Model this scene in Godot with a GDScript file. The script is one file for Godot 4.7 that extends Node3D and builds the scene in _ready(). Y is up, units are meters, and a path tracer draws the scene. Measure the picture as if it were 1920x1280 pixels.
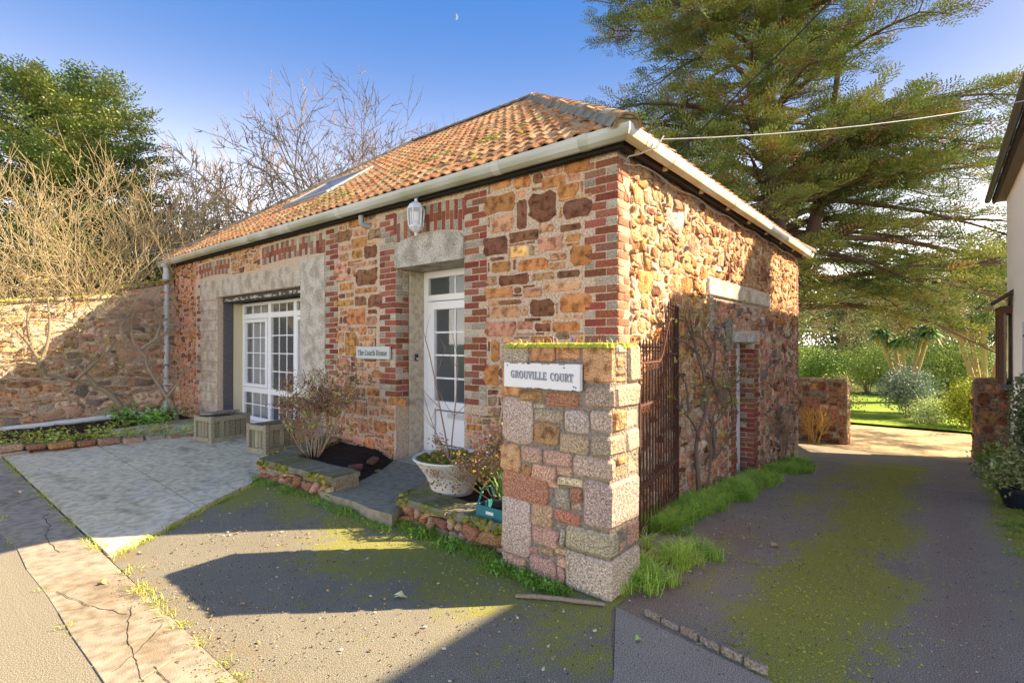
extends Node3D
# A stone coach house by a lane, on a clear winter day. x runs along the front wall, z out of it towards the road, y up; metres.
const STONES_BY_DOOR := [
	[-0.57, 3.197, -0.271, 3.349, "o"],
	[-0.944, 3.189, -0.814, 3.293, "b"],
	[-1.197, 3.175, -0.961, 3.315, "o"],
	[-1.482, 3.226, -1.218, 3.341, "o"],
	[-0.838, 3.109, -0.544, 3.235, "g"],
	[-0.523, 3.131, -0.374, 3.221, "p"],
	[-0.814, 3.236, -0.577, 3.329, "p"],
	[-1.607, 2.973, -1.154, 3.185, "o"],
	[-1.149, 2.761, -1.012, 3.072, "b"],
	[-1.005, 2.791, -0.654, 3.112, "b"],
	[-0.577, 2.775, -0.251, 2.963, "b"],
	[-0.646, 2.991, -0.391, 3.123, "g"],
	[-0.374, 2.949, -0.251, 2.998, "p"],
	[-1.51, 2.767, -1.179, 2.962, "p"],
	[-0.61, 2.665, -0.37, 2.741, "b"],
	[-0.838, 2.688, -0.677, 2.775, "p"],
	[-1.251, 2.631, -0.861, 2.751, "b"],
	[-0.544, 2.557, -0.374, 2.647, "o"],
	[-1.607, 2.536, -1.261, 2.739, "b"],
	[-1.225, 2.481, -0.993, 2.608, "y"],
	[-0.885, 2.497, -0.566, 2.655, "p"],
	[-1.482, 2.346, -1.218, 2.467, "o"],
	[-1.496, 2.476, -1.308, 2.523, "b"],
	[-1.129, 2.329, -0.745, 2.459, "o"],
	[-0.736, 2.394, -0.533, 2.483, "p"],
	[-0.501, 2.324, -0.251, 2.525, "o"],
	[-1.401, 2.198, -0.981, 2.324, "b"],
	[-0.643, 2.228, -0.384, 2.301, "b"],
	[-0.956, 2.224, -0.677, 2.309, "p"],
	[-1.63, 2.222, -1.415, 2.33, "p"],
	[-1.607, 2.077, -1.192, 2.205, "g"],
	[-1.179, 2.112, -1.079, 2.186, "b"],
	[-0.814, 2.102, -0.374, 2.198, "p"],
	[-1.388, 2.003, -1.079, 2.062, "b"],
	[-0.981, 1.866, -0.666, 2.051, "b"],
	[-1.066, 2.066, -0.824, 2.167, "p"],
	[-0.621, 1.889, -0.251, 2.083, "o"],
	[-1.51, 1.862, -1.079, 1.998, "p"],
	[-1.042, 1.822, -0.838, 1.866, "b"],
	[-0.699, 1.712, -0.384, 1.821, "o"],
	[-0.92, 1.716, -0.722, 1.81, "b"],
	[-1.607, 1.673, -1.154, 1.844, "p"],
	[-1.134, 1.738, -0.932, 1.844, "p"],
	[-1.51, 1.41, -1.374, 1.653, "o"],
	[-1.621, 1.153, -1.38, 1.394, "o"],
]
const STONES_BY_WINDOW := [
	[-4.171, 3.205, -3.786, 3.348, "o"],
	[-3.85, 3.142, -3.618, 3.217, "o"],
	[-4.451, 3.028, -4.103, 3.208, "b"],
	[-3.707, 2.976, -3.416, 3.13, "n"],
	[-4.058, 3.063, -3.733, 3.183, "p"],
	[-4.086, 2.908, -3.717, 3.051, "o"],
	[-4.086, 2.765, -3.823, 2.899, "o"],
	[-3.802, 2.739, -3.501, 2.925, "b"],
	[-4.403, 2.9, -4.103, 2.999, "p"],
	[-4.493, 2.581, -4.199, 2.762, "p"],
	[-3.992, 2.379, -3.486, 2.623, "b"],
	[-4.003, 2.28, -3.501, 2.368, "g"],
	[-4.373, 2.341, -4.03, 2.461, "g"],
	[-4.433, 2.474, -4.058, 2.556, "p"],
	[-4.493, 2.131, -4.03, 2.223, "g"],
	[-4.014, 2.12, -3.733, 2.256, "b"],
	[-3.707, 2.074, -3.386, 2.261, "b"],
	[-3.707, 1.993, -3.501, 2.064, "b"],
	[-4.199, 1.856, -3.759, 2.102, "o"],
	[-3.749, 1.848, -3.501, 1.978, "p"],
	[-4.523, 1.788, -4.114, 1.864, "p"],
	[-3.904, 1.717, -3.733, 1.843, "o"],
	[-4.493, 1.624, -4.268, 1.773, "p"],
	[-4.251, 1.436, -3.92, 1.769, "g"],
	[-4.463, 1.213, -4.114, 1.41, "p"],
	[-3.775, 1.273, -3.476, 1.359, "p"],
	[-3.618, 1.149, -3.328, 1.265, "o"],
	[-3.92, 1.105, -3.639, 1.215, "p"],
	[-3.733, 0.913, -3.451, 1.03, "o"],
	[-4.003, 0.894, -3.759, 1.015, "p"],
	[-3.707, 0.781, -3.289, 0.907, "p"],
	[-3.269, 0.813, -2.906, 0.93, "o"],
	[-3.426, 0.678, -3.136, 0.789, "p"],
	[-3.681, 0.653, -3.451, 0.761, "p"],
	[-3.577, 0.437, -3.279, 0.613, "o"],
	[-3.26, 0.493, -3.112, 0.612, "o"],
	[-4.286, 0.629, -3.759, 0.822, "p"],
	[-4.286, 0.844, -4.03, 1.072, "p"],
]
const PILLAR_STONES := [
	[-0.271, 1.455, -0.029, 1.6, "G"],
	[-0.019, 1.477, 0.204, 1.597, "O"],
	[0.212, 1.497, 0.399, 1.597, "O"],
	[-0.271, 1.228, -0.096, 1.447, "O"],
	[-0.096, 1.199, 0.096, 1.277, "O"],
	[0.123, 1.179, 0.392, 1.276, "R"],
	[-0.271, 0.896, 0.012, 1.223, "G"],
	[0.028, 1.071, 0.274, 1.159, "G"],
	[0.016, 0.915, 0.236, 1.062, "O"],
	[0.283, 1.018, 0.465, 1.169, "G"],
	[0.242, 0.886, 0.465, 1.011, "P"],
	[0.022, 1.159, 0.112, 1.191, "G"],
	[-0.271, 0.684, -0.096, 0.885, "O"],
	[-0.088, 0.775, 0.096, 0.886, "P"],
	[0.1, 0.785, 0.334, 0.881, "P"],
	[-0.088, 0.679, 0.001, 0.754, "O"],
	[0.003, 0.666, 0.212, 0.771, "P"],
	[0.218, 0.725, 0.338, 0.786, "P"],
	[0.236, 0.667, 0.415, 0.723, "Y"],
	[-0.271, 0.487, 0.147, 0.692, "R"],
	[0.151, 0.629, 0.233, 0.676, "P"],
	[0.329, 0.573, 0.416, 0.669, "R"],
	[0.197, 0.496, 0.327, 0.639, "G"],
	[0.334, 0.519, 0.416, 0.568, "P"],
	[-0.271, 0.101, -0.009, 0.505, "G"],
	[-0.001, 0.351, 0.18, 0.508, "P"],
	[0.189, 0.411, 0.4, 0.494, "R"],
	[0.201, 0.38, 0.279, 0.392, "G"],
	[0.008, 0.224, 0.236, 0.351, "P"],
	[0.246, 0.255, 0.281, 0.379, "G"],
	[-0.001, 0.151, 0.052, 0.196, "P"],
	[0.058, 0.168, 0.189, 0.217, "P"],
	[0.197, 0.195, 0.32, 0.244, "P"],
	[0.218, 0.127, 0.312, 0.19, "P"],
	[-0.266, -0.004, -0.05, 0.088, "P"],
	[-0.009, -0.069, 0.208, 0.148, "P"],
	[0.212, -0.026, 0.279, 0.114, "P"],
]
const PILLAR_CORNER := [
	[1.346, 1.6, 0.406, 1.188, "O"],
	[1.183, 1.335, 0.422, 1.197, "G"],
	[1.038, 1.177, 0.472, 1.228, "G"],
	[0.885, 1.032, 0.472, 1.049, "G"],
	[0.737, 0.879, 0.341, 1.182, "G"],
	[0.425, 0.731, 0.423, 0.851, "G"],
	[0.253, 0.417, 0.287, 1.151, "G"],
	[-0.016, 0.247, 0.283, 0.851, "G"],
]
const PILLAR_SIDE := [
	[1.176, 1.532, 1.029, 1.597, "Y"],
	[1.176, 1.437, 1.029, 1.529, "O"],
	[1.176, 1.386, 1.029, 1.433, "O"],
	[1.019, 1.346, 0.851, 1.597, "Y"],
	[1.176, 1.343, 1.029, 1.382, "O"],
	[1.185, 1.183, 0.851, 1.335, "Y"],
	[1.216, 1.038, 1.049, 1.177, "O"],
	[1.039, 1.038, 0.851, 1.177, "Y"],
	[1.036, 0.885, 0.851, 1.032, "Y"],
	[1.173, 0.812, 1.023, 0.879, "O"],
	[1.173, 0.737, 1.023, 0.808, "O"],
	[1.013, 0.737, 0.851, 0.879, "Y"],
	[1.139, 0.34, 1.023, 0.417, "P"],
	[1.139, 0.253, 1.023, 0.333, "P"],
	[1.013, 0.253, 0.851, 0.417, "P"],
]
const ESPALIER_NEAR := [
	[-9.55, 0.084, 1.218, -9.55, 0.361, 1.292, -9.55, 0.619, 1.422, -9.55, 0.84, 1.672, -9.55, 0.962, 1.972, -9.55, 1.074, 2.36],
	[-9.55, 1.074, 2.36, -9.55, 1.24, 2.462, -9.55, 1.292, 2.692, -9.55, 1.196, 2.974],
	[-9.55, 1.074, 2.36, -9.55, 1.511, 2.528, -9.55, 1.906, 2.788, -9.55, 2.072, 2.974],
	[-9.55, 1.195, 2.462, -9.55, 1.736, 2.326, -9.55, 2.372, 2.34],
	[-9.55, 1.511, 2.528, -9.55, 2.0, 2.594, -9.55, 2.361, 2.515],
	[-9.55, 1.644, 2.788, -9.55, 1.643, 2.913, -9.55, 1.557, 3.005],
	[-9.55, 0.962, 1.972, -9.55, 1.171, 1.786, -9.55, 1.454, 1.517, -9.55, 1.649, 1.398],
	[-9.55, 0.84, 1.672, -9.55, 1.175, 1.898, -9.55, 1.37, 2.187],
]
const ESPALIER_FAR := [
	[-9.5, 0.066, 0.407, -9.5, 0.391, 0.491, -9.5, 0.771, 0.691, -9.5, 1.141, 0.893, -9.5, 1.366, 0.936, -9.5, 1.499, 1.022],
	[-9.5, 1.499, 1.022, -9.5, 1.6, 1.239, -9.5, 1.768, 1.313, -9.5, 1.968, 1.206, -9.5, 1.936, 0.91],
	[-9.5, 1.499, 1.022, -9.5, 1.703, 0.762, -9.5, 1.994, 0.323],
	[-9.5, 1.6, 1.239, -9.5, 1.896, 1.329, -9.5, 2.249, 1.165, -9.5, 2.454, 1.081],
	[-9.5, 1.968, 1.206, -9.5, 2.09, 1.409, -9.5, 2.13, 1.606],
	[-9.5, 1.703, 0.762, -9.5, 2.066, 0.691, -9.5, 2.32, 0.779],
	[-9.5, 0.557, 0.6, -9.5, 0.807, 0.417, -9.5, 1.119, 0.275],
	[-9.5, 1.366, 0.936, -9.5, 1.65, 1.123, -9.5, 2.05, 1.148, -9.5, 2.308, 0.996],
]
const VINE := [
	[0.06, -0.21, -1.808, 0.06, 0.137, -1.751, 0.06, 0.451, -1.733, 0.06, 0.685, -1.867, 0.06, 0.849, -1.927, 0.06, 1.278, -1.838, 0.06, 1.511, -1.722, 0.06, 1.977, -1.501],
	[0.06, -0.202, -1.909, 0.06, 0.182, -2.08, 0.06, 0.601, -2.207, 0.06, 0.893, -2.405, 0.06, 1.153, -2.207, 0.06, 1.316, -1.957, 0.06, 1.49, -1.733],
	[0.06, 1.511, -1.722, 0.06, 1.595, -1.448, 0.06, 1.662, -1.143],
	[0.06, 0.511, -1.751, 0.06, 0.748, -1.501, 0.06, 0.955, -1.119],
	[0.06, 0.88, -1.395, 0.06, 1.139, -1.369, 0.06, 1.318, -1.119],
	[0.06, 0.254, -2.304, 0.06, 0.585, -2.337, 0.06, 0.713, -2.612, 0.06, 0.863, -2.757],
	[0.06, 0.893, -2.405, 0.06, 1.052, -2.757, 0.06, 1.093, -3.061, 0.06, 1.315, -3.387],
	[0.06, 1.093, -3.061, 0.06, 1.113, -3.387, 0.06, 1.217, -3.303],
	[0.06, 1.071, -2.831, 0.06, 0.837, -3.061, 0.06, 0.54, -3.1, 0.06, 0.321, -2.757, 0.06, 0.193, -2.271],
	[0.06, 1.153, -2.207, 0.06, 1.482, -2.304, 0.06, 1.707, -2.405, 0.06, 1.905, -2.906],
	[0.06, 1.316, -1.957, 0.06, 1.484, -2.207, 0.06, 1.701, -1.957, 0.06, 1.898, -2.08],
	[0.06, 1.108, -1.867, 0.06, 1.086, -2.207, 0.06, 0.979, -2.473, 0.06, 1.177, -2.612],
	[0.06, 0.934, -1.927, 0.06, 1.008, -2.08, 0.06, 1.038, -2.271],
	[0.06, 1.635, -1.638, 0.06, 1.795, -1.448, 0.06, 1.912, -1.395],
]
const SUN_TO := Vector3(1.70, 1.60, -1.64)
const EYE := Vector3(2.206, 1.6, 4.143)
var T := {}
var M := {}
var counts := {}
var rng := RandomNumberGenerator.new()
var noise := FastNoiseLite.new()
var noise_b := FastNoiseLite.new()


# ---------------------------------------------------------------- mesh building
class Mb:
	var v := PackedVector3Array()
	var n := PackedVector3Array()
	var c := PackedColorArray()

	func tri(a: Vector3, b: Vector3, d: Vector3, na: Vector3, nb: Vector3, nd: Vector3, ca: Color, cb: Color, cd: Color) -> void:
		if (b - a).cross(d - a).dot(na + nb + nd) < 0.0:
			v.append(a); v.append(b); v.append(d)
			n.append(na); n.append(nb); n.append(nd)
			c.append(ca); c.append(cb); c.append(cd)
			return
		v.append(a); v.append(d); v.append(b)
		n.append(na); n.append(nd); n.append(nb)
		c.append(ca); c.append(cd); c.append(cb)

	func flat(a: Vector3, b: Vector3, d: Vector3, col: Color) -> void:
		var q := (b - a).cross(d - a).normalized()
		v.append(a); v.append(d); v.append(b)
		n.append(q); n.append(q); n.append(q)
		c.append(col); c.append(col); c.append(col)

	func quad(a: Vector3, b: Vector3, d: Vector3, e: Vector3, col: Color) -> void:
		flat(a, b, d, col)
		flat(a, d, e, col)

	func squad(a: Vector3, b: Vector3, d: Vector3, e: Vector3, na: Vector3, nb: Vector3, nd: Vector3, ne: Vector3, ca: Color, cb: Color, cd: Color, ce: Color) -> void:
		tri(a, b, d, na, nb, nd, ca, cb, cd)
		tri(a, d, e, na, nd, ne, ca, cd, ce)

	# a box with chamfered edges, in the frame t
	func box(t: Transform3D, s: Vector3, col: Color, ch := 0.0) -> void:
		var h := s / 2.0
		ch = minf(ch, 0.45 * minf(s.x, minf(s.y, s.z)))
		for ax in 3:
			for sg in [-1.0, 1.0]:
				var a := (ax + 1) % 3
				var b := (ax + 2) % 3
				var p := [Vector3(), Vector3(), Vector3(), Vector3()]
				for k in 4:
					var q := Vector3()
					q[ax] = sg * h[ax]
					q[a] = (h[a] - ch) * (-1.0 if k == 0 or k == 3 else 1.0)
					q[b] = (h[b] - ch) * (-1.0 if k < 2 else 1.0)
					p[k] = t * q
				if sg > 0.0:
					quad(p[0], p[1], p[2], p[3], col)
				else:
					quad(p[3], p[2], p[1], p[0], col)
		if ch <= 0.0:
			return
		for ax in 3:
			var a := (ax + 1) % 3
			var b := (ax + 2) % 3
			for sa in [-1.0, 1.0]:
				for sb in [-1.0, 1.0]:
					var p := []
					for k in 4:
						var q := Vector3()
						q[ax] = (h[ax] - ch) * (-1.0 if k == 0 or k == 3 else 1.0)
						q[a] = sa * (h[a] if k < 2 else h[a] - ch)
						q[b] = sb * (h[b] - ch if k < 2 else h[b])
						p.append(t * q)
					if sa * sb > 0.0:
						quad(p[3], p[2], p[1], p[0], col)
					else:
						quad(p[0], p[1], p[2], p[3], col)
		for sx in [-1.0, 1.0]:
			for sy in [-1.0, 1.0]:
				for sz in [-1.0, 1.0]:
					var a := t * Vector3(sx * h.x, sy * (h.y - ch), sz * (h.z - ch))
					var b := t * Vector3(sx * (h.x - ch), sy * h.y, sz * (h.z - ch))
					var d := t * Vector3(sx * (h.x - ch), sy * (h.y - ch), sz * h.z)
					if sx * sy * sz > 0.0:
						flat(a, b, d, col)
					else:
						flat(a, d, b, col)

	func bx(lo: Vector3, hi: Vector3, col: Color, ch := 0.0) -> void:
		box(Transform3D(Basis(), (lo + hi) / 2.0), hi - lo, col, ch)

	func bar(a: Vector3, b: Vector3, w: float, h: float, col: Color, ch := 0.0, up := Vector3.UP) -> void:
		var z := (b - a).normalized()
		if absf(z.dot(up)) > 0.98:
			up = Vector3.RIGHT
		var x := up.cross(z).normalized()
		box(Transform3D(Basis(x, z.cross(x), z), (a + b) / 2.0), Vector3(w, h, (b - a).length()), col, ch)

	func tube(path: Array, rad: Array, sides: int, col: Color, col2 := Color(-1, 0, 0), cap := true) -> void:
		var m := path.size()
		if col2.r < 0.0:
			col2 = col
		var side := Vector3.RIGHT if absf((path[1] - path[0]).normalized().x) < 0.8 else Vector3.FORWARD
		var pr := []
		var pn := []
		for i in m:
			var d: Vector3 = (path[mini(i + 1, m - 1)] - path[maxi(i - 1, 0)]).normalized()
			side = (side - d * side.dot(d)).normalized()
			var w := d.cross(side)
			var ring := []
			var rn := []
			for k in sides:
				var an := TAU * k / sides
				var o := side * cos(an) + w * sin(an)
				ring.append(path[i] + o * rad[i])
				rn.append(o)
			var cc := col.lerp(col2, float(i) / (m - 1))
			if i > 0:
				var cp := col.lerp(col2, float(i - 1) / (m - 1))
				for k in sides:
					var j := (k + 1) % sides
					squad(pr[k], pr[j], ring[j], ring[k], pn[k], pn[j], rn[j], rn[k], cp, cp, cc, cc)
			if cap and (i == 0 or i == m - 1):
				for k in sides:
					var j := (k + 1) % sides
					if i == 0:
						flat(path[i], ring[j], ring[k], cc)
					else:
						flat(path[i], ring[k], ring[j], cc)
			pr = ring
			pn = rn

	# profile: points (radius, height); turned round y at the place `at`
	func lathe(at: Transform3D, profile: Array, sides: int, col: Color, smooth := true) -> void:
		for i in profile.size() - 1:
			var p: Vector2 = profile[i]
			var q: Vector2 = profile[i + 1]
			var t := (q - p).normalized()
			for k in sides:
				var a0 := TAU * k / sides
				var a1 := TAU * (k + 1) / sides
				var e := Vector3(cos(a0), 0, sin(a0))
				var f := Vector3(cos(a1), 0, sin(a1))
				var P0 := at * (e * p.x + Vector3.UP * p.y)
				var P1 := at * (f * p.x + Vector3.UP * p.y)
				var Q0 := at * (e * q.x + Vector3.UP * q.y)
				var Q1 := at * (f * q.x + Vector3.UP * q.y)
				var ne := at.basis * (e * t.y - Vector3.UP * t.x)
				var nf := at.basis * (f * t.y - Vector3.UP * t.x)
				if not smooth:
					ne = ((ne + nf) / 2.0).normalized()
					nf = ne
				if p.x > 0.0001:
					tri(P0, Q1, P1, ne, nf, nf, col, col, col)
				if q.x > 0.0001:
					tri(P0, Q0, Q1, ne, ne, nf, col, col, col)

	func mesh() -> ArrayMesh:
		var am := ArrayMesh.new()
		var ar := []
		ar.resize(Mesh.ARRAY_MAX)
		ar[Mesh.ARRAY_VERTEX] = v
		ar[Mesh.ARRAY_NORMAL] = n
		ar[Mesh.ARRAY_COLOR] = c
		am.add_surface_from_arrays(Mesh.PRIMITIVE_TRIANGLES, ar)
		return am


func numbered(called: String, parent: Node) -> String:
	var key := str(parent.get_instance_id()) + called
	var k: int = counts.get(key, 0)
	counts[key] = k + 1
	return called if k == 0 else "%s_%03d" % [called, k]


func obj(called: String, mb: Mb, mat: Material, parent: Node = self, kind := "", at := Vector3.ZERO) -> MeshInstance3D:
	var o := MeshInstance3D.new()
	o.name = numbered(called, parent)
	if at != Vector3.ZERO:
		for i in mb.v.size():
			mb.v[i] -= at
		o.position = at
	o.mesh = mb.mesh()
	o.material_override = mat
	if kind:
		o.set_meta("kind", kind)
	parent.add_child(o, true)
	return o


func thing(called: String, label: String, category: String, at := Vector3.ZERO, group := "") -> Node3D:
	var o := Node3D.new()
	o.name = numbered(called, self)
	o.position = at
	tag(o, label, category, group)
	add_child(o, true)
	return o


func tag(o: Node, label: String, category: String, group := "") -> void:
	o.set_meta("label", label)
	o.set_meta("category", category)
	if group:
		o.set_meta("group", group)


func many(called: String, mesh: Mesh, mat: Material, where: Array, tints: Array, parent: Node = self) -> MultiMeshInstance3D:
	var mm := MultiMesh.new()
	mm.transform_format = MultiMesh.TRANSFORM_3D
	mm.use_colors = true
	mm.mesh = mesh
	mm.instance_count = where.size()
	for i in where.size():
		mm.set_instance_transform(i, where[i])
		mm.set_instance_color(i, tints[i])
	var o := MultiMeshInstance3D.new()
	o.name = numbered(called, parent)
	o.multimesh = mm
	o.material_override = mat
	o.set_meta("kind", "stuff")
	parent.add_child(o, true)
	return o


# ---------------------------------------------------------------- materials
func ntex(seed_: int, freq: float, ramp: Array, size := 512, octaves := 4, type := FastNoiseLite.TYPE_SIMPLEX_SMOOTH, cell := -1) -> NoiseTexture2D:
	var f := FastNoiseLite.new()
	f.seed = seed_
	f.noise_type = type
	f.frequency = freq
	f.fractal_octaves = octaves
	if cell >= 0:
		f.cellular_return_type = cell
		f.fractal_type = FastNoiseLite.FRACTAL_NONE
	var t := NoiseTexture2D.new()
	t.width = size
	t.height = size
	t.seamless = true
	t.seamless_blend_skirt = 0.15
	t.noise = f
	if ramp.size():
		var g := Gradient.new()
		var os := PackedFloat32Array()
		var cs := PackedColorArray()
		for r in ramp:
			os.append(r[0])
			cs.append(Color(r[1], r[2], r[3]))
		g.offsets = os
		g.colors = cs
		t.color_ramp = g
	return t


# albedo c is linear; vertex colours multiply it
func mat(c: Color, rough: float, tex: Texture2D = null, scale := 1.0, bump: Texture2D = null, bump_cm := 0.0, bump_scale := 0.0, detail: Texture2D = null) -> StandardMaterial3D:
	var m := StandardMaterial3D.new()
	m.albedo_color = c.linear_to_srgb()
	m.vertex_color_use_as_albedo = true
	m.roughness = rough
	m.metallic_specular = 0.35
	m.uv1_triplanar = true
	m.uv1_world_triplanar = true
	m.uv1_scale = Vector3.ONE * scale
	if tex:
		m.albedo_texture = tex
	if bump:
		m.heightmap_enabled = true
		m.heightmap_texture = bump
		m.heightmap_scale = bump_cm
	if detail:
		m.detail_enabled = true
		m.detail_albedo = detail
		m.detail_blend_mode = BaseMaterial3D.BLEND_MODE_MUL
		m.detail_uv_layer = BaseMaterial3D.DETAIL_UV_2
		m.uv2_triplanar = true
		m.uv2_world_triplanar = true
		m.uv2_scale = Vector3.ONE * (bump_scale if bump_scale > 0.0 else 0.4)
	return m


func plain(c: Color, rough: float, metal := 0.0) -> StandardMaterial3D:
	var m := StandardMaterial3D.new()
	m.albedo_color = c.linear_to_srgb()
	m.vertex_color_use_as_albedo = true
	m.roughness = rough
	m.metallic = metal
	return m


func make_materials() -> void:
	T.mottle = ntex(3, 0.01, [[0.0, 0.48, 0.42, 0.39], [0.3, 0.76, 0.71, 0.67], [0.45, 0.93, 0.9, 0.87], [0.65, 1, 0.99, 0.97], [1.0, 1, 1, 1]], 768, 6)
	T.fine = ntex(5, 0.035, [], 512, 6)
	T.rough = ntex(7, 0.03, [], 768, 7)
	T.granite = ntex(9, 0.11, [[0.0, 0.55, 0.53, 0.51], [0.38, 0.77, 0.74, 0.71], [0.5, 0.88, 0.86, 0.82], [0.62, 0.95, 0.93, 0.9], [0.75, 1, 1, 1], [1.0, 1, 1, 1]], 512, 4)
	T.asphalt = ntex(11, 0.2, [[0.0, 0.42, 0.42, 0.42], [0.42, 0.72, 0.71, 0.7], [0.56, 0.86, 0.85, 0.83], [0.68, 1, 1, 1], [1, 1, 1, 1]], 768, 3)
	T.blot = ntex(13, 0.01, [[0.0, 0.74, 0.72, 0.69], [0.4, 0.87, 0.86, 0.84], [0.6, 0.97, 0.965, 0.96], [1.0, 1, 1, 1]], 768, 7)
	T.lichen = ntex(15, 0.03, [[0.0, 0.66, 0.64, 0.6], [0.35, 0.87, 0.86, 0.83], [0.55, 0.96, 0.95, 0.94], [1, 1, 1, 1]], 768, 7)
	T.soft = ntex(19, 0.02, [[0.0, 0.78, 0.77, 0.75], [0.4, 0.91, 0.905, 0.9], [0.6, 0.98, 0.98, 0.98], [1, 1, 1, 1]], 768, 7)
	T.grain = ntex(17, 0.03, [[0.0, 0.55, 0.52, 0.48], [0.5, 0.85, 0.83, 0.8], [1, 1, 1, 1]], 512, 5)
	M.stone = mat(Color(2.25, 2.2, 2.1), 0.92, T.mottle, 1.15, T.rough, 1.6, 1.7, T.granite)
	M.granite = mat(Color(1.85, 1.78, 1.68), 0.9, T.granite, 1.1, T.fine, 1.2, 1.5, T.lichen)
	M.brick = mat(Color(1.75, 1.75, 1.75), 0.92, T.lichen, 1.6, T.fine, 0.5, 2.1, T.granite)
	M.mortar = mat(Color(1.3, 1.3, 1.3), 0.95, T.lichen, 1.4, T.fine, 1.5)
	M.render = mat(Color(1.5, 1.5, 1.5), 0.95, T.lichen, 1.3, T.fine, 0.8, 0.45, T.blot)
	M.concrete = mat(Color(1.5, 1.38, 1.12), 0.92, T.soft, 0.6, T.asphalt, 0.3)
	M.asphalt = mat(Color(2.1, 2.02, 1.66), 0.95, T.asphalt, 0.8, T.asphalt, 0.22)
	M.soil = mat(Color(1, 1, 1), 1.0, T.granite, 2.0, T.rough, 4.0)
	M.ground = mat(Color(1, 1, 1), 1.0, T.blot, 0.5, T.fine, 2.0)
	M.tile = mat(Color(1.25, 1.2, 1.15), 0.88, T.mottle, 1.6, T.fine, 0.6)
	M.wood = mat(Color(1.4, 1.4, 1.4), 0.85, T.grain, 2.5, T.fine, 0.25)
	M.wood.uv1_scale = Vector3(6, 1.2, 6)
	M.paint = mat(Color(1, 1, 1), 0.45)
	M.plastic = mat(Color(1.15, 1.15, 1.12), 0.4)
	M.stucco = mat(Color(1.1, 1.1, 1.1), 0.8, null, 1.0, T.fine, 0.2)
	M.rust = mat(Color(1.1, 1.05, 1.0), 0.8, T.lichen, 5.0, T.fine, 0.2)
	M.bark = mat(Color(1.5, 1.45, 1.4), 0.95, T.lichen, 4.0, T.fine, 0.8)
	M.moss = mat(Color(2.1, 2.1, 2.1), 1.0, T.granite, 4.0, T.fine, 0.4)
	M.leaf = plain(Color(1.7, 1.7, 1.6), 0.6)
	M.leaf.backlight = Color(0.8, 0.8, 0.8)
	M.leaf.metallic_specular = 0.3
	M.glass = StandardMaterial3D.new()
	M.glass.albedo_color = Color(0.75, 0.82, 0.85, 0.12)
	M.glass.transparency = BaseMaterial3D.TRANSPARENCY_ALPHA
	M.glass.roughness = 0.02
	M.glass.metallic_specular = 0.9
	M.dark = plain(Color(0.02, 0.02, 0.022), 0.5)
	M.dark.vertex_color_use_as_albedo = true
	M.ink = plain(Color(0.05, 0.055, 0.06), 0.8)


# ---------------------------------------------------------------- the lie of the land
func sstep(a: float, b: float, x: float) -> float:
	var t := clampf((x - a) / (b - a), 0.0, 1.0)
	return t * t * (3.0 - 2.0 * t)


func g(x: float, z: float) -> float:
	var lane := -0.085 * maxf(0.0, 0.3 - maxf(z, -11.5)) - (0.02 * minf(14.0, maxf(0.0, -11.5 - z)))
	var yard := 0.12 * sstep(0.1, 3.2, -x) * clampf((3.05 - z) / 2.6, 0.0, 1.0)
	var w := maxf(sstep(-0.7, 0.1, x), sstep(-7.0, -9.0, z) * sstep(-14.0, -11.0, x))
	return lerpf(yard, lane, w) if z < 0.6 else lerpf(yard, 0.0, sstep(-0.7, 0.1, x))


# a sheet between two edges: left(t) and right(t) give Vector2(x, z) for t from 0 to 1
func sheet(left: Callable, right: Callable, nu: int, nv: int, lift: float, tint: Callable, skirt := 0.0) -> Mb:
	var m := Mb.new()
	var p := []
	var cs := []
	for j in nv + 1:
		var a: Vector2 = left.call(float(j) / nv)
		var b: Vector2 = right.call(float(j) / nv)
		for i in nu + 1:
			var q := a.lerp(b, float(i) / nu)
			p.append(Vector3(q.x, g(q.x, q.y) + lift, q.y))
			cs.append(tint.call(q.x, q.y))
	var w := nu + 1
	var ns := []
	for j in nv + 1:
		for i in w:
			var du: Vector3 = p[j * w + mini(i + 1, nu)] - p[j * w + maxi(i - 1, 0)]
			var dv: Vector3 = p[mini(j + 1, nv) * w + i] - p[maxi(j - 1, 0) * w + i]
			var q := du.cross(dv).normalized()
			ns.append(q if q.y > 0.0 else -q)
	for j in nv:
		for i in nu:
			var a := j * w + i
			var k := [a, a + 1, a + w + 1, a + w]
			if (p[k[1]] - p[k[0]]).cross(p[k[3]] - p[k[0]]).y < 0.0:
				k = [a + w, a + w + 1, a + 1, a]
			m.squad(p[k[0]], p[k[1]], p[k[2]], p[k[3]], ns[k[0]], ns[k[1]], ns[k[2]], ns[k[3]], cs[k[0]], cs[k[1]], cs[k[2]], cs[k[3]])
	if skirt > 0.0:
		for j in nv:
			for e in [0, nu]:
				var a: Vector3 = p[j * w + e]
				var b: Vector3 = p[(j + 1) * w + e]
				m.quad(a, b, b + Vector3.DOWN * skirt, a + Vector3.DOWN * skirt, cs[j * w + e])
		for i in nu:
			for e in [0, nv]:
				var a: Vector3 = p[e * w + i]
				var b: Vector3 = p[e * w + i + 1]
				m.quad(a, b, b + Vector3.DOWN * skirt, a + Vector3.DOWN * skirt, cs[e * w + i])
	return m


func mossy(x: float, z: float, f := 1.0) -> float:
	return 0.6 * noise.get_noise_2d(x * 60.0 * f, z * 60.0 * f) + 0.5 * noise.get_noise_2d(x * 230.0 * f, z * 230.0 * f) + 0.4 * noise_b.get_noise_2d(x * 900.0, z * 900.0) + 0.35 * noise_b.get_noise_2d(x * 2600.0, z * 2600.0)


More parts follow.
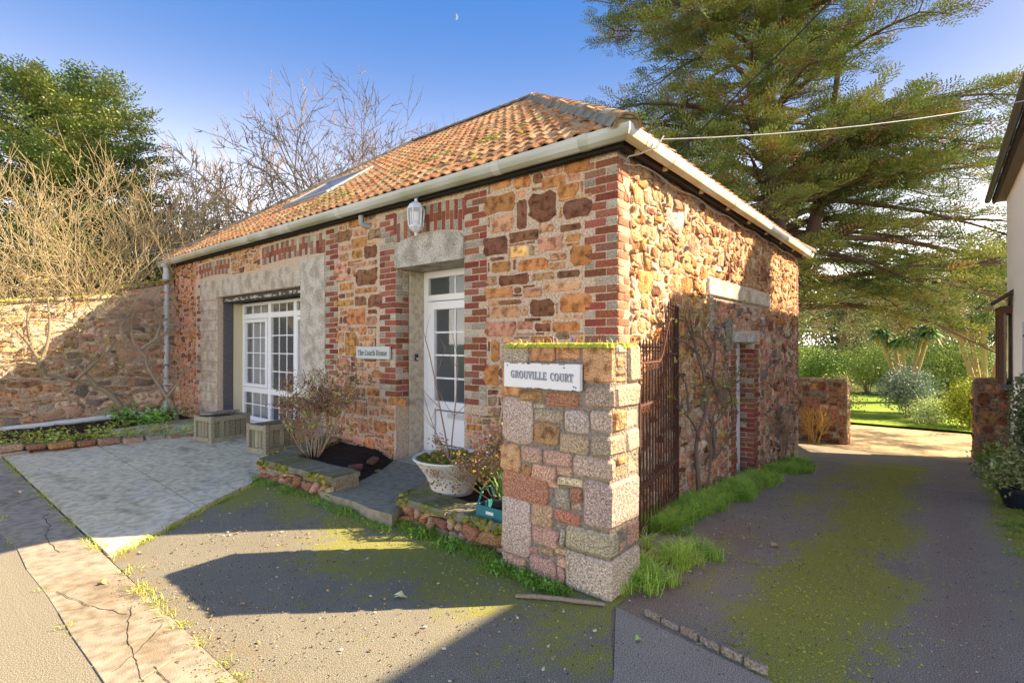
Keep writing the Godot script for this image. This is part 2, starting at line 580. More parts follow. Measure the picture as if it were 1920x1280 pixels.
# ---------------------------------------------------------------- stones
const STONE_TINTS := {
	"o": [0.37, 0.19, 0.085], "b": [0.18, 0.09, 0.06], "p": [0.41, 0.255, 0.175], "g": [0.42, 0.24, 0.105], "y": [0.62, 0.45, 0.2], "n": [0.26, 0.19, 0.13],
	"G": [0.4, 0.37, 0.33], "P": [0.43, 0.31, 0.25], "O": [0.37, 0.225, 0.13], "R": [0.34, 0.18, 0.13], "Y": [0.5, 0.43, 0.32], "k": [0.2, 0.18, 0.17],
	"q": [0.42, 0.22, 0.17], "t": [0.39, 0.25, 0.145], "u": [0.4, 0.285, 0.175], "w": [0.45, 0.385, 0.32],
}


func tint_of(kind: String) -> Color:
	var t: Array = STONE_TINTS[kind]
	var f := rng.randf_range(0.8, 1.2)
	return Color(t[0] * f * rng.randf_range(0.93, 1.07), t[1] * f * rng.randf_range(0.93, 1.07), t[2] * f * rng.randf_range(0.9, 1.1))


func stone_poly(u0: float, v0: float, u1: float, v1: float, gap: float, irr: float) -> PackedVector2Array:
	u0 += gap * rng.randf_range(0.5, 1.0); u1 -= gap * rng.randf_range(0.5, 1.0)
	v0 += gap * rng.randf_range(0.5, 1.0); v1 -= gap * rng.randf_range(0.5, 1.0)
	var w := u1 - u0
	var h := v1 - v0
	var s := minf(w, h)
	var out := PackedVector2Array()
	var corners := [Vector2(u0, v0), Vector2(u1, v0), Vector2(u1, v1), Vector2(u0, v1)]
	for k in 4:
		var c: Vector2 = corners[k]
		var before: Vector2 = corners[(k + 3) % 4]
		var after: Vector2 = corners[(k + 1) % 4]
		var cut := s * rng.randf_range(0.05, 0.1 + irr * 1.3)
		out.append(c + (before - c).normalized() * cut)
		out.append(c + (after - c).normalized() * cut * rng.randf_range(0.5, 1.6))
		var mid := (c + after) / 2.0
		var inward := (after - c).orthogonal().normalized()
		if inward.dot((corners[0] + corners[2]) / 2.0 - mid) < 0.0:
			inward = -inward
		if (after - c).length() > 0.1:
			out.append(c.lerp(after, rng.randf_range(0.4, 0.6)) + inward * s * rng.randf_range(-0.04, irr * 0.6))
	return out


# one stone: its outline in the wall's own axes, proud of the wall by h
func stone(m: Mb, poly: PackedVector2Array, fr: Transform3D, h: float, bev: float, col: Color, dome := 0.006, uneven := 0.5) -> void:
	var n := poly.size()
	var mid := Vector2()
	for q in poly:
		mid += q / n
	var W := fr.basis.z
	var tilt := Vector2(rng.randf_range(-1, 1), rng.randf_range(-1, 1)) * uneven * h * 2.0
	var size := 0.0
	for q in poly:
		size = maxf(size, (q - mid).length())
	var r0 := []
	var r1 := []
	var r2 := []
	var ns := []
	var cs := []
	for q in poly:
		var o := (q - mid) / size
		var lift := h * (1.0 + rng.randf_range(-0.25, 0.25) * uneven) + o.dot(tilt)
		lift = maxf(lift, 0.002)
		r0.append(fr * Vector3(q.x, q.y, -0.02))
		r1.append(fr * Vector3(q.x, q.y, lift * 0.45))
		var b := minf(bev * rng.randf_range(0.7, 1.5), (q - mid).length() * 0.45)
		var qi := q - (q - mid).normalized() * b
		r2.append(fr * Vector3(qi.x, qi.y, lift))
		ns.append((fr.basis * Vector3(o.x, o.y, 0)).normalized())
		cs.append(col * rng.randf_range(0.88, 1.1))
	var top := fr * Vector3(mid.x, mid.y, h + dome)
	var ct := col * rng.randf_range(0.9, 1.12)
	for i in n:
		var j := (i + 1) % n
		m.squad(r0[i], r0[j], r1[j], r1[i], ns[i], ns[j], (ns[j] + W * 0.5).normalized(), (ns[i] + W * 0.5).normalized(), cs[i], cs[j], cs[j], cs[i])
		var ni: Vector3 = (ns[i] * 0.3 + W).normalized()
		var nj: Vector3 = (ns[j] * 0.3 + W).normalized()
		m.squad(r1[i], r1[j], r2[j], r2[i], (ns[i] + W * 0.5).normalized(), (ns[j] + W * 0.5).normalized(), nj, ni, cs[i], cs[j], cs[j], cs[i])
		m.tri(r2[i], r2[j], top, ni, nj, W, cs[i], cs[j], ct)


# packs stones between the masked rectangles of a wall; placed: [u0, v0, u1, v1, kind]; returns [poly, kind]
func rubble(u0: float, v0: float, u1: float, v1: float, masks: Array, placed: Array, sizes: Array, kinds: Callable, gap: float, irr: float, warp := 0.05, cell := 0.04) -> Array:
	var nu := int((u1 - u0) / cell)
	var nv := int((v1 - v0) / cell)
	var full := PackedByteArray()
	full.resize(nu * nv)
	for r in masks + placed:
		var grow := 0.0 if r.size() < 5 else -0.01
		for j in range(maxi(0, floori((r[1] - grow - v0) / cell)), mini(nv, ceili((r[3] + grow - v0) / cell))):
			for i in range(maxi(0, floori((r[0] - grow - u0) / cell)), mini(nu, ceili((r[2] + grow - u0) / cell))):
				full[j * nu + i] = 1
	var out := []
	for r in placed:
		out.append([stone_poly(r[0], r[1], r[2], r[3], 0.008, irr), r[4]])
	var todo := []
	for k in int(nu * nv * sizes[0]):
		todo.append([rng.randi_range(0, nu - 1), rng.randi_range(0, nv - 1), rng.randi_range(sizes[1], sizes[2]), rng.randi_range(sizes[3], sizes[4]), true])
	for j in nv:
		for i in nu:
			todo.append([i, j, rng.randi_range(sizes[5], sizes[6]), rng.randi_range(sizes[7], sizes[8]), false])
	for q in todo:
		var i: int = q[0]
		var j: int = q[1]
		if full[j * nu + i]:
			continue
		var w := 1
		while w < q[2] and i + w < nu and not full[j * nu + i + w]:
			w += 1
		var h := 1
		var ok := true
		while ok and h < q[3] and j + h < nv:
			for k in w:
				if full[(j + h) * nu + i + k]:
					ok = false
			if ok:
				h += 1
		if q[4] and (w < q[2] or h < q[3]):
			continue
		if w * h < 3 or (w < 2 and h > 3):
			continue
		for b in h:
			for a in w:
				full[(j + b) * nu + i + a] = 1
		var poly := stone_poly(u0 + i * cell, v0 + j * cell, u0 + (i + w) * cell, v0 + (j + h) * cell, gap, irr)
		for k in poly.size():
			var p := poly[k]
			var far := 1.0
			for r in masks + placed:
				var dx := maxf(maxf(r[0] - p.x, p.x - r[2]), 0.0)
				var dy := maxf(maxf(r[1] - p.y, p.y - r[3]), 0.0)
				far = minf(far, sqrt(dx * dx + dy * dy) / 0.2)
			poly[k] = p + Vector2(noise_b.get_noise_2d(p.x * 160.0, p.y * 160.0), noise_b.get_noise_2d(p.x * 160.0 + 900.0, p.y * 160.0)) * warp * 2.0 * far
		var mid := Vector2(u0 + (i + w / 2.0) * cell, v0 + (j + h / 2.0) * cell)
		out.append([poly, kinds.call(mid.x, mid.y)])
	return out


func pick(s: String) -> String:
	return s[rng.randi_range(0, s.length() - 1)]


# pieces wait here as [score, name, parent, material, Mb, place] until the largest of each kind are known
var waiting := {}


func wait_piece(pool: String, called: String, parent: Node, m: Material, mb: Mb, mid: Vector3, area: float) -> void:
	if not waiting.has(pool):
		waiting[pool] = []
	waiting[pool].append([area / (mid - EYE).length_squared(), called, parent, m, mb, mid])


func place_pieces(pool: String, most: int) -> void:
	var a: Array = waiting.get(pool, [])
	a.sort_custom(func(p, q): return p[0] > q[0])
	var rest := {}
	for i in a.size():
		var w: Array = a[i]
		if i < most:
			obj(w[1], w[4], w[3], w[2], "", w[5])
		else:
			var key := "%d %d %s" % [w[2].get_instance_id(), w[3].get_instance_id(), w[1]]
			if not rest.has(key):
				rest[key] = [w[1], Mb.new(), w[3], w[2]]
			var t: Mb = rest[key][1]
			t.v.append_array(w[4].v)
			t.n.append_array(w[4].n)
			t.c.append_array(w[4].c)
	for key in rest:
		var r: Array = rest[key]
		obj(r[0], r[1], r[2], r[3], "stuff")
	waiting.erase(pool)


func put_stones(pool: String, list: Array, fr: Transform3D, parent: Node, h0: float, h1: float, bev: float, uneven := 0.5) -> void:
	for s in list:
		var mb := Mb.new()
		var poly: PackedVector2Array = s[0]
		var mid := Vector2()
		var lo := poly[0]
		var hi := poly[0]
		for q in poly:
			mid += q / poly.size()
			lo = lo.min(q)
			hi = hi.max(q)
		var kind: String = s[1]
		stone(mb, poly, fr, rng.randf_range(h0, h1), bev, tint_of(kind), rng.randf_range(-0.001, 0.006), uneven)
		wait_piece(pool, "stone", parent, M.granite if kind in "GPYkR" else M.stone, mb, fr * Vector3(mid.x, mid.y, 0), (hi.x - lo.x) * (hi.y - lo.y))


func brick_tint(grey: bool) -> Color:
	var f := rng.randf_range(0.62, 1.2)
	if grey:
		return Color(0.41, 0.39, 0.34) * f
	return Color(0.27 * f, 0.085 * f * rng.randf_range(0.8, 1.3), 0.06 * f).lerp(Color(0.4, 0.33, 0.27), rng.randf() * rng.randf() * 0.4)


# a brick face from (u0, v0) to (u1, v1)
func brick(fr: Transform3D, u0: float, v0: float, u1: float, v1: float, grey: bool, parent: Node, pool := "brick", h := 0.006, tinted := Color(-1, 0, 0)) -> void:
	var mb := Mb.new()
	var j := 0.004
	var poly := PackedVector2Array()
	for q in [Vector2(u0, v0), Vector2(u1, v0), Vector2(u1, v1), Vector2(u0, v1)]:
		poly.append(q + Vector2(rng.randf_range(-j, j), rng.randf_range(-j, j)) * 0.7)
	stone(mb, poly, fr, h * rng.randf_range(0.6, 1.5), 0.006, tinted if tinted.r >= 0.0 else brick_tint(grey), 0.001, 0.3)
	wait_piece(pool, "brick", parent, M.brick, mb, fr * Vector3((u0 + u1) / 2, (v0 + v1) / 2, 0), (u1 - u0) * (v1 - v0))


func _ready() -> void:
	rng.seed = 20
	noise.seed = 4
	noise.frequency = 0.01
	noise.fractal_octaves = 3
	noise_b.seed = 9
	noise_b.frequency = 0.01
	noise_b.fractal_octaves = 2
	var cam := Camera3D.new()
	cam.name = "camera"
	cam.position = EYE
	cam.rotation_degrees = Vector3(0.29, 39.5, 0)
	cam.fov = 66.5
	cam.near = 0.05
	cam.far = 4000.0
	add_child(cam)
	cam.current = true
	var we := WorldEnvironment.new()
	we.name = "world_environment"
	var e := Environment.new()
	e.background_mode = Environment.BG_SKY
	var sky := Sky.new()
	var sm := ProceduralSkyMaterial.new()
	sm.sky_top_color = Color(0.0108, 0.042, 0.119).linear_to_srgb()
	sm.sky_horizon_color = Color(1.3, 1.2, 1.02).linear_to_srgb()
	sm.sky_curve = 0.09
	sm.ground_bottom_color = Color(0.12, 0.11, 0.08).linear_to_srgb()
	sm.ground_horizon_color = Color(0.45, 0.5, 0.55).linear_to_srgb()
	sm.sun_angle_max = 90.0
	sm.sun_curve = 0.22
	sm.sky_energy_multiplier = 1.0
	sky.sky_material = sm
	e.sky = sky
	e.background_energy_multiplier = 0.85
	e.tonemap_mode = Environment.TONE_MAPPER_LINEAR
	e.tonemap_exposure = 7.6
	e.sdfgi_enabled = true
	e.ssao_enabled = true
	e.ssil_enabled = true
	we.environment = e
	add_child(we)
	var sun := DirectionalLight3D.new()
	sun.name = "sun"
	sun.light_color = Color(1.0, 0.905, 0.765)
	sun.light_energy = 0.67
	sun.light_angular_distance = 0.5
	sun.shadow_enabled = true
	sun.look_at_from_position(SUN_TO * 20.0, Vector3.ZERO)
	add_child(sun)

	make_materials()
	build_ground()
	build_house()
	build_garden_wall()
	build_pillar()
	build_white_house()
	build_far_walls()
	build_beds()
	build_objects()
	build_trees()
	build_garden()
	build_small_things()


# ---------------------------------------------------------------- ground
func edge(points: Array, rough := 0.0) -> Callable:
	return func(t: float) -> Vector2:
		var f := t * (points.size() - 1)
		var i := mini(int(f), points.size() - 2)
		var p: Vector2 = points[i].lerp(points[i + 1], f - i)
		if rough > 0.0:
			var d: Vector2 = (points[i + 1] - points[i]).orthogonal().normalized()
			p += d * rough * (noise.get_noise_2d(p.x * 420.0, p.y * 420.0) + 0.5 * noise_b.get_noise_2d(p.x * 1800.0, p.y * 1800.0))
		return p


func build_ground() -> void:
	# one sheet of field and garden out to the horizon
	var xs := [-900.0, -300.0, -120.0, -60.0, -40.0]
	var zs := [-900.0, -300.0, -120.0, -60.0, -45.0]
	for i in 61:
		xs.append(-30.0 + i)
	for i in 59:
		zs.append(-38.0 + i)
	xs.append_array([40.0, 60.0, 120.0, 300.0, 900.0])
	zs.append_array([30.0, 60.0, 120.0, 300.0, 900.0])
	var m := Mb.new()
	var at := func(x: float, z: float) -> Vector3:
		return Vector3(x, g(x, z) - 0.06, z)
	for j in zs.size() - 1:
		for i in xs.size() - 1:
			var f := noise.get_noise_2d(xs[i] * 30.0, zs[j] * 30.0)
			m.quad(at.call(xs[i], zs[j + 1]), at.call(xs[i + 1], zs[j + 1]), at.call(xs[i + 1], zs[j]), at.call(xs[i], zs[j]), Color(0.11 + 0.04 * f, 0.16 + 0.04 * f, 0.035))
	obj("ground", m, M.ground, self, "structure")
	# the road behind and beside the camera
	var road := func(x: float, z: float) -> Color:
		var f := 0.205 + 0.02 * mossy(x, z)
		return Color(f * 1.0, f * 0.96, f * 0.86)
	obj("road", sheet(edge([Vector2(-40, 3.2), Vector2(40, 3.2)]), edge([Vector2(-40, 9.5), Vector2(40, 9.5)]), 320, 60, 0.002, road), M.asphalt, self, "structure")
	# tarmac between the concrete and the pillar
	var tar := func(x: float, z: float) -> Color:
		var f := 0.178 + 0.022 * mossy(x, z)
		var c := Color(f, f * 0.97, f * 0.88)
		var k := sstep(0.0, 0.6, mossy(x + 7.0, z) + 0.85 * sstep(2.5, 1.3, z) - 0.1 - 0.3 * sstep(2.3, 3.0, z))
		c = c.lerp(Color(0.21, 0.22, 0.04), 0.78 * k)
		var s := sstep(2.75, 3.05, z) * sstep(-0.2, 0.3, mossy(x, z + 5.0))
		return c.lerp(Color(0.2, 0.15, 0.09), 0.6 * s)
	obj("forecourt", sheet(edge([Vector2(-4.4, 0.3), Vector2(-3.62, 1.45), Vector2(-3.0, 2.35), Vector2(-2.55, 3.06)], 0.05), edge([Vector2(0.66, 0.6), Vector2(0.68, 1.36), Vector2(1.0, 1.92), Vector2(1.35, 3.06)]), 170, 120, 0.004, tar), M.asphalt, self, "structure")
	# paler strip of newer tarmac at the mouth of the lane
	var pale := func(x: float, z: float) -> Color:
		var f := 0.24 + 0.02 * mossy(x, z)
		return Color(f, f * 0.95, f * 0.92).lerp(Color(0.13, 0.14, 0.03), 0.5 * sstep(0.35, 0.8, mossy(x + 3.0, z)))
	obj("pavement", sheet(edge([Vector2(0.68, 1.3), Vector2(1.0, 1.92), Vector2(1.35, 3.06), Vector2(1.5, 3.46)]), edge([Vector2(6.5, 2.35), Vector2(6.5, 2.7), Vector2(6.5, 3.0), Vector2(6.5, 3.46)]), 60, 24, 0.008, func(x: float, z: float) -> Color: return pale.call(x, z)), M.asphalt, self, "structure")
	# the lane
	var lane := func(x: float, z: float) -> Color:
		var f := 0.215 + 0.04 * mossy(x, z)
		var c := Color(f, f * 0.93, f * 0.86)
		var wob := 0.12 * noise.get_noise_2d(3.0, z * 90.0)
		var mid := exp(-pow((x - 1.62 - wob) / 0.42, 2.0)) + 0.9 * exp(-pow((x - 2.95) / 0.3, 2.0)) + 0.5 * exp(-pow((x - 0.95) / 0.22, 2.0)) * sstep(-1.0, -3.0, z)
		var wheel := exp(-pow((x - 2.28 - wob) / 0.16, 2.0))
		c = c.lerp(Color(0.2, 0.155, 0.145), 0.75 * wheel * sstep(-0.5, 0.3, mossy(x, z)))
		c = c.lerp(Color(0.22, 0.165, 0.14), 0.8 * exp(-pow((x - 0.75) / 0.3, 2.0)) * sstep(-2.0, 0.0, z))
		var k := sstep(0.2, 0.75, mid * 1.1 + 0.75 * mossy(x, z) - 0.12 - 0.35 * wheel)
		c = c.lerp(Color(0.22, 0.235, 0.035), 0.85 * k * sstep(-9.8, -7.5, z))
		var sandy := sstep(-10.2, -11.4, z)
		return c.lerp(Color(0.42, 0.34, 0.24), sandy)
	obj("driveway", sheet(edge([Vector2(-0.1, 3.3), Vector2(-0.1, -7.4), Vector2(-0.1, -8.0), Vector2(-2.0, -11.0)]), edge([Vector2(3.2, 3.3), Vector2(3.2, -7.4), Vector2(3.2, -8.0), Vector2(3.2, -11.0)]), 110, 360, 0.0, lane), M.asphalt, self, "structure")
	var yard := func(x: float, z: float) -> Color:
		var f := 1.0 + 0.15 * mossy(x, z)
		return Color(0.42 * f, 0.34 * f, 0.24 * f).lerp(Color(0.12, 0.13, 0.03), 0.7 * sstep(1.4, 0.2, absf(x + 0.6)) * sstep(-12.5, -11.2, z))
	obj("gravel_yard", sheet(edge([Vector2(-9, -10.9), Vector2(-9, -16.6)]), edge([Vector2(12, -10.9), Vector2(12, -16.6)], 0.1), 60, 24, 0.004, yard), M.asphalt, self, "structure")
	var turf := func(x: float, z: float) -> Color:
		var f := 1.0 + 0.3 * mossy(x * 0.3, z * 0.3)
		return Color(0.3 * f, 0.44 * f, 0.045)
	obj("lawn", sheet(edge([Vector2(-14, -17.2), Vector2(-14, -31)]), edge([Vector2(16, -17.2), Vector2(16, -31)]), 40, 20, 0.02, turf), M.ground, self, "structure")
	# concrete in front of the window: three bays with open joints
	var conc := func(x: float, z: float) -> Color:
		var f := 0.5 + 0.08 * mossy(x, z * 0.7)
		var c := Color(f * 1.04, f * 0.98, f * 0.78)
		c = c.lerp(Color(0.2, 0.2, 0.14), 0.75 * sstep(-0.1, 0.5, mossy(x + 4.0, z) + 0.8 * sstep(0.9, 0.2, z) - 0.3))
		c = c.lerp(Color(0.17, 0.165, 0.13), 0.55 * sstep(0.25, 0.65, noise.get_noise_2d(x * 70.0 + 300.0, z * 260.0) + 0.4 * noise_b.get_noise_2d(x * 500.0, z * 900.0)))
		return c.lerp(Color(0.55, 0.55, 0.55), 0.5 * sstep(0.0, 0.5, mossy(x * 0.5, z * 0.5 + 20.0)))
	var slab := Node3D.new()
	slab.name = "concrete_slab"
	slab.set_meta("kind", "structure")
	add_child(slab)
	var right_x := func(z: float) -> float:
		return -4.4 + (z - 0.3) * 0.67
	var cuts := [-0.05, 1.02, 2.1, 3.04]
	for k in 3:
		var z0: float = cuts[k] + 0.006
		var z1: float = cuts[k + 1] - 0.006
		var skew := 0.12 if k > 0 else 0.0
		var skew1 := 0.12 if k < 2 else 0.0
		obj("slab", sheet(edge([Vector2(-9.2, z0 - skew), Vector2(-9.2, z1 - skew1)]), edge([Vector2(right_x.call(z0), z0 + skew), Vector2(right_x.call(z1) - 0.02, z1 + skew1)], 0.03), 70, 18, 0.014, conc, 0.05), M.concrete, slab)
	# the broken concrete channel along the road
	var chan := func(x: float, z: float) -> Color:
		var f := 0.27 + 0.05 * mossy(x, z)
		return Color(f, f * 0.93, f * 0.84).lerp(Color(0.16, 0.13, 0.09), 0.6 * sstep(0.15, 0.5, mossy(x, z + 9.0)))
	var gut := Node3D.new()
	gut.name = "kerb_channel"
	gut.set_meta("kind", "structure")
	add_child(gut)
	var xs2 := [-14.0, -11.0, -8.4, -6.3, -5.0, -4.1, -3.35, -2.75, -2.25, -1.8, -1.42, -1.1, -0.78, -0.42, 0.05, 0.6, 1.3, 2.6, 5.0]
	var joints := []
	for x in xs2:
		var pts := []
		var sk := rng.randf_range(-0.12, 0.12)
		for k in 4:
			var z := 3.062 + 0.41 * k / 3.0
			if k == 3:
				z += 0.05 * noise.get_noise_1d(x * 90.0)
			pts.append(Vector2(x + sk * (k / 3.0 - 0.5) + rng.randf_range(-0.03, 0.03), z))
		joints.append(pts)
	for k in xs2.size() - 1:
		var l := []
		var r := []
		for q in 4:
			l.append(joints[k][q] + Vector2(0.008, 0))
			r.append(joints[k + 1][q] - Vector2(0.008, 0))
		obj("slab", sheet(edge(l, 0.0), edge(r, 0.0), 10, 10, 0.007 + rng.randf_range(-0.002, 0.003), chan, 0.04), M.concrete, gut)
	var strip := func(pts: Array, w0: float, lift: float, col: Color, m: Mb) -> void:
		var prev := []
		for k in 91:
			var f := k / 90.0 * (pts.size() - 1)
			var i := mini(int(f), pts.size() - 2)
			var p: Vector2 = pts[i].lerp(pts[i + 1], f - i)
			var dv: Vector2 = (pts[i + 1] - pts[i]).orthogonal().normalized()
			p += dv * (0.05 * noise.get_noise_2d(p.x * 130.0, p.y * 130.0) + 0.012 * noise.get_noise_2d(p.x * 600.0, p.y * 600.0))
			var w := w0 * (0.6 + 0.9 * absf(noise.get_noise_2d(p.x * 900.0, p.y * 900.0 + 30.0)))
			var a := p + dv * w
			var bq := p - dv * w
			var row := [Vector3(a.x, g(a.x, a.y) + lift, a.y), Vector3(bq.x, g(bq.x, bq.y) + lift, bq.y)]
			if k > 0:
				m.quad(prev[0], prev[1], row[1], row[0], col)
			prev = row
	var scars := Mb.new()
	strip.call([Vector2(0.14, -7.5), Vector2(1.4, -7.8), Vector2(2.64, -8.2)], 0.014, 0.005, Color(0.42, 0.4, 0.36), scars)
	strip.call([Vector2(0.5, -6.7), Vector2(1.1, -6.5)], 0.012, 0.005, Color(0.4, 0.38, 0.34), scars)
	strip.call([Vector2(2.0, -5.6), Vector2(2.6, -5.9)], 0.012, 0.005, Color(0.4, 0.38, 0.34), scars)
	obj("tarmac_scars", scars, M.concrete, self, "stuff")
	var cracks := Mb.new()
	for q in [[-4.3, 3.12, -3.0, 3.3], [-2.2, 3.4, -1.5, 3.22], [-1.6, 3.18, -0.7, 3.34], [-1.2, 3.1, -0.9, 3.42], [-0.8, 3.28, 0.2, 3.12]]:
		strip.call([Vector2(q[0], q[1]), Vector2((q[0] + q[2]) / 2 + 0.05, (q[1] + q[3]) / 2 + 0.04), Vector2(q[2], q[3])], 0.0026, 0.0104, Color(0.14, 0.11, 0.08), cracks)
	for q in [[-8.6, 0.5, -5.6, 0.95]]:
		strip.call([Vector2(q[0], q[1]), Vector2((q[0] + q[2]) / 2, (q[1] + q[3]) / 2 + 0.05), Vector2(q[2], q[3])], 0.0024, 0.0152, Color(0.24, 0.22, 0.18), cracks)
	obj("cracks", cracks, M.soil, self, "stuff")
	# stone edging between the tarmac and the lane
	var ed := thing("edging_strip", "short row of narrow edging stones at the mouth of the lane, below the gate pillar", "edging", Vector3(0.9, 0, 1.27))
	for k in 6:
		var x := 0.9 + k * 0.12
		var mb := Mb.new()
		mb.box(Transform3D(Basis.from_euler(Vector3(0, -0.22 + rng.randf_range(-0.08, 0.08), 0)), Vector3(x, 0.012 + rng.randf_range(-0.006, 0.006), 1.262 + (x - 0.9) * 0.23)), Vector3(0.112, 0.05, 0.035), Color(0.27, 0.25, 0.22) * rng.randf_range(0.8, 1.1), 0.008)
		var o := obj("stone", mb, M.granite, ed)
		o.position -= ed.position


# ---------------------------------------------------------------- the coach house
func opening_wall(lo: Vector3, hi: Vector3, axis: int, holes: Array, col: Color) -> Mb:
	# a wall along an axis (0: x, 2: z), cut by holes [a0, y0, a1, y1] sorted along it
	var m := Mb.new()
	var a := lo[axis]
	var cut := func(a0: float, y0: float, a1: float, y1: float) -> void:
		if a1 - a0 > 0.001 and y1 - y0 > 0.001:
			var p := lo
			var q := hi
			p[axis] = a0; q[axis] = a1; p.y = y0; q.y = y1
			m.bx(p, q, col)
	for h in holes:
		cut.call(a, lo.y, h[0], hi.y)
		cut.call(h[0], lo.y, h[2], h[1])
		cut.call(h[0], h[3], h[2], hi.y)
		a = h[2]
	cut.call(a, lo.y, hi[axis], hi.y)
	return m


func build_house() -> void:
	var house := thing("coach_house", "rust and ochre rubble stone coach house with brick quoins and orange pantiled hipped roof", "house")
	var mort := Color(0.54, 0.42, 0.32)
	var front := obj("front_wall", opening_wall(Vector3(-10.95, -0.3, -0.5), Vector3(0, 3.44, 0), 0, [[-8.6, 0.1, -5.45, 2.5], [-3.11, 0.1, -1.9, 2.56]], mort), M.mortar, house)
	var side := obj("side_wall", opening_wall(Vector3(-0.5, -1.1, -7.55), Vector3(0, 3.44, -0.5), 2, [[-4.32, -0.5, -3.44, 1.63]], Color(0.55, 0.44, 0.34)), M.mortar, house)
	var end_cap := Mb.new()
	end_cap.bx(Vector3(-0.01, -1.1, -0.5), Vector3(-0.0005, 3.44, -0.0005), Color(0.55, 0.44, 0.34))
	obj("mortar", end_cap, M.mortar, side)
	var back := Mb.new()
	back.bx(Vector3(-10.95, -1.1, -7.55), Vector3(-0.5, 3.44, -7.05), mort)
	obj("back_wall", back, M.mortar, house)
	var left := Mb.new()
	left.bx(Vector3(-10.95, -0.3, -7.05), Vector3(-10.45, 3.44, -0.5), mort)
	obj("end_wall", left, M.mortar, house)
	var F := Transform3D(Basis(), Vector3.ZERO)
	var S := Transform3D(Basis(Vector3(0, 0, -1), Vector3.UP, Vector3(1, 0, 0)), Vector3.ZERO)

	# --- brickwork on the front
	var course := 0.0755
	for k in 47:
		var y0 := -0.2 + k * course
		var y1 := y0 + course - 0.011
		if y1 > 3.3:
			break
		var odd := k % 2 == 1
		# near corner
		if odd:
			brick(F, -0.22, y0, 0.004, y1, rng.randf() < 0.12, front)
			if rng.randf() < 0.45:
				brick(F, -0.335, y0, -0.232, y1, rng.randf() < 0.8, front)
		else:
			brick(F, -0.105, y0, 0.004, y1, rng.randf() < 0.85, front)
			brick(F, -0.335, y0, -0.117, y1, rng.randf() < 0.12, front)
		# the same corner round the side
		var pale := Color(0.42, 0.2, 0.13) * rng.randf_range(0.8, 1.15)
		var buff := Color(0.46, 0.36, 0.27) * rng.randf_range(0.85, 1.1)
		if odd:
			brick(S, 0.004, y0, 0.105, y1, false, side, "brick", 0.008, buff if rng.randf() < 0.5 else pale)
			if rng.randf() < 0.6:
				brick(S, 0.117, y0, 0.22, y1, false, side, "brick", 0.008, pale if rng.randf() < 0.5 else buff)
		else:
			brick(S, 0.004, y0, 0.215, y1, false, side, "brick", 0.008, pale if rng.randf() < 0.65 else buff)
			if rng.randf() < 0.4:
				brick(S, 0.227, y0, 0.3, y1, false, side, "brick", 0.008, pale)
		# door jambs
		if y0 > 0.9:
			var inner := -3.115
			if odd:
				brick(F, inner - 0.215, y0, inner, y1, rng.randf() < 0.2, front)
				if rng.randf() < 0.75:
					brick(F, inner - 0.33, y0, inner - 0.227, y1, rng.randf() < 0.7, front)
			else:
				brick(F, inner - 0.105, y0, inner, y1, rng.randf() < 0.75, front)
				brick(F, inner - 0.33, y0, inner - 0.117, y1, rng.randf() < 0.15, front)
			inner = -1.893
			if odd:
				brick(F, inner, y0, inner + 0.215, y1, rng.randf() < 0.1, front)
				if rng.randf() < 0.5:
					brick(F, inner + 0.227, y0, inner + 0.33, y1, rng.randf() < 0.6, front)
			else:
				brick(F, inner, y0, inner + 0.105, y1, rng.randf() < 0.85, front)
				brick(F, inner + 0.117, y0, inner + 0.33, y1, rng.randf() < 0.2, front)
			# the bricks turn into the reveal
			if y1 < 2.55:
				var R := Transform3D(Basis(Vector3(0, 0, -1), Vector3.UP, Vector3(1, 0, 0)), Vector3(-3.11, 0, 0))
				if odd:
					brick(R, -0.002, y0, 0.1, y1, rng.randf() < 0.4, front)
					brick(R, 0.11, y0, 0.2, y1, rng.randf() < 0.3, front)
				else:
					brick(R, -0.002, y0, 0.2, y1, rng.randf() < 0.3, front)
		# right of the window
		if y0 > 1.15:
			if odd:
				brick(F, -4.74, y0, -4.535, y1, rng.randf() < 0.15, front)
				brick(F, -4.523, y0, -4.43, y1, rng.randf() < 0.7, front)
			else:
				brick(F, -4.74, y0, -4.645, y1, rng.randf() < 0.9, front)
				brick(F, -4.633, y0, -4.42, y1, rng.randf() < 0.15, front)
		# the worn jamb on its left
		if y0 > 0.9 and rng.randf() < 0.8:
			brick(F, -9.62 + 0.06 * int(odd), y0, -9.43, y1, rng.randf() < 0.25, front)
		# far corner of the side wall
		if y1 < 3.25 and k > 4:
			brick(S, 7.3 + 0.1 * int(odd), y0, 7.55, y1, false, side, "brick", 0.008, Color(0.3, 0.15, 0.12) * rng.randf_range(0.8, 1.1))
	# arches of upright bricks
	arch_bricks(F, front, -3.16, -1.86, 2.845, 0.085, 3.235, 19)
	arch_bricks(F, front, -6.75, -4.76, 2.93, 0.03, 3.24, 24)
	arch_bricks(F, front, -9.5, -8.05, 2.9, 0.04, 3.2, 17)

	# --- rubble on the front
	var masks := [[-3.13, 0.0, -1.88, 2.93], [-3.18, 2.8, -1.85, 3.25], [-3.47, 0.9, -3.1, 3.44], [-1.9, 0.86, -1.56, 3.44], [-9.42, 0.0, -4.75, 2.88], [-6.8, 2.9, -4.74, 3.27], [-9.55, 2.86, -8.0, 3.23],
		[-4.76, 1.14, -4.41, 3.44], [-9.64, 0.9, -9.4, 2.9], [-0.34, -0.3, 0.0, 3.44]]
	var placed := STONES_BY_DOOR.duplicate()
	placed.append_array(STONES_BY_WINDOW)
	var kinds := func(x: float, y: float) -> String:
		if y < 0.75 + 0.2 * noise.get_noise_1d(x * 200.0):
			return pick("ppwqoqp")
		if x < -9.3:
			return pick("bqbpoq")
		return pick("obntbpgotpnu")
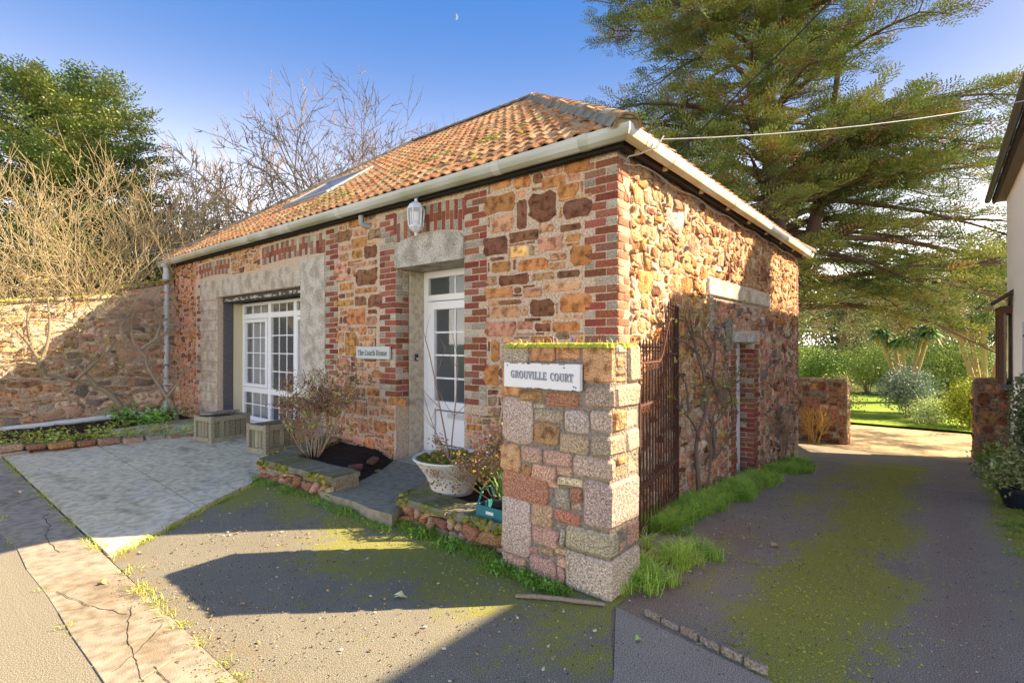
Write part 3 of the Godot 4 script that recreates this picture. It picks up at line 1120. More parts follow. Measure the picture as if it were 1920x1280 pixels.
	var list := rubble(-10.95, -0.2, 0.0, 3.36, masks, placed, [0.006, 5, 10, 3, 6, 2, 6, 2, 3], kinds, 0.011, 0.2, 0.035)
	put_stones("house_stone", list, F, front, 0.005, 0.016, 0.007)

	# --- rubble down the side
	masks = [[-0.1, -1.2, 0.23, 3.44], [2.26, 2.19, 5.22, 2.43], [3.1, -1.2, 4.66, 1.78], [7.28, -1.2, 7.6, 3.3]]
	kinds = func(u: float, y: float) -> String:
		if u > 2.2 and u < 5.3 and y < 2.2:
			return pick("qPpwkqo")
		if y < 0.9 or (u > 5.0 and y < 1.9):
			return pick("wqpPkbw")
		return pick("tutpotguptbwou")
	list = rubble(0.0, -1.0, 7.56, 3.36, masks, [], [0.012, 4, 9, 3, 6, 2, 5, 1, 3], kinds, 0.009, 0.24, 0.045)
	put_stones("house_stone", list, S, side, 0.005, 0.024, 0.006, 0.9)
	place_pieces("house_stone", 300)

	# side door: brick jambs, turned into the reveal
	var Rv := Transform3D(Basis(), Vector3(0, 0, -4.32))
	for k in 30:
		var y0 := -0.58 + k * 0.0755
		var y1 := y0 + 0.0655
		if y1 > 1.63:
			break
		var odd := k % 2 == 1
		brick(S, 3.43 - (0.215 if odd else 0.105), y0, 3.44, y1, false, side, "brick", 0.012)
		if not odd:
			brick(S, 3.43 - 0.3, y0, 3.43 - 0.117, y1, false, side, "brick", 0.01)
		brick(S, 4.32, y0, 4.32 + (0.215 if odd else 0.105), y1, false, side, "brick", 0.012)
		if not odd:
			brick(S, 4.32 + 0.117, y0, 4.32 + 0.32, y1, false, side, "brick", 0.01)
		if odd:
			brick(Rv, -0.195, y0, 0.01, y1, rng.randf() < 0.12, side)
		else:
			brick(Rv, -0.1, y0, 0.01, y1, rng.randf() < 0.12, side)
			brick(Rv, -0.195, y0, -0.112, y1, rng.randf() < 0.12, side)
	place_pieces("brick", 300)

	# --- lintels
	var lint := Mb.new()
	var lp := PackedVector2Array([Vector2(-3.11, 2.552), Vector2(-1.895, 2.552), Vector2(-1.895, 2.8), Vector2(-1.96, 2.85), Vector2(-2.2, 2.9), Vector2(-2.5, 2.915), Vector2(-2.8, 2.9), Vector2(-3.03, 2.85), Vector2(-3.11, 2.81)])
	prism(lint, lp, F, -0.44, 0.03, Color(0.42, 0.4, 0.36))
	obj("lintel", lint, M.render, house)
	var l2 := Mb.new()
	l2.bx(Vector3(-0.3, 2.2, -5.2), Vector3(0.035, 2.42, -2.27), Color(0.6, 0.53, 0.42), 0.015)
	obj("lintel", l2, M.render, house)
	var l3 := Mb.new()
	l3.bx(Vector3(-0.3, 1.623, -4.42), Vector3(0.045, 1.765, -3.3), Color(0.5, 0.48, 0.44), 0.01)
	obj("lintel", l3, M.render, house)
	# tall grey stones in the side wall
	var up := Mb.new()
	up.bx(Vector3(-0.1, 1.75, -2.42), Vector3(0.04, 2.19, -2.3), Color(0.36, 0.36, 0.36), 0.012)
	obj("jamb_stone", up, M.granite, side)
	var slate := Mb.new()
	slate.box(Transform3D(Basis.from_euler(Vector3(0.12, 0, 0)), Vector3(0.03, 1.72, -3.0)), Vector3(0.08, 0.44, 0.2), Color(0.2, 0.22, 0.21), 0.05)
	obj("jamb_stone", slate, M.stone, side)

	# --- render round the big window
	for k in 12:
		var y0 := 0.06 + k * 0.2
		var mb := Mb.new()
		var w := 0.78 + (0.08 if k % 2 else 0.0) + rng.randf_range(-0.02, 0.03)
		var f := rng.randf_range(0.9, 1.08)
		mb.bx(Vector3(-8.6 - w, y0, -0.1), Vector3(-8.602, y0 + 0.195, 0.012 + rng.randf_range(0, 0.006)), Color(0.47 * f, 0.41 * f, 0.35 * f), 0.014)
		obj("jamb_block", mb, M.render, front)
	var rs := Mb.new()
	var rp := PackedVector2Array()
	for q in [Vector2(-5.445, 0.0), Vector2(-4.6, 0.0), Vector2(-4.72, 0.6), Vector2(-4.66, 1.0), Vector2(-4.75, 1.3), Vector2(-4.75, 2.1), Vector2(-4.76, 2.7), Vector2(-4.77, 2.92), Vector2(-5.1, 2.89), Vector2(-5.445, 2.91)]:
		rp.append(q)
	prism(rs, rp, F, -0.05, 0.016, Color(0.47, 0.44, 0.39))
	obj("window_surround", rs, M.render, front)
	var rh := Mb.new()
	prism(rh, PackedVector2Array([Vector2(-9.42, 2.465), Vector2(-8.61, 2.47), Vector2(-8.598, 2.505), Vector2(-5.455, 2.505), Vector2(-5.447, 2.8), Vector2(-5.9, 2.84), Vector2(-6.9, 2.83), Vector2(-7.7, 2.86), Vector2(-8.6, 2.83), Vector2(-9.4, 2.88)]), F, -0.05, 0.019, Color(0.45, 0.4, 0.34))
	obj("window_surround", rh, M.render, front)
	# old timber frame in the opening
	var tb := Mb.new()
	tb.bx(Vector3(-8.598, 0.12, -0.28), Vector3(-8.56, 2.4, -0.1), Color(0.12, 0.12, 0.14), 0.006)
	tb.bx(Vector3(-8.598, 2.4, -0.3), Vector3(-5.452, 2.498, -0.09), Color(0.1, 0.095, 0.09), 0.008)
	obj("timber_frame", tb, M.wood, house)
	var flake := Mb.new()
	for k in 60:
		var x := rng.randf_range(-8.5, -5.6)
		flake.bx(Vector3(x, 2.41 + rng.randf() * 0.03, -0.092), Vector3(x + rng.randf_range(0.02, 0.12), 2.42 + rng.randf() * 0.05, -0.088), Color(0.5, 0.5, 0.48))
	obj("flaking_paint", flake, M.paint, house, "stuff")
	var cream := Mb.new()
	cream.bx(Vector3(-8.598, 0.12, -0.5), Vector3(-8.57, 2.4, -0.283), Color(0.6, 0.53, 0.36))
	obj("reveal_board", cream, M.paint, house)
	build_window(house)
	build_door(house)
	# side door of pale painted boards
	var sd := Mb.new()
	sd.bx(Vector3(-0.27, -0.44, -4.318), Vector3(-0.2, 1.62, -3.442), Color(0.8, 0.81, 0.82), 0.006)
	for k in 7:
		sd.bx(Vector3(-0.2, -0.4, -4.3 + k * 0.123), Vector3(-0.19, 1.6, -4.19 + k * 0.123), Color(0.82, 0.83, 0.84), 0.004)
	var sdo := obj("side_door", sd, M.paint, house)
	var sh := Mb.new()
	sh.bx(Vector3(-0.19, 0.42, -4.1), Vector3(-0.175, 0.68, -4.05), Color(0.2, 0.22, 0.24), 0.004)
	sh.bar(Vector3(-0.15, 0.58, -4.08), Vector3(-0.15, 0.58, -3.96), 0.02, 0.02, Color(0.2, 0.22, 0.24), 0.004)
	sh.bar(Vector3(-0.19, 0.58, -4.075), Vector3(-0.14, 0.58, -4.075), 0.02, 0.02, Color(0.2, 0.22, 0.24), 0.004)
	obj("handle", sh, M.paint, sdo)
	var st := Mb.new()
	st.bx(Vector3(-0.5, -0.6, -4.318), Vector3(0.12, -0.44, -3.442), Color(0.36, 0.35, 0.32), 0.02)
	obj("doorstep", st, M.concrete, house)
	build_roof(house)
	build_gutters(house)
	# the rooms behind the glass
	var room := Mb.new()
	room.bx(Vector3(-10.4, 0.02, -4.2), Vector3(-0.55, 0.1, -0.52), Color(0.25, 0.2, 0.15))
	room.bx(Vector3(-10.4, 0.1, -4.3), Vector3(-0.55, 2.9, -4.2), Color(0.5, 0.47, 0.42))
	room.bx(Vector3(-10.4, 2.9, -7.0), Vector3(-0.55, 3.0, -0.52), Color(0.6, 0.6, 0.58))
	room.bx(Vector3(-4.3, 0.1, -4.2), Vector3(-4.2, 2.9, -0.52), Color(0.5, 0.47, 0.42))
	obj("inner_walls", room, M.stucco, house)
	for c in [[-8.5, -7.62], [-5.95, -5.5]]:
		var cu := Mb.new()
		var prev := Vector3()
		for k in 41:
			var x: float = lerpf(c[0], c[1], k / 40.0)
			var p := Vector3(x, 0.18, -0.62 + 0.028 * sin(k * 1.3) + 0.012 * sin(k * 0.37))
			if k > 0:
				cu.quad(prev, p, p + Vector3.UP * 2.25, prev + Vector3.UP * 2.25, Color(0.42, 0.41, 0.39))
			prev = p
		obj("curtain", cu, M.paint, house)


func prism(m: Mb, poly: PackedVector2Array, fr: Transform3D, w0: float, w1: float, col: Color) -> void:
	var idx := Geometry2D.triangulate_polygon(poly)
	var area := 0.0
	for i in poly.size():
		area += poly[i].cross(poly[(i + 1) % poly.size()])
	for k in range(0, idx.size(), 3):
		var a := poly[idx[k]]
		var b := poly[idx[k + 1]]
		var c := poly[idx[k + 2]]
		if (b - a).cross(c - a) < 0.0:
			var t := b
			b = c
			c = t
		m.flat(fr * Vector3(a.x, a.y, w1), fr * Vector3(b.x, b.y, w1), fr * Vector3(c.x, c.y, w1), col)
		m.flat(fr * Vector3(a.x, a.y, w0), fr * Vector3(c.x, c.y, w0), fr * Vector3(b.x, b.y, w0), col)
	for i in poly.size():
		var p := poly[i]
		var q := poly[(i + 1) % poly.size()]
		if area < 0.0:
			var t := p
			p = q
			q = t
		m.quad(fr * Vector3(p.x, p.y, w0), fr * Vector3(q.x, q.y, w0), fr * Vector3(q.x, q.y, w1), fr * Vector3(p.x, p.y, w1), col)


func arch_bricks(fr: Transform3D, parent: Node, u0: float, u1: float, v0: float, rise: float, v1: float, count: int) -> void:
	var w := (u1 - u0) / count
	for k in count:
		var a := u0 + k * w + 0.005
		var b := u0 + (k + 1) * w - 0.005
		var t := (k + 0.5) / count * 2.0 - 1.0
		var lo := v0 + rise * (1.0 - t * t) + 0.012
		var hi := v1 + 0.02 * (1.0 - t * t)
		var cut := lerpf(lo, hi, 0.33 if k % 2 == 0 else 0.67)
		brick(fr, a, lo, b, cut - 0.005, (k % 2 == 0) if rng.randf() < 0.85 else false, parent)
		brick(fr, a, cut + 0.005, b, hi, (k % 2 == 1) if rng.randf() < 0.85 else true, parent)


func build_window(house: Node3D) -> void:
	var W := Color(0.83, 0.83, 0.83)
	var z := -0.45
	var m := Mb.new()
	var fr := func(x0: float, y0: float, x1: float, y1: float, d: float) -> void:
		m.bx(Vector3(x0, y0, z - 0.06), Vector3(x1, y1, z + d), W, 0.006)
	fr.call(-8.57, 0.13, -8.5, 2.4, 0.0)
	fr.call(-5.53, 0.13, -5.452, 2.4, 0.0)
	fr.call(-8.5, 2.34, -5.53, 2.4, 0.0)
	fr.call(-8.5, 0.13, -5.53, 0.2, 0.0)
	for x in [-7.48, -6.54]:
		fr.call(x, 0.2, x + 0.1, 2.34, 0.002)
	for y in [0.665, 2.09]:
		for s in [[-8.5, -7.48], [-7.38, -6.54], [-6.44, -5.53]]:
			fr.call(s[0], y, s[1], y + 0.1, 0.004)
	var win := obj("window", m, M.paint, house)
	var bars := func(x0: float, x1: float, y0: float, y1: float, rows: int) -> void:
		var b := Mb.new()
		for k in range(1, 3):
			var x := lerpf(x0, x1, k / 3.0)
			b.bx(Vector3(x - 0.01, y0, z - 0.036), Vector3(x + 0.01, y1, z - 0.022), W)
		for k in range(1, rows):
			var y := lerpf(y0, y1, float(k) / rows)
			for c in 3:
				b.bx(Vector3(lerpf(x0, x1, c / 3.0) + 0.0102, y - 0.01, z - 0.036), Vector3(lerpf(x0, x1, (c + 1) / 3.0) - 0.0102, y + 0.01, z - 0.022), W)
		obj("glazing_bar", b, M.paint, win)
		for j in rows:
			for c in 3:
				var p := Mb.new()
				var a0 := lerpf(x0, x1, c / 3.0)
				var a1 := lerpf(x0, x1, (c + 1) / 3.0)
				var b0 := lerpf(y0, y1, float(j) / rows)
				var b1 := lerpf(y0, y1, float(j + 1) / rows)
				p.quad(Vector3(a0, b0, z - 0.03), Vector3(a1, b0, z - 0.03), Vector3(a1, b1, z - 0.03), Vector3(a0, b1, z - 0.03), Color.WHITE)
				obj("pane", p, M.glass, win)
	for s in [[-8.5, -7.48, true], [-7.38, -6.54, false], [-6.44, -5.53, true]]:
		bars.call(s[0], s[1], 2.19, 2.34, 1)
		bars.call(s[0], s[1], 0.2, 0.665, 2)
		if s[2]:
			var c := Mb.new()
			c.bx(Vector3(s[0] + 0.012, 0.775, z - 0.05), Vector3(s[0] + 0.075, 2.08, z + 0.022), W, 0.006)
			c.bx(Vector3(s[1] - 0.075, 0.775, z - 0.05), Vector3(s[1] - 0.012, 2.08, z + 0.022), W, 0.006)
			c.bx(Vector3(s[0] + 0.075, 0.775, z - 0.05), Vector3(s[1] - 0.075, 0.84, z + 0.022), W, 0.006)
			c.bx(Vector3(s[0] + 0.075, 2.015, z - 0.05), Vector3(s[1] - 0.075, 2.08, z + 0.022), W, 0.006)
			obj("casement", c, M.paint, win)
			bars.call(s[0] + 0.075, s[1] - 0.075, 0.84, 2.015, 4)
		else:
			bars.call(s[0], s[1], 0.765, 2.09, 4)
	var sill := Mb.new()
	sill.bx(Vector3(-8.57, 0.09, z - 0.05), Vector3(-5.452, 0.128, z + 0.09), W, 0.01)
	obj("sill", sill, M.paint, win)
	var base := Mb.new()
	base.bx(Vector3(-8.598, -0.05, -0.5), Vector3(-5.452, 0.088, -0.02), Color(0.36, 0.3, 0.27), 0.01)
	obj("threshold", base, M.render, house)


func build_door(house: Node3D) -> void:
	var W := Color(0.83, 0.83, 0.83)
	var z := -0.43
	# concrete lining of the recess
	var con := Mb.new()
	con.bx(Vector3(-3.108, 0.1, -0.5), Vector3(-3.085, 2.55, -0.205), Color(0.38, 0.36, 0.33), 0.006)
	con.bx(Vector3(-1.925, 0.1, -0.5), Vector3(-1.902, 2.55, -0.205), Color(0.38, 0.36, 0.33), 0.006)
	obj("recess_lining", con, M.concrete, house)
	var m := Mb.new()
	m.bx(Vector3(-3.083, 0.2, z - 0.06), Vector3(-3.0, 2.548, z), W, 0.006)
	m.bx(Vector3(-2.01, 0.2, z - 0.06), Vector3(-1.927, 2.548, z), W, 0.006)
	m.bx(Vector3(-3.0, 2.46, z - 0.06), Vector3(-2.01, 2.548, z), W, 0.006)
	m.bx(Vector3(-3.0, 2.16, z - 0.06), Vector3(-2.01, 2.24, z), W, 0.006)
	m.bx(Vector3(-3.083, 0.15, z - 0.06), Vector3(-1.927, 0.198, z + 0.04), Color(0.5, 0.5, 0.5), 0.006)
	var fr := obj("door_frame", m, M.paint, house)
	var p := Mb.new()
	p.quad(Vector3(-3.0, 2.24, z - 0.03), Vector3(-2.01, 2.24, z - 0.03), Vector3(-2.01, 2.46, z - 0.03), Vector3(-3.0, 2.46, z - 0.03), Color.WHITE)
	obj("pane", p, M.glass, fr)
	var fb := Mb.new()
	fb.bx(Vector3(-2.52, 2.24, z - 0.036), Vector3(-2.5, 2.46, z - 0.022), W)
	obj("glazing_bar", fb, M.paint, fr)
	var d := Mb.new()
	var x0 := -2.985
	var x1 := -2.025
	d.bx(Vector3(x0, 0.205, z - 0.05), Vector3(-2.87, 2.15, z + 0.012), W, 0.006)
	d.bx(Vector3(-2.14, 0.205, z - 0.05), Vector3(x1, 2.15, z + 0.012), W, 0.006)
	d.bx(Vector3(-2.87, 2.045, z - 0.05), Vector3(-2.14, 2.15, z + 0.012), W, 0.006)
	d.bx(Vector3(-2.87, 0.76, z - 0.05), Vector3(-2.14, 0.87, z + 0.012), W, 0.006)
	d.bx(Vector3(-2.87, 0.205, z - 0.05), Vector3(-2.14, 0.3, z + 0.012), W, 0.006)
	d.bx(Vector3(-2.85, 0.318, z - 0.05), Vector3(-2.16, 0.742, z - 0.004), W, 0.012)
	var door := obj("front_door", d, M.paint, house)
	var gl := Mb.new()
	gl.quad(Vector3(-2.87, 0.3, z - 0.045), Vector3(-2.14, 0.3, z - 0.045), Vector3(-2.14, 0.76, z - 0.045), Vector3(-2.87, 0.76, z - 0.045), Color(0.08, 0.1, 0.12))
	obj("panel_groove", gl, M.paint, door)
	var b := Mb.new()
	b.bx(Vector3(-2.515, 0.87, z - 0.036), Vector3(-2.495, 2.045, z - 0.018), W)
	for k in range(1, 4):
		var y := lerpf(0.87, 2.045, k / 4.0)
		b.bx(Vector3(-2.87, y - 0.011, z - 0.036), Vector3(-2.5152, y + 0.011, z - 0.018), W)
		b.bx(Vector3(-2.4948, y - 0.011, z - 0.036), Vector3(-2.14, y + 0.011, z - 0.018), W)
	obj("glazing_bar", b, M.paint, door)
	for j in 4:
		for c in 2:
			var q := Mb.new()
			var a0 := -2.87 + c * 0.365
			var y0 := lerpf(0.87, 2.045, j / 4.0)
			var y1 := lerpf(0.87, 2.045, (j + 1) / 4.0)
			q.quad(Vector3(a0, y0, z - 0.028), Vector3(a0 + 0.365, y0, z - 0.028), Vector3(a0 + 0.365, y1, z - 0.028), Vector3(a0, y1, z - 0.028), Color.WHITE)
			obj("pane", q, M.glass, door)
	var l := Mb.new()
	l.bx(Vector3(-2.63, 0.66, z - 0.004), Vector3(-2.34, 0.735, z + 0.01), Color(0.66, 0.66, 0.64), 0.004)
	l.bx(Vector3(-2.61, 0.675, z + 0.01), Vector3(-2.36, 0.72, z + 0.014), Color(0.55, 0.55, 0.53), 0.002)
	obj("letter_plate", l, M.paint, door)
	var h := Mb.new()
	h.bx(Vector3(-2.945, 1.14, z + 0.012), Vector3(-2.91, 1.36, z + 0.02), W, 0.003)
	h.bar(Vector3(-2.93, 1.27, z + 0.05), Vector3(-2.8, 1.265, z + 0.05), 0.016, 0.02, W, 0.005)
	h.bar(Vector3(-2.93, 1.27, z + 0.01), Vector3(-2.93, 1.27, z + 0.055), 0.018, 0.018, W, 0.004)
	obj("handle", h, M.paint, door)
	var bl := Mb.new()
	bl.bx(Vector3(-3.084, 1.38, -0.33), Vector3(-3.06, 1.47, -0.28), Color(0.03, 0.03, 0.035), 0.006)
	bl.bx(Vector3(-3.06, 1.395, -0.32), Vector3(-3.056, 1.425, -0.29), Color(0.5, 0.5, 0.52), 0.001)
	tag(obj("doorbell", bl, M.paint), "small black doorbell on the concrete beside the white front door", "doorbell")
	var st := Mb.new()
	st.bx(Vector3(-3.085, -0.1, -0.5), Vector3(-1.925, 0.148, 0.02), Color(0.3, 0.3, 0.28), 0.01)
	obj("doorstep", st, M.concrete, house)


func build_roof(house: Node3D) -> void:
	var x0 := -11.15
	var x1 := 0.2
	var z1 := 0.2
	var z0 := -7.75
	var ye := 3.4
	var yr := 6.27
	var zr := -3.775
	var run := 3.975
	var a := Vector3(x0, ye, z1)
	var b := Vector3(x1, ye, z1)
	var c := Vector3(x1, ye, z0)
	var d := Vector3(x0, ye, z0)
	var r0 := Vector3(x0 + run, yr, zr)
	var r1 := Vector3(x1 - run, yr, zr)
	var m := Mb.new()
	var col := Color(0.16, 0.1, 0.07)
	for lift in [0.0, -0.06]:
		var o: Vector3 = Vector3.UP * lift
		m.quad(a + o, b + o, r1 + o, r0 + o, col)
		m.flat(b + o, c + o, r1 + o, col)
		m.quad(c + o, d + o, r0 + o, r1 + o, col)
		m.flat(d + o, a + o, r0 + o, col)
	for e in [[a, b], [b, c], [c, d], [d, a]]:
		m.quad(e[0] - Vector3.UP * 0.06, e[1] - Vector3.UP * 0.06, e[1], e[0], col)
	var roof := obj("roof", m, M.tile, house)
	# one pantile
	var tw := 0.172
	var tl := 0.31
	var mesh := []
	for variant in 3:
		var t := Mb.new()
		var pts := []
		for k in 9:
			var f := k / 8.0
			pts.append(Vector3((f - 0.5) * tw * 1.08, 0.03 + 0.022 * sin(TAU * (f * 0.98 + 0.02)), 0))
		for k in 8:
			var p: Vector3 = pts[k]
			var q: Vector3 = pts[k + 1]
			var up := Vector3(0, 0.0, -tl * 0.5)
			var dn := Vector3(0, 0.022 + 0.004 * variant, tl * 0.5)
			var np := Vector3(-cos(TAU * (k / 8.0)) * 0.6, 1, 0.05).normalized()
			var nq := Vector3(-cos(TAU * ((k + 1) / 8.0)) * 0.6, 1, 0.05).normalized()
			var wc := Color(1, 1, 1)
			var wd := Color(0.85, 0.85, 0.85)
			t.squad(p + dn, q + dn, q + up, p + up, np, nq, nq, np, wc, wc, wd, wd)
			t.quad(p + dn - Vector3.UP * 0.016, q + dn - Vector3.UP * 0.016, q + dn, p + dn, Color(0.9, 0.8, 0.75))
		mesh.append(t.mesh())
	var tints := [Color(0.46, 0.25, 0.12), Color(0.49, 0.29, 0.145), Color(0.42, 0.21, 0.105), Color(0.52, 0.35, 0.2), Color(0.3, 0.19, 0.11), Color(0.4, 0.29, 0.16)]
	var mats := []
	for t in tints:
		var q: StandardMaterial3D = M.tile.duplicate()
		q.albedo_color = Color(t.r * 1.15, t.g * 1.12, t.b * 1.1).linear_to_srgb()
		mats.append(q)
	var slopes := [
		[Vector3(x0, ye, z1), Vector3(1, 0, 0), Vector3(0, 0, -1), x1 - x0],
		[Vector3(x1, ye, z1), Vector3(0, 0, -1), Vector3(-1, 0, 0), z1 - z0],
		[Vector3(x1, ye, z0), Vector3(-1, 0, 0), Vector3(0, 0, 1), x1 - x0],
		[Vector3(x0, ye, z0), Vector3(0, 0, 1), Vector3(1, 0, 0), z1 - z0],
	]
	var pitch := atan2(yr - ye, run)
	var length := run / cos(pitch)
	var rest := []
	var rest_c := []
	var mine := []
	var sky_lo := [-7.95, -6.35, 1.5, 2.75]   # the rooflight, in x and along the slope
	for k in 4:
		var s: Array = slopes[k]
		var U: Vector3 = s[1]
		var inw: Vector3 = s[2]
		var up := inw * cos(pitch) + Vector3.UP * sin(pitch)
		var nrm := U.cross(up)
		var rows := 19
		for j in rows:
			var along := (0.025 if k == 0 else 0.11) + (j + 0.5) * (length - 0.08) / rows
			var ins := maxf(0.0, along * cos(pitch))
			var n := int((s[3] - 2.0 * ins) / tw) + 1
			for i in n:
				var u: float = ins + (i + 0.5) * (s[3] - 2.0 * ins) / n
				u = (floorf(u / tw) + 0.5) * tw
				if u < ins - 0.05 or u > s[3] - ins + 0.05:
					continue
				var p: Vector3 = s[0] + U * u + up * along + nrm * 0.01
				if k == 0 and p.x > sky_lo[0] and p.x < sky_lo[1] and along > sky_lo[2] and along < sky_lo[3]:
					continue
				var bs := Basis(U, nrm, -up).rotated(nrm, rng.randf_range(-0.025, 0.025)).rotated(U, rng.randf_range(-0.01, 0.02))
				var tr := Transform3D(bs, p + nrm * rng.randf_range(-0.003, 0.006))
				var tint := rng.randi_range(0, 5)
				if k == 0:
					mine.append([1.0 / (p - EYE).length_squared(), tr, tint])
				else:
					rest.append(tr)
					rest_c.append(tints[tint])
	mine.sort_custom(func(p, q): return p[0] > q[0])
	for i in mine.size():
		if i < 300:
			var o := MeshInstance3D.new()
			o.name = numbered("roof_tile", roof)
			o.mesh = mesh[i % 3]
			o.material_override = mats[mine[i][2]]
			o.transform = mine[i][1]
			roof.add_child(o, true)
		else:
			rest.append(mine[i][1])
			rest_c.append(tints[mine[i][2]])
	many("roof_tile", mesh[0], M.tile, rest, rest_c, roof)
	# hip and ridge tiles: half round, bedded in mortar
	for h in [[b, r1, "hip_tile"], [a, r0, "hip_tile"], [c, r1, "hip_tile"], [d, r0, "hip_tile"], [r1, r0, "ridge_tile"]]:
		var from: Vector3 = h[0]
		var to: Vector3 = h[1]
		var n := int((to - from).length() / 0.36)
		var dir := (to - from).normalized()
		var sd := dir.cross(Vector3.UP).normalized()
		var nn := sd.cross(dir)
		for i in n:
			var mb := Mb.new()
			var p := from + dir * ((i + 0.02) * (to - from).length() / n)
			var q := from + dir * ((i + 1.12) * (to - from).length() / n)
			var col2 := (tints[rng.randi_range(0, 5)] as Color) * rng.randf_range(0.75, 1.05)
			if rng.randf() < 0.35:
				col2 = Color(0.36, 0.33, 0.26)
			for e in 8:
				var a0 := PI * e / 8.0
				var a1 := PI * (e + 1) / 8.0
				var n0 := sd * cos(a0) + nn * sin(a0)
				var n1 := sd * cos(a1) + nn * sin(a1)
				var rp := 0.125
				var rq := 0.11
				var off := nn * 0.0
				mb.squad(p + n0 * rp + off, q + n0 * rq + off, q + n1 * rq + off, p + n1 * rp + off, n0, n0, n1, n1, col2, col2, col2, col2)
				mb.quad(p + n0 * rp, p + n1 * rp, p + n1 * (rp - 0.02), p + n0 * (rp - 0.02), col2 * 0.9)
				if i == 0:
					mb.flat(p + dir * 0.015, p + dir * 0.015 + n0 * (rp - 0.015), p + dir * 0.015 + n1 * (rp - 0.015), Color(0.32, 0.28, 0.22))
			obj(h[2], mb, M.tile, roof)
		var bed := Mb.new()
		var prev := []
		for i in n * 3 + 1:
			var p := from.lerp(to, i / (n * 3.0))
			var wob := rng.randf_range(0.0, 0.02)
			var row := [p + sd * (0.15 + wob) + nn * 0.0, p + sd * 0.1 + nn * 0.075, p - sd * 0.1 + nn * 0.075, p - sd * (0.15 + wob) + nn * 0.0]
			if i > 0:
				for q in 3:
					bed.quad(prev[q], prev[q + 1], row[q + 1], row[q], Color(0.2, 0.19, 0.15) * rng.randf_range(0.7, 1.2))
			prev = row
		obj("mortar_bed", bed, M.mortar, roof)
	# rooflight: a raised grey frame with a dark pane
	var up0 := Vector3(0, sin(pitch), -cos(pitch))
	var nr0 := Vector3(0, cos(pitch), sin(pitch))
	var fr := Transform3D(Basis(Vector3(1, 0, 0), up0, nr0), Vector3(0, ye, z1))
	var rl := Mb.new()
	var gy := Color(0.3, 0.3, 0.3)
	for q in [[sky_lo[0], sky_lo[2], sky_lo[1], sky_lo[2] + 0.1], [sky_lo[0], sky_lo[3] - 0.1, sky_lo[1], sky_lo[3]], [sky_lo[0], sky_lo[2] + 0.1, sky_lo[0] + 0.1, sky_lo[3] - 0.1], [sky_lo[1] - 0.1, sky_lo[2] + 0.1, sky_lo[1], sky_lo[3] - 0.1]]:
		rl.box(fr * Transform3D(Basis(), Vector3((q[0] + q[2]) / 2, (q[1] + q[3]) / 2, 0.055)), Vector3(q[2] - q[0], q[3] - q[1], 0.11), gy, 0.01)
	var rlo := obj("rooflight", rl, M.paint, roof)
	var pn := Mb.new()
	pn.box(fr * Transform3D(Basis(), Vector3((sky_lo[0] + sky_lo[1]) / 2, (sky_lo[2] + sky_lo[3]) / 2, 0.085)), Vector3(sky_lo[1] - sky_lo[0] - 0.2, sky_lo[3] - sky_lo[2] - 0.2, 0.02), Color(0.1, 0.12, 0.14))
	obj("pane", pn, plain(Color(0.25, 0.28, 0.3), 0.15), rlo)
	var fl := Mb.new()
	fl.box(fr * Transform3D(Basis(), Vector3(sky_lo[1] + 0.1, (sky_lo[2] + sky_lo[3]) / 2, 0.045)), Vector3(0.2, sky_lo[3] - sky_lo[2] + 0.3, 0.05), Color(0.33, 0.3, 0.26), 0.01)
	fl.box(fr * Transform3D(Basis(), Vector3((sky_lo[0] + sky_lo[1]) / 2, sky_lo[2] - 0.08, 0.05)), Vector3(sky_lo[1] - sky_lo[0], 0.16, 0.05), Color(0.33, 0.3, 0.26), 0.01)
	obj("flashing", fl, M.concrete, rlo)
	# moss cushions on the tiles
	var ms := Mb.new()
	for k in 420:
		var along := rng.randf_range(0.3, 1.7) if k < 305 else rng.randf_range(0.2, 4.0)
		var x := rng.randf_range(-6.4, -1.6)
		if k < 230:
			var spot: Array = [[-5.6, 1.0], [-4.9, 0.75], [-3.9, 1.15], [-3.4, 1.4], [-6.1, 0.9], [-2.3, 1.5]][k % 6]
			x = spot[0] + rng.randfn(0.0, 0.16)
			along = spot[1] + rng.randfn(0.0, 0.1)
		if x > x1 - along * cos(pitch) - 0.35 or x < x0 + along * cos(pitch) + 0.35:
			continue
		var p := fr * Vector3(x, along, 0.045)
		var sz := rng.randf_range(0.012, 0.045)
		var cc := Color(0.22, 0.23, 0.035) * rng.randf_range(0.6, 1.2)
		ms.lathe(Transform3D(Basis(Vector3(1, 0, 0), nr0, Vector3(1, 0, 0).cross(nr0)) , p), [Vector2(sz * 1.3, -0.02), Vector2(sz, sz * 0.5), Vector2(sz * 0.4, sz * 0.85), Vector2(0, sz * 0.9)], 7, cc)
	obj("moss", ms, M.moss, roof, "stuff")


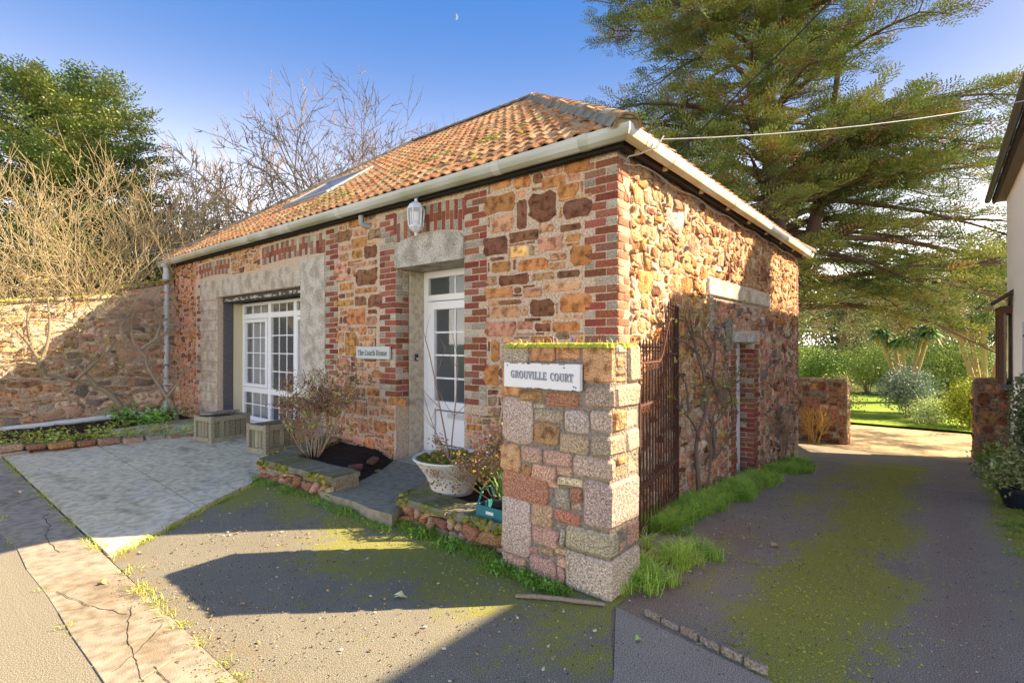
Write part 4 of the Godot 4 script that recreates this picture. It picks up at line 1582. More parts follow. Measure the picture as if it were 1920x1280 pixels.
func build_gutters(house: Node3D) -> void:
	# boards under the eaves
	var f := Mb.new()
	f.bx(Vector3(-11.05, 3.3, 0.021), Vector3(0.1, 3.45, 0.1), Color(0.035, 0.035, 0.037), 0.006)
	obj("fascia_board", f, M.wood, house)
	var f2 := Mb.new()
	f2.bx(Vector3(0.046, 3.3, -7.65), Vector3(0.1, 3.45, 0.019), Color(0.07, 0.05, 0.042), 0.006)
	obj("fascia_board", f2, M.wood, house)
	var soffit := Mb.new()
	soffit.bx(Vector3(-0.02, 3.33, -7.6), Vector3(0.045, 3.45, 0.0), Color(0.06, 0.045, 0.04))
	obj("soffit", soffit, M.wood, house)
	var prof := [Vector2(0.002, 3.445), Vector2(0.004, 3.39), Vector2(0.02, 3.345), Vector2(0.05, 3.32), Vector2(0.08, 3.32), Vector2(0.115, 3.345), Vector2(0.132, 3.39), Vector2(0.136, 3.435), Vector2(0.128, 3.438), Vector2(0.124, 3.39), Vector2(0.108, 3.353), Vector2(0.078, 3.33), Vector2(0.052, 3.33), Vector2(0.026, 3.352), Vector2(0.01, 3.39)]
	var run := func(m: Mb, front: bool, a: float, b: float, mitre: bool, grow: float, col: Callable) -> void:
		var mid := Vector2(0.065, 3.39)
		for k in prof.size() - 1:
			var p: Vector2 = mid + (prof[k] - mid) * grow
			var q: Vector2 = mid + (prof[k + 1] - mid) * grow
			var d := (q - p).normalized()
			var nr := Vector2(d.y, -d.x)
			if k < 8 and nr.dot(p - mid) < 0.0:
				nr = -nr
			var steps := maxi(1, int(absf(b - a) / 0.3))
			for s in steps:
				var t0 := lerpf(a, b, float(s) / steps)
				var t1 := lerpf(a, b, float(s + 1) / steps)
				var P := []
				for e in [[p, t0], [q, t0], [q, t1], [p, t1]]:
					var o: Vector2 = e[0]
					var t: float = e[1]
					if mitre and s == steps - 1 and t == t1:
						t = 0.1 + o.x
					P.append(Vector3(t, o.y, 0.1 + o.x) if front else Vector3(0.1 + o.x, o.y, t))
				var n3 := Vector3(0, nr.y, nr.x) if front else Vector3(nr.x, nr.y, 0)
				var c0: Color = col.call(p.y, t0)
				var c1: Color = col.call(q.y, t0)
				var c2: Color = col.call(q.y, t1)
				var c3: Color = col.call(p.y, t1)
				m.squad(P[0], P[1], P[2], P[3], n3, n3, n3, n3, c0, c1, c2, c3)
	var algae := func(y: float, t: float) -> Color:
		var k := sstep(3.43, 3.36, y) * sstep(-0.45, 0.2, noise.get_noise_1d(t * 150.0) + 0.4 * noise.get_noise_1d(t * 900.0))
		return Color(0.47, 0.47, 0.45).lerp(Color(0.22, 0.22, 0.12), 0.85 * k)
	var yellow := func(y: float, t: float) -> Color:
		var k := sstep(3.4, 3.34, y) * sstep(-0.5, 0.1, noise.get_noise_1d(t * 120.0 + 40.0))
		return Color(0.74, 0.75, 0.74).lerp(Color(0.5, 0.36, 0.12), 0.8 * k)
	var gm := Mb.new()
	run.call(gm, true, -11.2, 0.1, true, 1.0, algae)
	var gu := obj("gutter", gm, M.plastic, house)
	gu.set_meta("label", "weathered grey gutter streaked with green algae along the front eaves")
	var g2 := Mb.new()
	run.call(g2, false, -7.85, 0.1, true, 1.0, yellow)
	var gu2 := obj("gutter", g2, M.plastic, house)
	for x in [-10.3, -9.1, -7.95, -6.75, -5.45, -4.1, -2.7, -1.25, -0.22]:
		var mb := Mb.new()
		run.call(mb, true, x - 0.05, x + 0.05, false, 1.06, algae)
		obj("bracket", mb, M.plastic, gu)
	for z in [-0.15, -0.75, -1.75, -2.7, -3.65, -4.6, -5.55, -6.5, -7.4]:
		var mb := Mb.new()
		run.call(mb, false, z - 0.02, z + 0.02, false, 1.07, yellow)
		mb.bx(Vector3(0.101, 3.3, z - 0.015), Vector3(0.14, 3.335, z + 0.015), Color(0.5, 0.4, 0.25))
		obj("bracket", mb, M.plastic, gu2)
	var ec := Mb.new()
	ec.bx(Vector3(-11.21, 3.31, 0.1), Vector3(-11.198, 3.44, 0.24), Color(0.5, 0.52, 0.54), 0.004)
	ec.bx(Vector3(-11.02, 3.29, 0.095), Vector3(-10.84, 3.36, 0.245), Color(0.48, 0.51, 0.55), 0.01)
	obj("outlet", ec, M.plastic, gu)
	var dp := Mb.new()
	var pc := Color(0.44, 0.48, 0.53)
	dp.tube([Vector3(-10.92, 3.32, 0.16), Vector3(-10.92, 0.22, 0.16), Vector3(-10.9, 0.14, 0.2)], [0.06, 0.06, 0.06], 12, pc)
	dp.tube([Vector3(-10.92, 3.12, 0.16), Vector3(-10.92, 3.0, 0.16)], [0.072, 0.072], 12, pc)
	var dpo := thing("downpipe", "grey plastic downpipe at the far left end of the coach house front", "downpipe", Vector3(-10.92, 0.1, 0.16))
	obj("pipe", dp, M.plastic, dpo).position -= dpo.position
	var br := Mb.new()
	for y in [0.7, 2.0]:
		br.bx(Vector3(-10.99, y, 0.02), Vector3(-10.85, y + 0.04, 0.235), pc, 0.01)
	obj("bracket", br, M.plastic, dpo).position -= dpo.position
	# a short grey pipe end below the fascia
	var so := Mb.new()
	so.tube([Vector3(-3.72, 3.3, 0.1), Vector3(-3.72, 3.2, 0.1), Vector3(-3.69, 3.17, 0.05), Vector3(-3.67, 3.17, -0.02)], [0.035, 0.035, 0.035, 0.035], 10, Color(0.3, 0.32, 0.34))
	tag(obj("floodlight", so, M.plastic), "small grey plastic elbow fitting under the eaves between window and lantern", "fitting")


# ---------------------------------------------------------------- walls and pillar
func wall_top(z: float) -> float:
	if z < 0.95:
		return lerpf(3.02, 2.76, z / 0.95)
	return lerpf(2.62, 2.36, clampf((z - 0.95) / 1.9, 0.0, 1.0)) - 0.05 * maxf(0.0, z - 2.85)


func build_garden_wall() -> void:
	var fr := Transform3D(Basis(Vector3(0, 0, -1), Vector3.UP, Vector3(1, 0, 0)), Vector3(-10.9, 0, 0))
	var wall := thing("garden_wall", "old rubble stone garden wall running left from the coach house, mossy and stepped along its top", "wall")
	var poly := PackedVector2Array([Vector2(-3.35, -0.3)])
	poly.append(Vector2(-0.005, -0.3))
	for z in [0.005, 0.5, 0.94]:
		poly.append(Vector2(-z, wall_top(z) - 0.06))
	for z in [0.96, 2.0, 2.85, 3.35]:
		poly.append(Vector2(-z, wall_top(z) - 0.06))
	var m := Mb.new()
	prism(m, poly, fr, -0.45, 0.0, Color(0.46, 0.37, 0.28))
	var core := obj("core", m, M.mortar, wall)
	var kinds := func(u: float, y: float) -> String: return pick("pwnwwnkpGwqP")
	var list := []
	for s in rubble(-3.33, -0.15, 0.0, 3.0, [], [], [0.01, 5, 13, 3, 7, 2, 8, 1, 3], kinds, 0.012, 0.24, 0.05):
		var ok := true
		for q in s[0]:
			if q.y > wall_top(-q.x) - 0.07:
				ok = false
		if ok:
			list.append(s)
	put_stones("garden_stone", list, fr, core, 0.008, 0.035, 0.008, 0.9)
	place_pieces("garden_stone", 280)
	var z := 0.02
	while z < 3.2:
		var w := rng.randf_range(0.16, 0.42)
		if z < 0.95 and z + w > 0.95:
			w = 0.95 - z
		var mb := Mb.new()
		var mid := z + w / 2.0
		var slope := atan2(wall_top(minf(z + w, 0.94) if z < 0.95 else z + w) - wall_top(z), w)
		mb.box(Transform3D(Basis.from_euler(Vector3(-slope + rng.randf_range(-0.03, 0.03), 0, 0)), Vector3(-11.1, wall_top(mid) - 0.02 + rng.randf_range(-0.012, 0.012), mid)), Vector3(0.52 + rng.randf_range(-0.03, 0.05), 0.075, w - 0.012), Color(0.42, 0.37, 0.29) * rng.randf_range(0.75, 1.15), 0.02)
		obj("coping_stone", mb, M.stone, wall)
		z += w
	var ms := Mb.new()
	for k in 420:
		var zz := rng.randf_range(0.0, 0.95) if k < 220 else rng.randf_range(0.95, 3.2)
		var sz := rng.randf_range(0.02, 0.055)
		ms.lathe(Transform3D(Basis(), Vector3(-10.9 + rng.randf_range(-0.3, 0.06), wall_top(zz) + 0.012, zz)), [Vector2(sz * 1.4, -0.02), Vector2(sz, sz * 0.35), Vector2(0, sz * 0.6)], 6, Color(0.19, 0.19, 0.04) * rng.randf_range(0.6, 1.2))
	obj("moss", ms, M.moss, wall, "stuff")


func build_pillar() -> void:
	var P := thing("gate_pillar", "square granite gate pillar of squared blocks with moss on top, nearest the camera", "gate pillar", Vector3(0.18, 0, 1.05))
	var x0 := -0.27
	var x1 := 0.63
	var z0 := 0.84
	var z1 := 1.27
	var m := Mb.new()
	m.bx(Vector3(x0 + 0.012, -0.2, z0 + 0.01), Vector3(x1 - 0.02, 1.585, z1 - 0.022), Color(0.24, 0.21, 0.17))
	var core := obj("core", m, M.mortar, P)
	core.position -= P.position
	var fr := Transform3D(Basis(), Vector3(0, 0, z1 - 0.022))
	for s in PILLAR_STONES:
		var mb := Mb.new()
		stone(mb, stone_poly(s[0], s[1], s[2], s[3], 0.004, 0.05), fr, rng.randf_range(0.012, 0.03), 0.012, tint_of(s[4]), 0.006, 0.5)
		obj("stone", mb, M.granite if s[4] in "GPRY" else M.stone, core, "", Vector3((s[0] + s[2]) / 2, (s[1] + s[3]) / 2, z1))
	for s in PILLAR_CORNER:
		var mb := Mb.new()
		var y0 := maxf(s[0], -0.12) + 0.005
		var y1: float = s[1] - 0.005
		var a := Vector3(s[2] + 0.004, y0, maxf(s[3], z0) + 0.004)
		var b := Vector3(x1 + rng.randf_range(-0.008, 0.006), y1, z1 + rng.randf_range(-0.006, 0.008))
		block(mb, a, b, 0.022, tint_of(s[4]))
		obj("quoin_stone", mb, M.granite if s[4] == "G" else M.stone, core, "", (a + b) / 2)
	for s in PILLAR_SIDE:
		var mb := Mb.new()
		var a := Vector3(x1 - 0.12, s[1] + 0.004, maxf(s[2], z0) + 0.004)
		var b := Vector3(x1 - rng.randf_range(-0.004, 0.02), s[3] - 0.004, s[0] - 0.004)
		block(mb, a, b, 0.016, tint_of(s[4]))
		obj("stone", mb, M.granite if s[4] in "GPRY" else M.stone, core, "", (a + b) / 2)
	# back and left faces
	for f in [[Transform3D(Basis(Vector3(0, 0, 1), Vector3.UP, Vector3(-1, 0, 0)), Vector3(x0 + 0.012, 0, 0)), z0, z1 - 0.03], [Transform3D(Basis(Vector3(-1, 0, 0), Vector3.UP, Vector3(0, 0, -1)), Vector3(0, 0, z0 + 0.01)), -x1 + 0.13, -x0]]:
		for s in rubble(f[1], -0.1, f[2], 1.58, [], [], [0.02, 5, 9, 4, 6, 3, 6, 2, 4], func(u: float, y: float) -> String: return pick("GPOGR"), 0.006, 0.1, 0.02):
			var mb := Mb.new()
			stone(mb, s[0], f[0], rng.randf_range(0.008, 0.02), 0.012, tint_of(s[1]))
			obj("stone", mb, M.granite, core)
	var ms := Mb.new()
	for k in 520:
		var sz := rng.randf_range(0.008, 0.024)
		var px := rng.randf_range(x0 + 0.06, x1 - 0.02)
		var pz := rng.randf_range(z0 + 0.02, z1 - 0.02) if k > 180 else z1 - rng.randf_range(0.0, 0.05)
		ms.lathe(Transform3D(Basis(), Vector3(px, 1.588, pz)), [Vector2(sz * 1.5, -0.012), Vector2(sz, sz * 0.7), Vector2(0, sz)], 6, Color(0.4, 0.36, 0.05).lerp(Color(0.18, 0.24, 0.04), rng.randf()))
	var mo := obj("moss", ms, M.moss, P, "stuff")
	mo.position -= P.position
	# grass and small flowers in the moss
	var gr := Mb.new()
	for k in 46:
		var p := Vector3(rng.randf_range(x0 + 0.1, x1 - 0.05), 1.59, rng.randf_range(z0 + 0.1, z1 - 0.03))
		blade(gr, p, rng.randf_range(0.02, 0.09), 0.003, Color(0.3, 0.3, 0.08) if rng.randf() < 0.5 else Color(0.4, 0.32, 0.16))
	obj("grass", gr, M.leaf, P, "stuff").position -= P.position
	for q in [[0.16, 1.2, "left"], [0.29, 1.18, "right"]]:
		var fl := Mb.new()
		fl.tube([Vector3(q[0], 1.585, q[1]), Vector3(q[0] + 0.006, 1.62, q[1])], [0.002, 0.002], 4, Color(0.12, 0.2, 0.04))
		for k in 5:
			var an := TAU * k / 5.0
			var o := Vector3(cos(an), 0, sin(an))
			fl.flat(Vector3(q[0] + 0.006, 1.61, q[1]), Vector3(q[0], 1.64, q[1]) + o * 0.013, Vector3(q[0], 1.636, q[1]) + o.rotated(Vector3.UP, 0.9) * 0.013, Color(0.1, 0.05, 0.24))
		tag(obj("violet", fl, M.leaf), "tiny purple flower in the moss on the gate pillar, the %s one of two" % q[2], "flower", "purple flowers on the gate pillar")
	# the sign board
	var b := Mb.new()
	b.bx(Vector3(-0.205, 1.298, 1.274), Vector3(0.43, 1.47, 1.31), Color(0.72, 0.7, 0.68), 0.003)
	for k in 14:
		var x := rng.randf_range(-0.2, 0.4)
		var top := rng.randf() < 0.6
		b.bx(Vector3(x, 1.462 if top else 1.298, 1.3085), Vector3(x + rng.randf_range(0.008, 0.05), 1.4705 if top else 1.304, 1.3103), Color(0.3, 0.26, 0.22))
	for q in [[-0.17, 1.45], [0.4, 1.32], [0.31, 1.445], [0.385, 1.325]]:
		b.lathe(Transform3D(Basis(Vector3(1, 0, 0), Vector3(0, 0, 1), Vector3(0, -1, 0)), Vector3(q[0], q[1], 1.31)), [Vector2(0.007, 0.0005), Vector2(0, 0.001)], 8, Color(0.2, 0.19, 0.18))
	var sg := thing("name_board", "white painted name board with worn black capitals on the front of the granite gate pillar", "sign", Vector3(0.11, 1.3, 1.29))
	obj("board", b, M.stucco, sg).position -= sg.position
	for pass_ in 2:
		lettering("lettering", "GROUVILLE  COURT", 0.52, 0.052, Vector3(0.12 + 0.006 * pass_, 1.386 - 0.005 * pass_, 1.3112 + 0.0006 * pass_), sg, plain(Color(0.12, 0.13, 0.155) if pass_ == 0 else Color(0.36, 0.365, 0.39), 0.8), Color.WHITE, -0.02)
	# a stick and leaves before it
	var sk := Mb.new()
	sk.tube([Vector3(0.14, 0.02, 1.6), Vector3(0.24, 0.024, 1.535), Vector3(0.36, 0.02, 1.46), Vector3(0.47, 0.024, 1.42), Vector3(0.56, 0.022, 1.37), Vector3(0.625, 0.018, 1.335)], [0.012, 0.016, 0.014, 0.015, 0.013, 0.009], 7, Color(0.27, 0.22, 0.17))
	tag(obj("fallen_branch", sk, M.bark), "bare fallen stick lying at the foot of the gate pillar", "branch")


func block(m: Mb, a: Vector3, b: Vector3, ch: float, col: Color) -> void:
	# a squared block with worn, uneven faces
	var n0 := m.v.size()
	m.bx(a, b, col, ch)
	var mid := (a + b) / 2.0
	for i in range(n0, m.v.size()):
		var p := m.v[i]
		m.v[i] = p + Vector3(noise.get_noise_3d(p.x * 500.0, p.y * 500.0, p.z * 500.0), noise.get_noise_3d(p.x * 500.0 + 50.0, p.y * 500.0, p.z * 500.0), noise.get_noise_3d(p.x * 500.0, p.y * 500.0 + 50.0, p.z * 500.0)) * 0.012
		m.c[i] = col * (1.0 + 0.25 * noise.get_noise_3d(p.x * 300.0, p.y * 300.0, p.z * 300.0))


func lettering(called: String, text: String, width: float, height: float, at: Vector3, parent: Node, material: Material, _c: Color, tilt := 0.0) -> void:
	var tm := TextMesh.new()
	var f := SystemFont.new()
	f.font_names = PackedStringArray(["Droid Serif"])
	f.font_weight = 700
	tm.font = f
	tm.text = text
	tm.font_size = 64
	tm.pixel_size = 0.001
	tm.depth = 0.01
	var box := tm.get_aabb()
	var o := MeshInstance3D.new()
	o.name = numbered(called, parent)
	o.mesh = tm
	o.material_override = material
	o.scale = Vector3(width / box.size.x, height / box.size.y, 0.1)
	o.rotation.z = tilt
	o.position = at - Vector3((box.position.x + box.size.x / 2) * o.scale.x, (box.position.y + box.size.y / 2) * o.scale.y, 0)
	if parent != self:
		o.position -= parent.position
	parent.add_child(o, true)


func blade(m: Mb, p: Vector3, h: float, w: float, col: Color, lean := 0.6) -> void:
	var an := rng.randf() * TAU
	var o := Vector3(cos(an), 0, sin(an))
	var s := Vector3(-o.z, 0, o.x) * w
	var l := rng.randf_range(0.1, lean) * h
	var a := p + Vector3.UP * h * 0.55 + o * l * 0.35
	var b := p + Vector3.UP * h * (1.0 - 0.25 * lean) + o * l * 1.2
	m.quad(p - s, p + s, a + s * 0.8, a - s * 0.8, col * 0.85)
	m.flat(a - s * 0.8, a + s * 0.8, b, col * 1.1)


func build_white_house() -> void:
	var H := thing("white_house", "white rendered two storey house with dark eaves at the right edge of the lane", "house")
	var W := Color(0.76, 0.76, 0.77)
	var zf := -12.1
	var m := Mb.new()
	m = opening_wall(Vector3(3.1, -1.4, zf), Vector3(3.5, 5.0, -4.4), 2, [[-9.3, 1.0, -8.5, 2.0], [-7.4, 2.95, -6.1, 4.5]], W)
	m.bx(Vector3(3.5, -1.4, zf), Vector3(9.0, 5.0, zf + 0.4), W)
	m.bx(Vector3(3.5, -1.4, -4.8), Vector3(9.0, 5.0, -4.4), W)
	m.bx(Vector3(8.6, -1.4, zf + 0.4), Vector3(9.0, 5.0, -4.8), W)
	m.bx(Vector3(3.5, 2.3, zf + 0.4), Vector3(8.6, 2.4, -4.8), W)
	obj("wall", m, M.stucco, H)
	# the wing that stands back from the lane
	var wg := Mb.new()
	wg.bx(Vector3(5.75, -0.6, -4.6), Vector3(9.0, 5.0, 1.3), W)
	var wings := [obj("wing_wall", wg, M.stucco, H)]
	var r := Mb.new()
	var dk := Color(0.06, 0.055, 0.055)
	var ye := 5.0
	var hip := func(r: Mb, x0: float, x1: float, z0: float, z1: float, near_hip: bool) -> void:
		var mid := (x0 + x1) / 2.0
		var yr := ye + (mid - x0) * 0.62
		var rn := z1 - ((mid - x0) if near_hip else 0.0)
		var rf := z0 + (mid - x0)
		for lift in [0.0, -0.1]:
			var o: Vector3 = Vector3.UP * lift
			var a := Vector3(x0, ye, z1) + o
			var b := Vector3(x1, ye, z1) + o
			var c := Vector3(x1, ye, z0) + o
			var d := Vector3(x0, ye, z0) + o
			var p := Vector3(mid, yr, rn) + o
			var q := Vector3(mid, yr, rf) + o
			r.quad(d, a, p, q, dk)
			r.quad(b, c, q, p, dk)
			r.flat(a, b, p, dk)
			r.flat(c, d, q, dk)
		for e in [[x0, z0, x0, z1], [x0, z1, x1, z1], [x1, z1, x1, z0], [x1, z0, x0, z0]]:
			r.quad(Vector3(e[0], ye - 0.1, e[1]), Vector3(e[2], ye - 0.1, e[3]), Vector3(e[2], ye, e[3]), Vector3(e[0], ye, e[1]), dk)
	hip.call(r, 2.87, 9.3, zf - 0.3, -4.28, true)
	obj("roof", r, M.tile, H)
	r = Mb.new()
	hip.call(r, 5.46, 9.4, -8.0, 1.6, true)
	wings.append(obj("wing_roof", r, M.tile, H))
	var fs := Mb.new()
	fs.bx(Vector3(2.88, 4.86, zf - 0.28), Vector3(2.93, 5.03, -4.17), Color(0.05, 0.045, 0.045), 0.006)
	fs.bx(Vector3(2.93, 4.88, zf - 0.1), Vector3(3.098, 4.93, -4.25), Color(0.2, 0.18, 0.17))
	obj("fascia_board", fs, M.wood, H)
	var gt := Mb.new()
	gt.tube([Vector3(2.8, 4.97, zf - 0.35), Vector3(2.8, 4.97, -4.15)], [0.06, 0.06], 10, Color(0.06, 0.055, 0.055))
	obj("gutter", gt, M.plastic, H)
	var ch := Mb.new()
	ch.bx(Vector3(5.6, 6.0, -11.0), Vector3(6.5, 8.75, -10.0), Color(0.32, 0.17, 0.12), 0.02)
	ch.bx(Vector3(5.53, 8.55, -11.07), Vector3(6.57, 8.68, -9.93), Color(0.3, 0.16, 0.12), 0.02)
	obj("chimney", ch, M.brick, H)
	for o in [[-9.3, 1.0, -8.5, 2.0], [-7.4, 2.95, -6.1, 4.5]]:
		var w := Mb.new()
		var P := Color(0.7, 0.7, 0.7)
		w.bx(Vector3(3.28, o[1], o[0]), Vector3(3.34, o[3], o[0] + 0.07), P, 0.004)
		w.bx(Vector3(3.28, o[1], o[2] - 0.07), Vector3(3.34, o[3], o[2]), P, 0.004)
		w.bx(Vector3(3.28, o[1], o[0] + 0.07), Vector3(3.34, o[1] + 0.07, o[2] - 0.07), P, 0.004)
		w.bx(Vector3(3.28, o[3] - 0.07, o[0] + 0.07), Vector3(3.34, o[3], o[2] - 0.07), P, 0.004)
		var wo := obj("window", w, M.paint, H)
		var pn := Mb.new()
		pn.quad(Vector3(3.31, o[1], o[2]), Vector3(3.31, o[1], o[0]), Vector3(3.31, o[3], o[0]), Vector3(3.31, o[3], o[2]), Color.WHITE)
		obj("pane", pn, M.glass, wo)
		var sl := Mb.new()
		sl.bx(Vector3(3.0, o[1] - 0.09, o[0] - 0.08), Vector3(3.3, o[1] - 0.003, o[2] + 0.08), Color(0.06, 0.06, 0.065), 0.01)
		obj("sill", sl, M.paint, wo)
	# small timber bay with its own roof at the far corner
	var bay := Mb.new()
	var tb := Color(0.16, 0.09, 0.06)
	for z in [-12.05, -11.5, -10.95]:
		bay.bx(Vector3(2.9, 0.75, z - 0.04), Vector3(2.96, 2.25, z + 0.04), tb, 0.006)
	bay.bx(Vector3(2.9, 2.25, -12.1), Vector3(3.098, 2.4, -10.9), tb, 0.006)
	bay.bx(Vector3(2.9, 0.62, -12.1), Vector3(3.098, 0.75, -10.9), Color(0.14, 0.14, 0.14), 0.01)
	bay.bx(Vector3(2.96, 0.75, -12.08), Vector3(3.0, 2.25, -10.92), Color(0.3, 0.26, 0.22))
	var bo := obj("bay_window", bay, M.wood, H)
	var br := Mb.new()
	prism(br, PackedVector2Array([Vector2(2.76, 2.4), Vector2(3.098, 2.66), Vector2(3.098, 2.74), Vector2(2.74, 2.46)]), Transform3D(Basis(), Vector3.ZERO), -12.3, -10.7, Color(0.08, 0.07, 0.07))
	br.tube([Vector3(2.74, 2.39, -12.3), Vector3(2.74, 2.39, -10.7)], [0.055, 0.055], 9, Color(0.35, 0.33, 0.2))
	obj("bay_roof", br, M.wood, bo)
	var la := Mb.new()
	la.lathe(Transform3D(Basis(), Vector3(3.04, 1.72, -7.6)), [Vector2(0.0, 0.12), Vector2(0.03, 0.11), Vector2(0.09, 0.0), Vector2(0.0, 0.0)], 12, Color(0.03, 0.03, 0.03))
	la.bx(Vector3(3.05, 1.72, -7.66), Vector3(3.098, 1.9, -7.54), Color(0.03, 0.03, 0.03), 0.005)
	for ch2 in H.get_children():
		if not ch2 in wings:
			ch2.position.x += 0.27
	for i in la.v.size():
		la.v[i].x += 0.27
	tag(obj("wall_light", la, M.paint), "small black conical wall light on the white house", "wall light")


func build_far_walls() -> void:
	# the two stone walls with the gap into the yard behind
	for w in [[-3.5, 0.33, -11.75, 0.62, "low stone wall end beside the lane, left of the gap to the sunny yard", "P"], [2.78, 3.38, -11.5, 0.78, "dark stone gate pier against the white house, right of the gap to the yard", "k"]]:
		var o := thing("boundary_wall", w[4], "wall", Vector3(w[1], -1.0, w[2]))
		var m := Mb.new()
		m.bx(Vector3(w[0], -1.5, w[2] - 0.42), Vector3(w[1], w[3], w[2]), Color(0.26, 0.2, 0.15))
		var core := obj("core", m, M.mortar, o)
		core.position -= o.position
		var F := Transform3D(Basis(), Vector3(0, 0, w[2]))
		var S := Transform3D(Basis(Vector3(0, 0, -1), Vector3.UP, Vector3(1, 0, 0)), Vector3(w[1], 0, 0))
		var L := Transform3D(Basis(Vector3(0, 0, 1), Vector3.UP, Vector3(-1, 0, 0)), Vector3(w[0], 0, 0))
		var dark := func(u: float, y: float) -> String: return pick("bnkqbPnO") if w[5] == "k" else pick("bPqOnkRG")
		for f in [[F, w[0], w[1]], [S, -w[2], -w[2] + 0.42], [L, w[2] - 0.42, w[2]]]:
			for s in rubble(f[1], -1.4, f[2], w[3], [], [], [0.01, 5, 10, 4, 7, 4, 8, 3, 5], dark, 0.012, 0.2, 0.03):
				var mb := Mb.new()
				stone(mb, s[0], f[0], rng.randf_range(0.012, 0.03), 0.016, tint_of(s[1]) * 0.75)
				obj("stone", mb, M.stone, core)
		var cp := Mb.new()
		var x: float = w[0]
		while x < w[1] - 0.05:
			var l := minf(rng.randf_range(0.25, 0.5), w[1] - x)
			cp.bx(Vector3(x + 0.01, w[3] + 0.002, w[2] - 0.44), Vector3(x + l - 0.01, w[3] + rng.randf_range(0.05, 0.1), w[2] + 0.03), Color(0.28, 0.24, 0.18) * rng.randf_range(0.7, 1.1), 0.02)
			x += l
		obj("coping", cp, M.stone, o).position -= o.position


# ---------------------------------------------------------------- raised beds and the path
func low_wall(called: String, label: String, pts: Array, top: float, width: float, inner_left: bool) -> void:
	var o := thing(called, label, "low wall", pts[0])
	for k in pts.size() - 1:
		var a: Vector3 = pts[k]
		var b: Vector3 = pts[k + 1]
		var d := (b - a)
		d.y = 0.0
		d = d.normalized()
		var nrm := d.cross(Vector3.UP) if inner_left else -d.cross(Vector3.UP)
		# outward is +nrm; the wall stands behind its outer face
		var U := d if inner_left else -d
		var org := a if inner_left else b
		var len := Vector3(b.x - a.x, 0, b.z - a.z).length()
		var fr := Transform3D(Basis(U, Vector3.UP, U.cross(Vector3.UP)), Vector3(org.x, 0, org.z))
		var m := Mb.new()
		m.box(fr * Transform3D(Basis(), Vector3(len / 2, top / 2 - 0.15, -width / 2 - 0.012 - 0.003 * k)), Vector3(len - 0.006 * k, top + 0.2, width - 0.03), Color(0.24, 0.2, 0.14))
		var core := obj("core", m, M.mortar, o)
		core.position -= o.position
		var gy := g(org.x, org.z)
		for s in rubble(0.0, -0.06, len, top - 0.035, [], [], [0.03, 4, 7, 3, 4, 2, 5, 2, 3], func(u: float, y: float) -> String: return pick("PPGROPO"), 0.007, 0.25, 0.03):
			var mb := Mb.new()
			stone(mb, s[0], fr, rng.randf_range(0.02, 0.045), 0.02, tint_of(s[1]) * 0.85, 0.01, 0.8)
			obj("stone", mb, M.granite, core)
		# a rough cement cap in lengths
		var x := 0.0
		while x < len - 0.02:
			var l := minf(rng.randf_range(0.5, 0.9), len - x)
			if len - x - l < 0.2:
				l = len - x
			var c := Mb.new()
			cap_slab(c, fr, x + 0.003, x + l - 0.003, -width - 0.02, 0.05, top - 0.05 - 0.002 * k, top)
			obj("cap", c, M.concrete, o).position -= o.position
			x += l
	var ms := Mb.new()
	for k in pts.size() - 1:
		var len2: float = (pts[k + 1] - pts[k]).length()
		for i in int(150 * len2):
			var p: Vector3 = pts[k].lerp(pts[k + 1], rng.randf())
			if noise.get_noise_2d(p.x * 300.0, p.z * 300.0 + 40.0) < 0.0:
				continue
			var out: Vector3 = (pts[k + 1] - pts[k]).normalized().cross(Vector3.UP) * (1.0 if inner_left else -1.0)
			var sz := rng.randf_range(0.008, 0.026)
			var y := top - rng.randf_range(0.0, 0.07)
			ms.lathe(Transform3D(Basis.from_euler(Vector3(rng.randf() * 1.5, rng.randf() * 6.0, 0)), Vector3(p.x, y, p.z) + out * rng.randf_range(0.01, 0.045)), [Vector2(sz * 1.4, -0.01), Vector2(sz, sz * 0.5), Vector2(0, sz * 0.8)], 6, Color(0.17, 0.17, 0.03) * rng.randf_range(0.6, 1.3))
	obj("moss", ms, M.moss, o, "stuff").position -= o.position


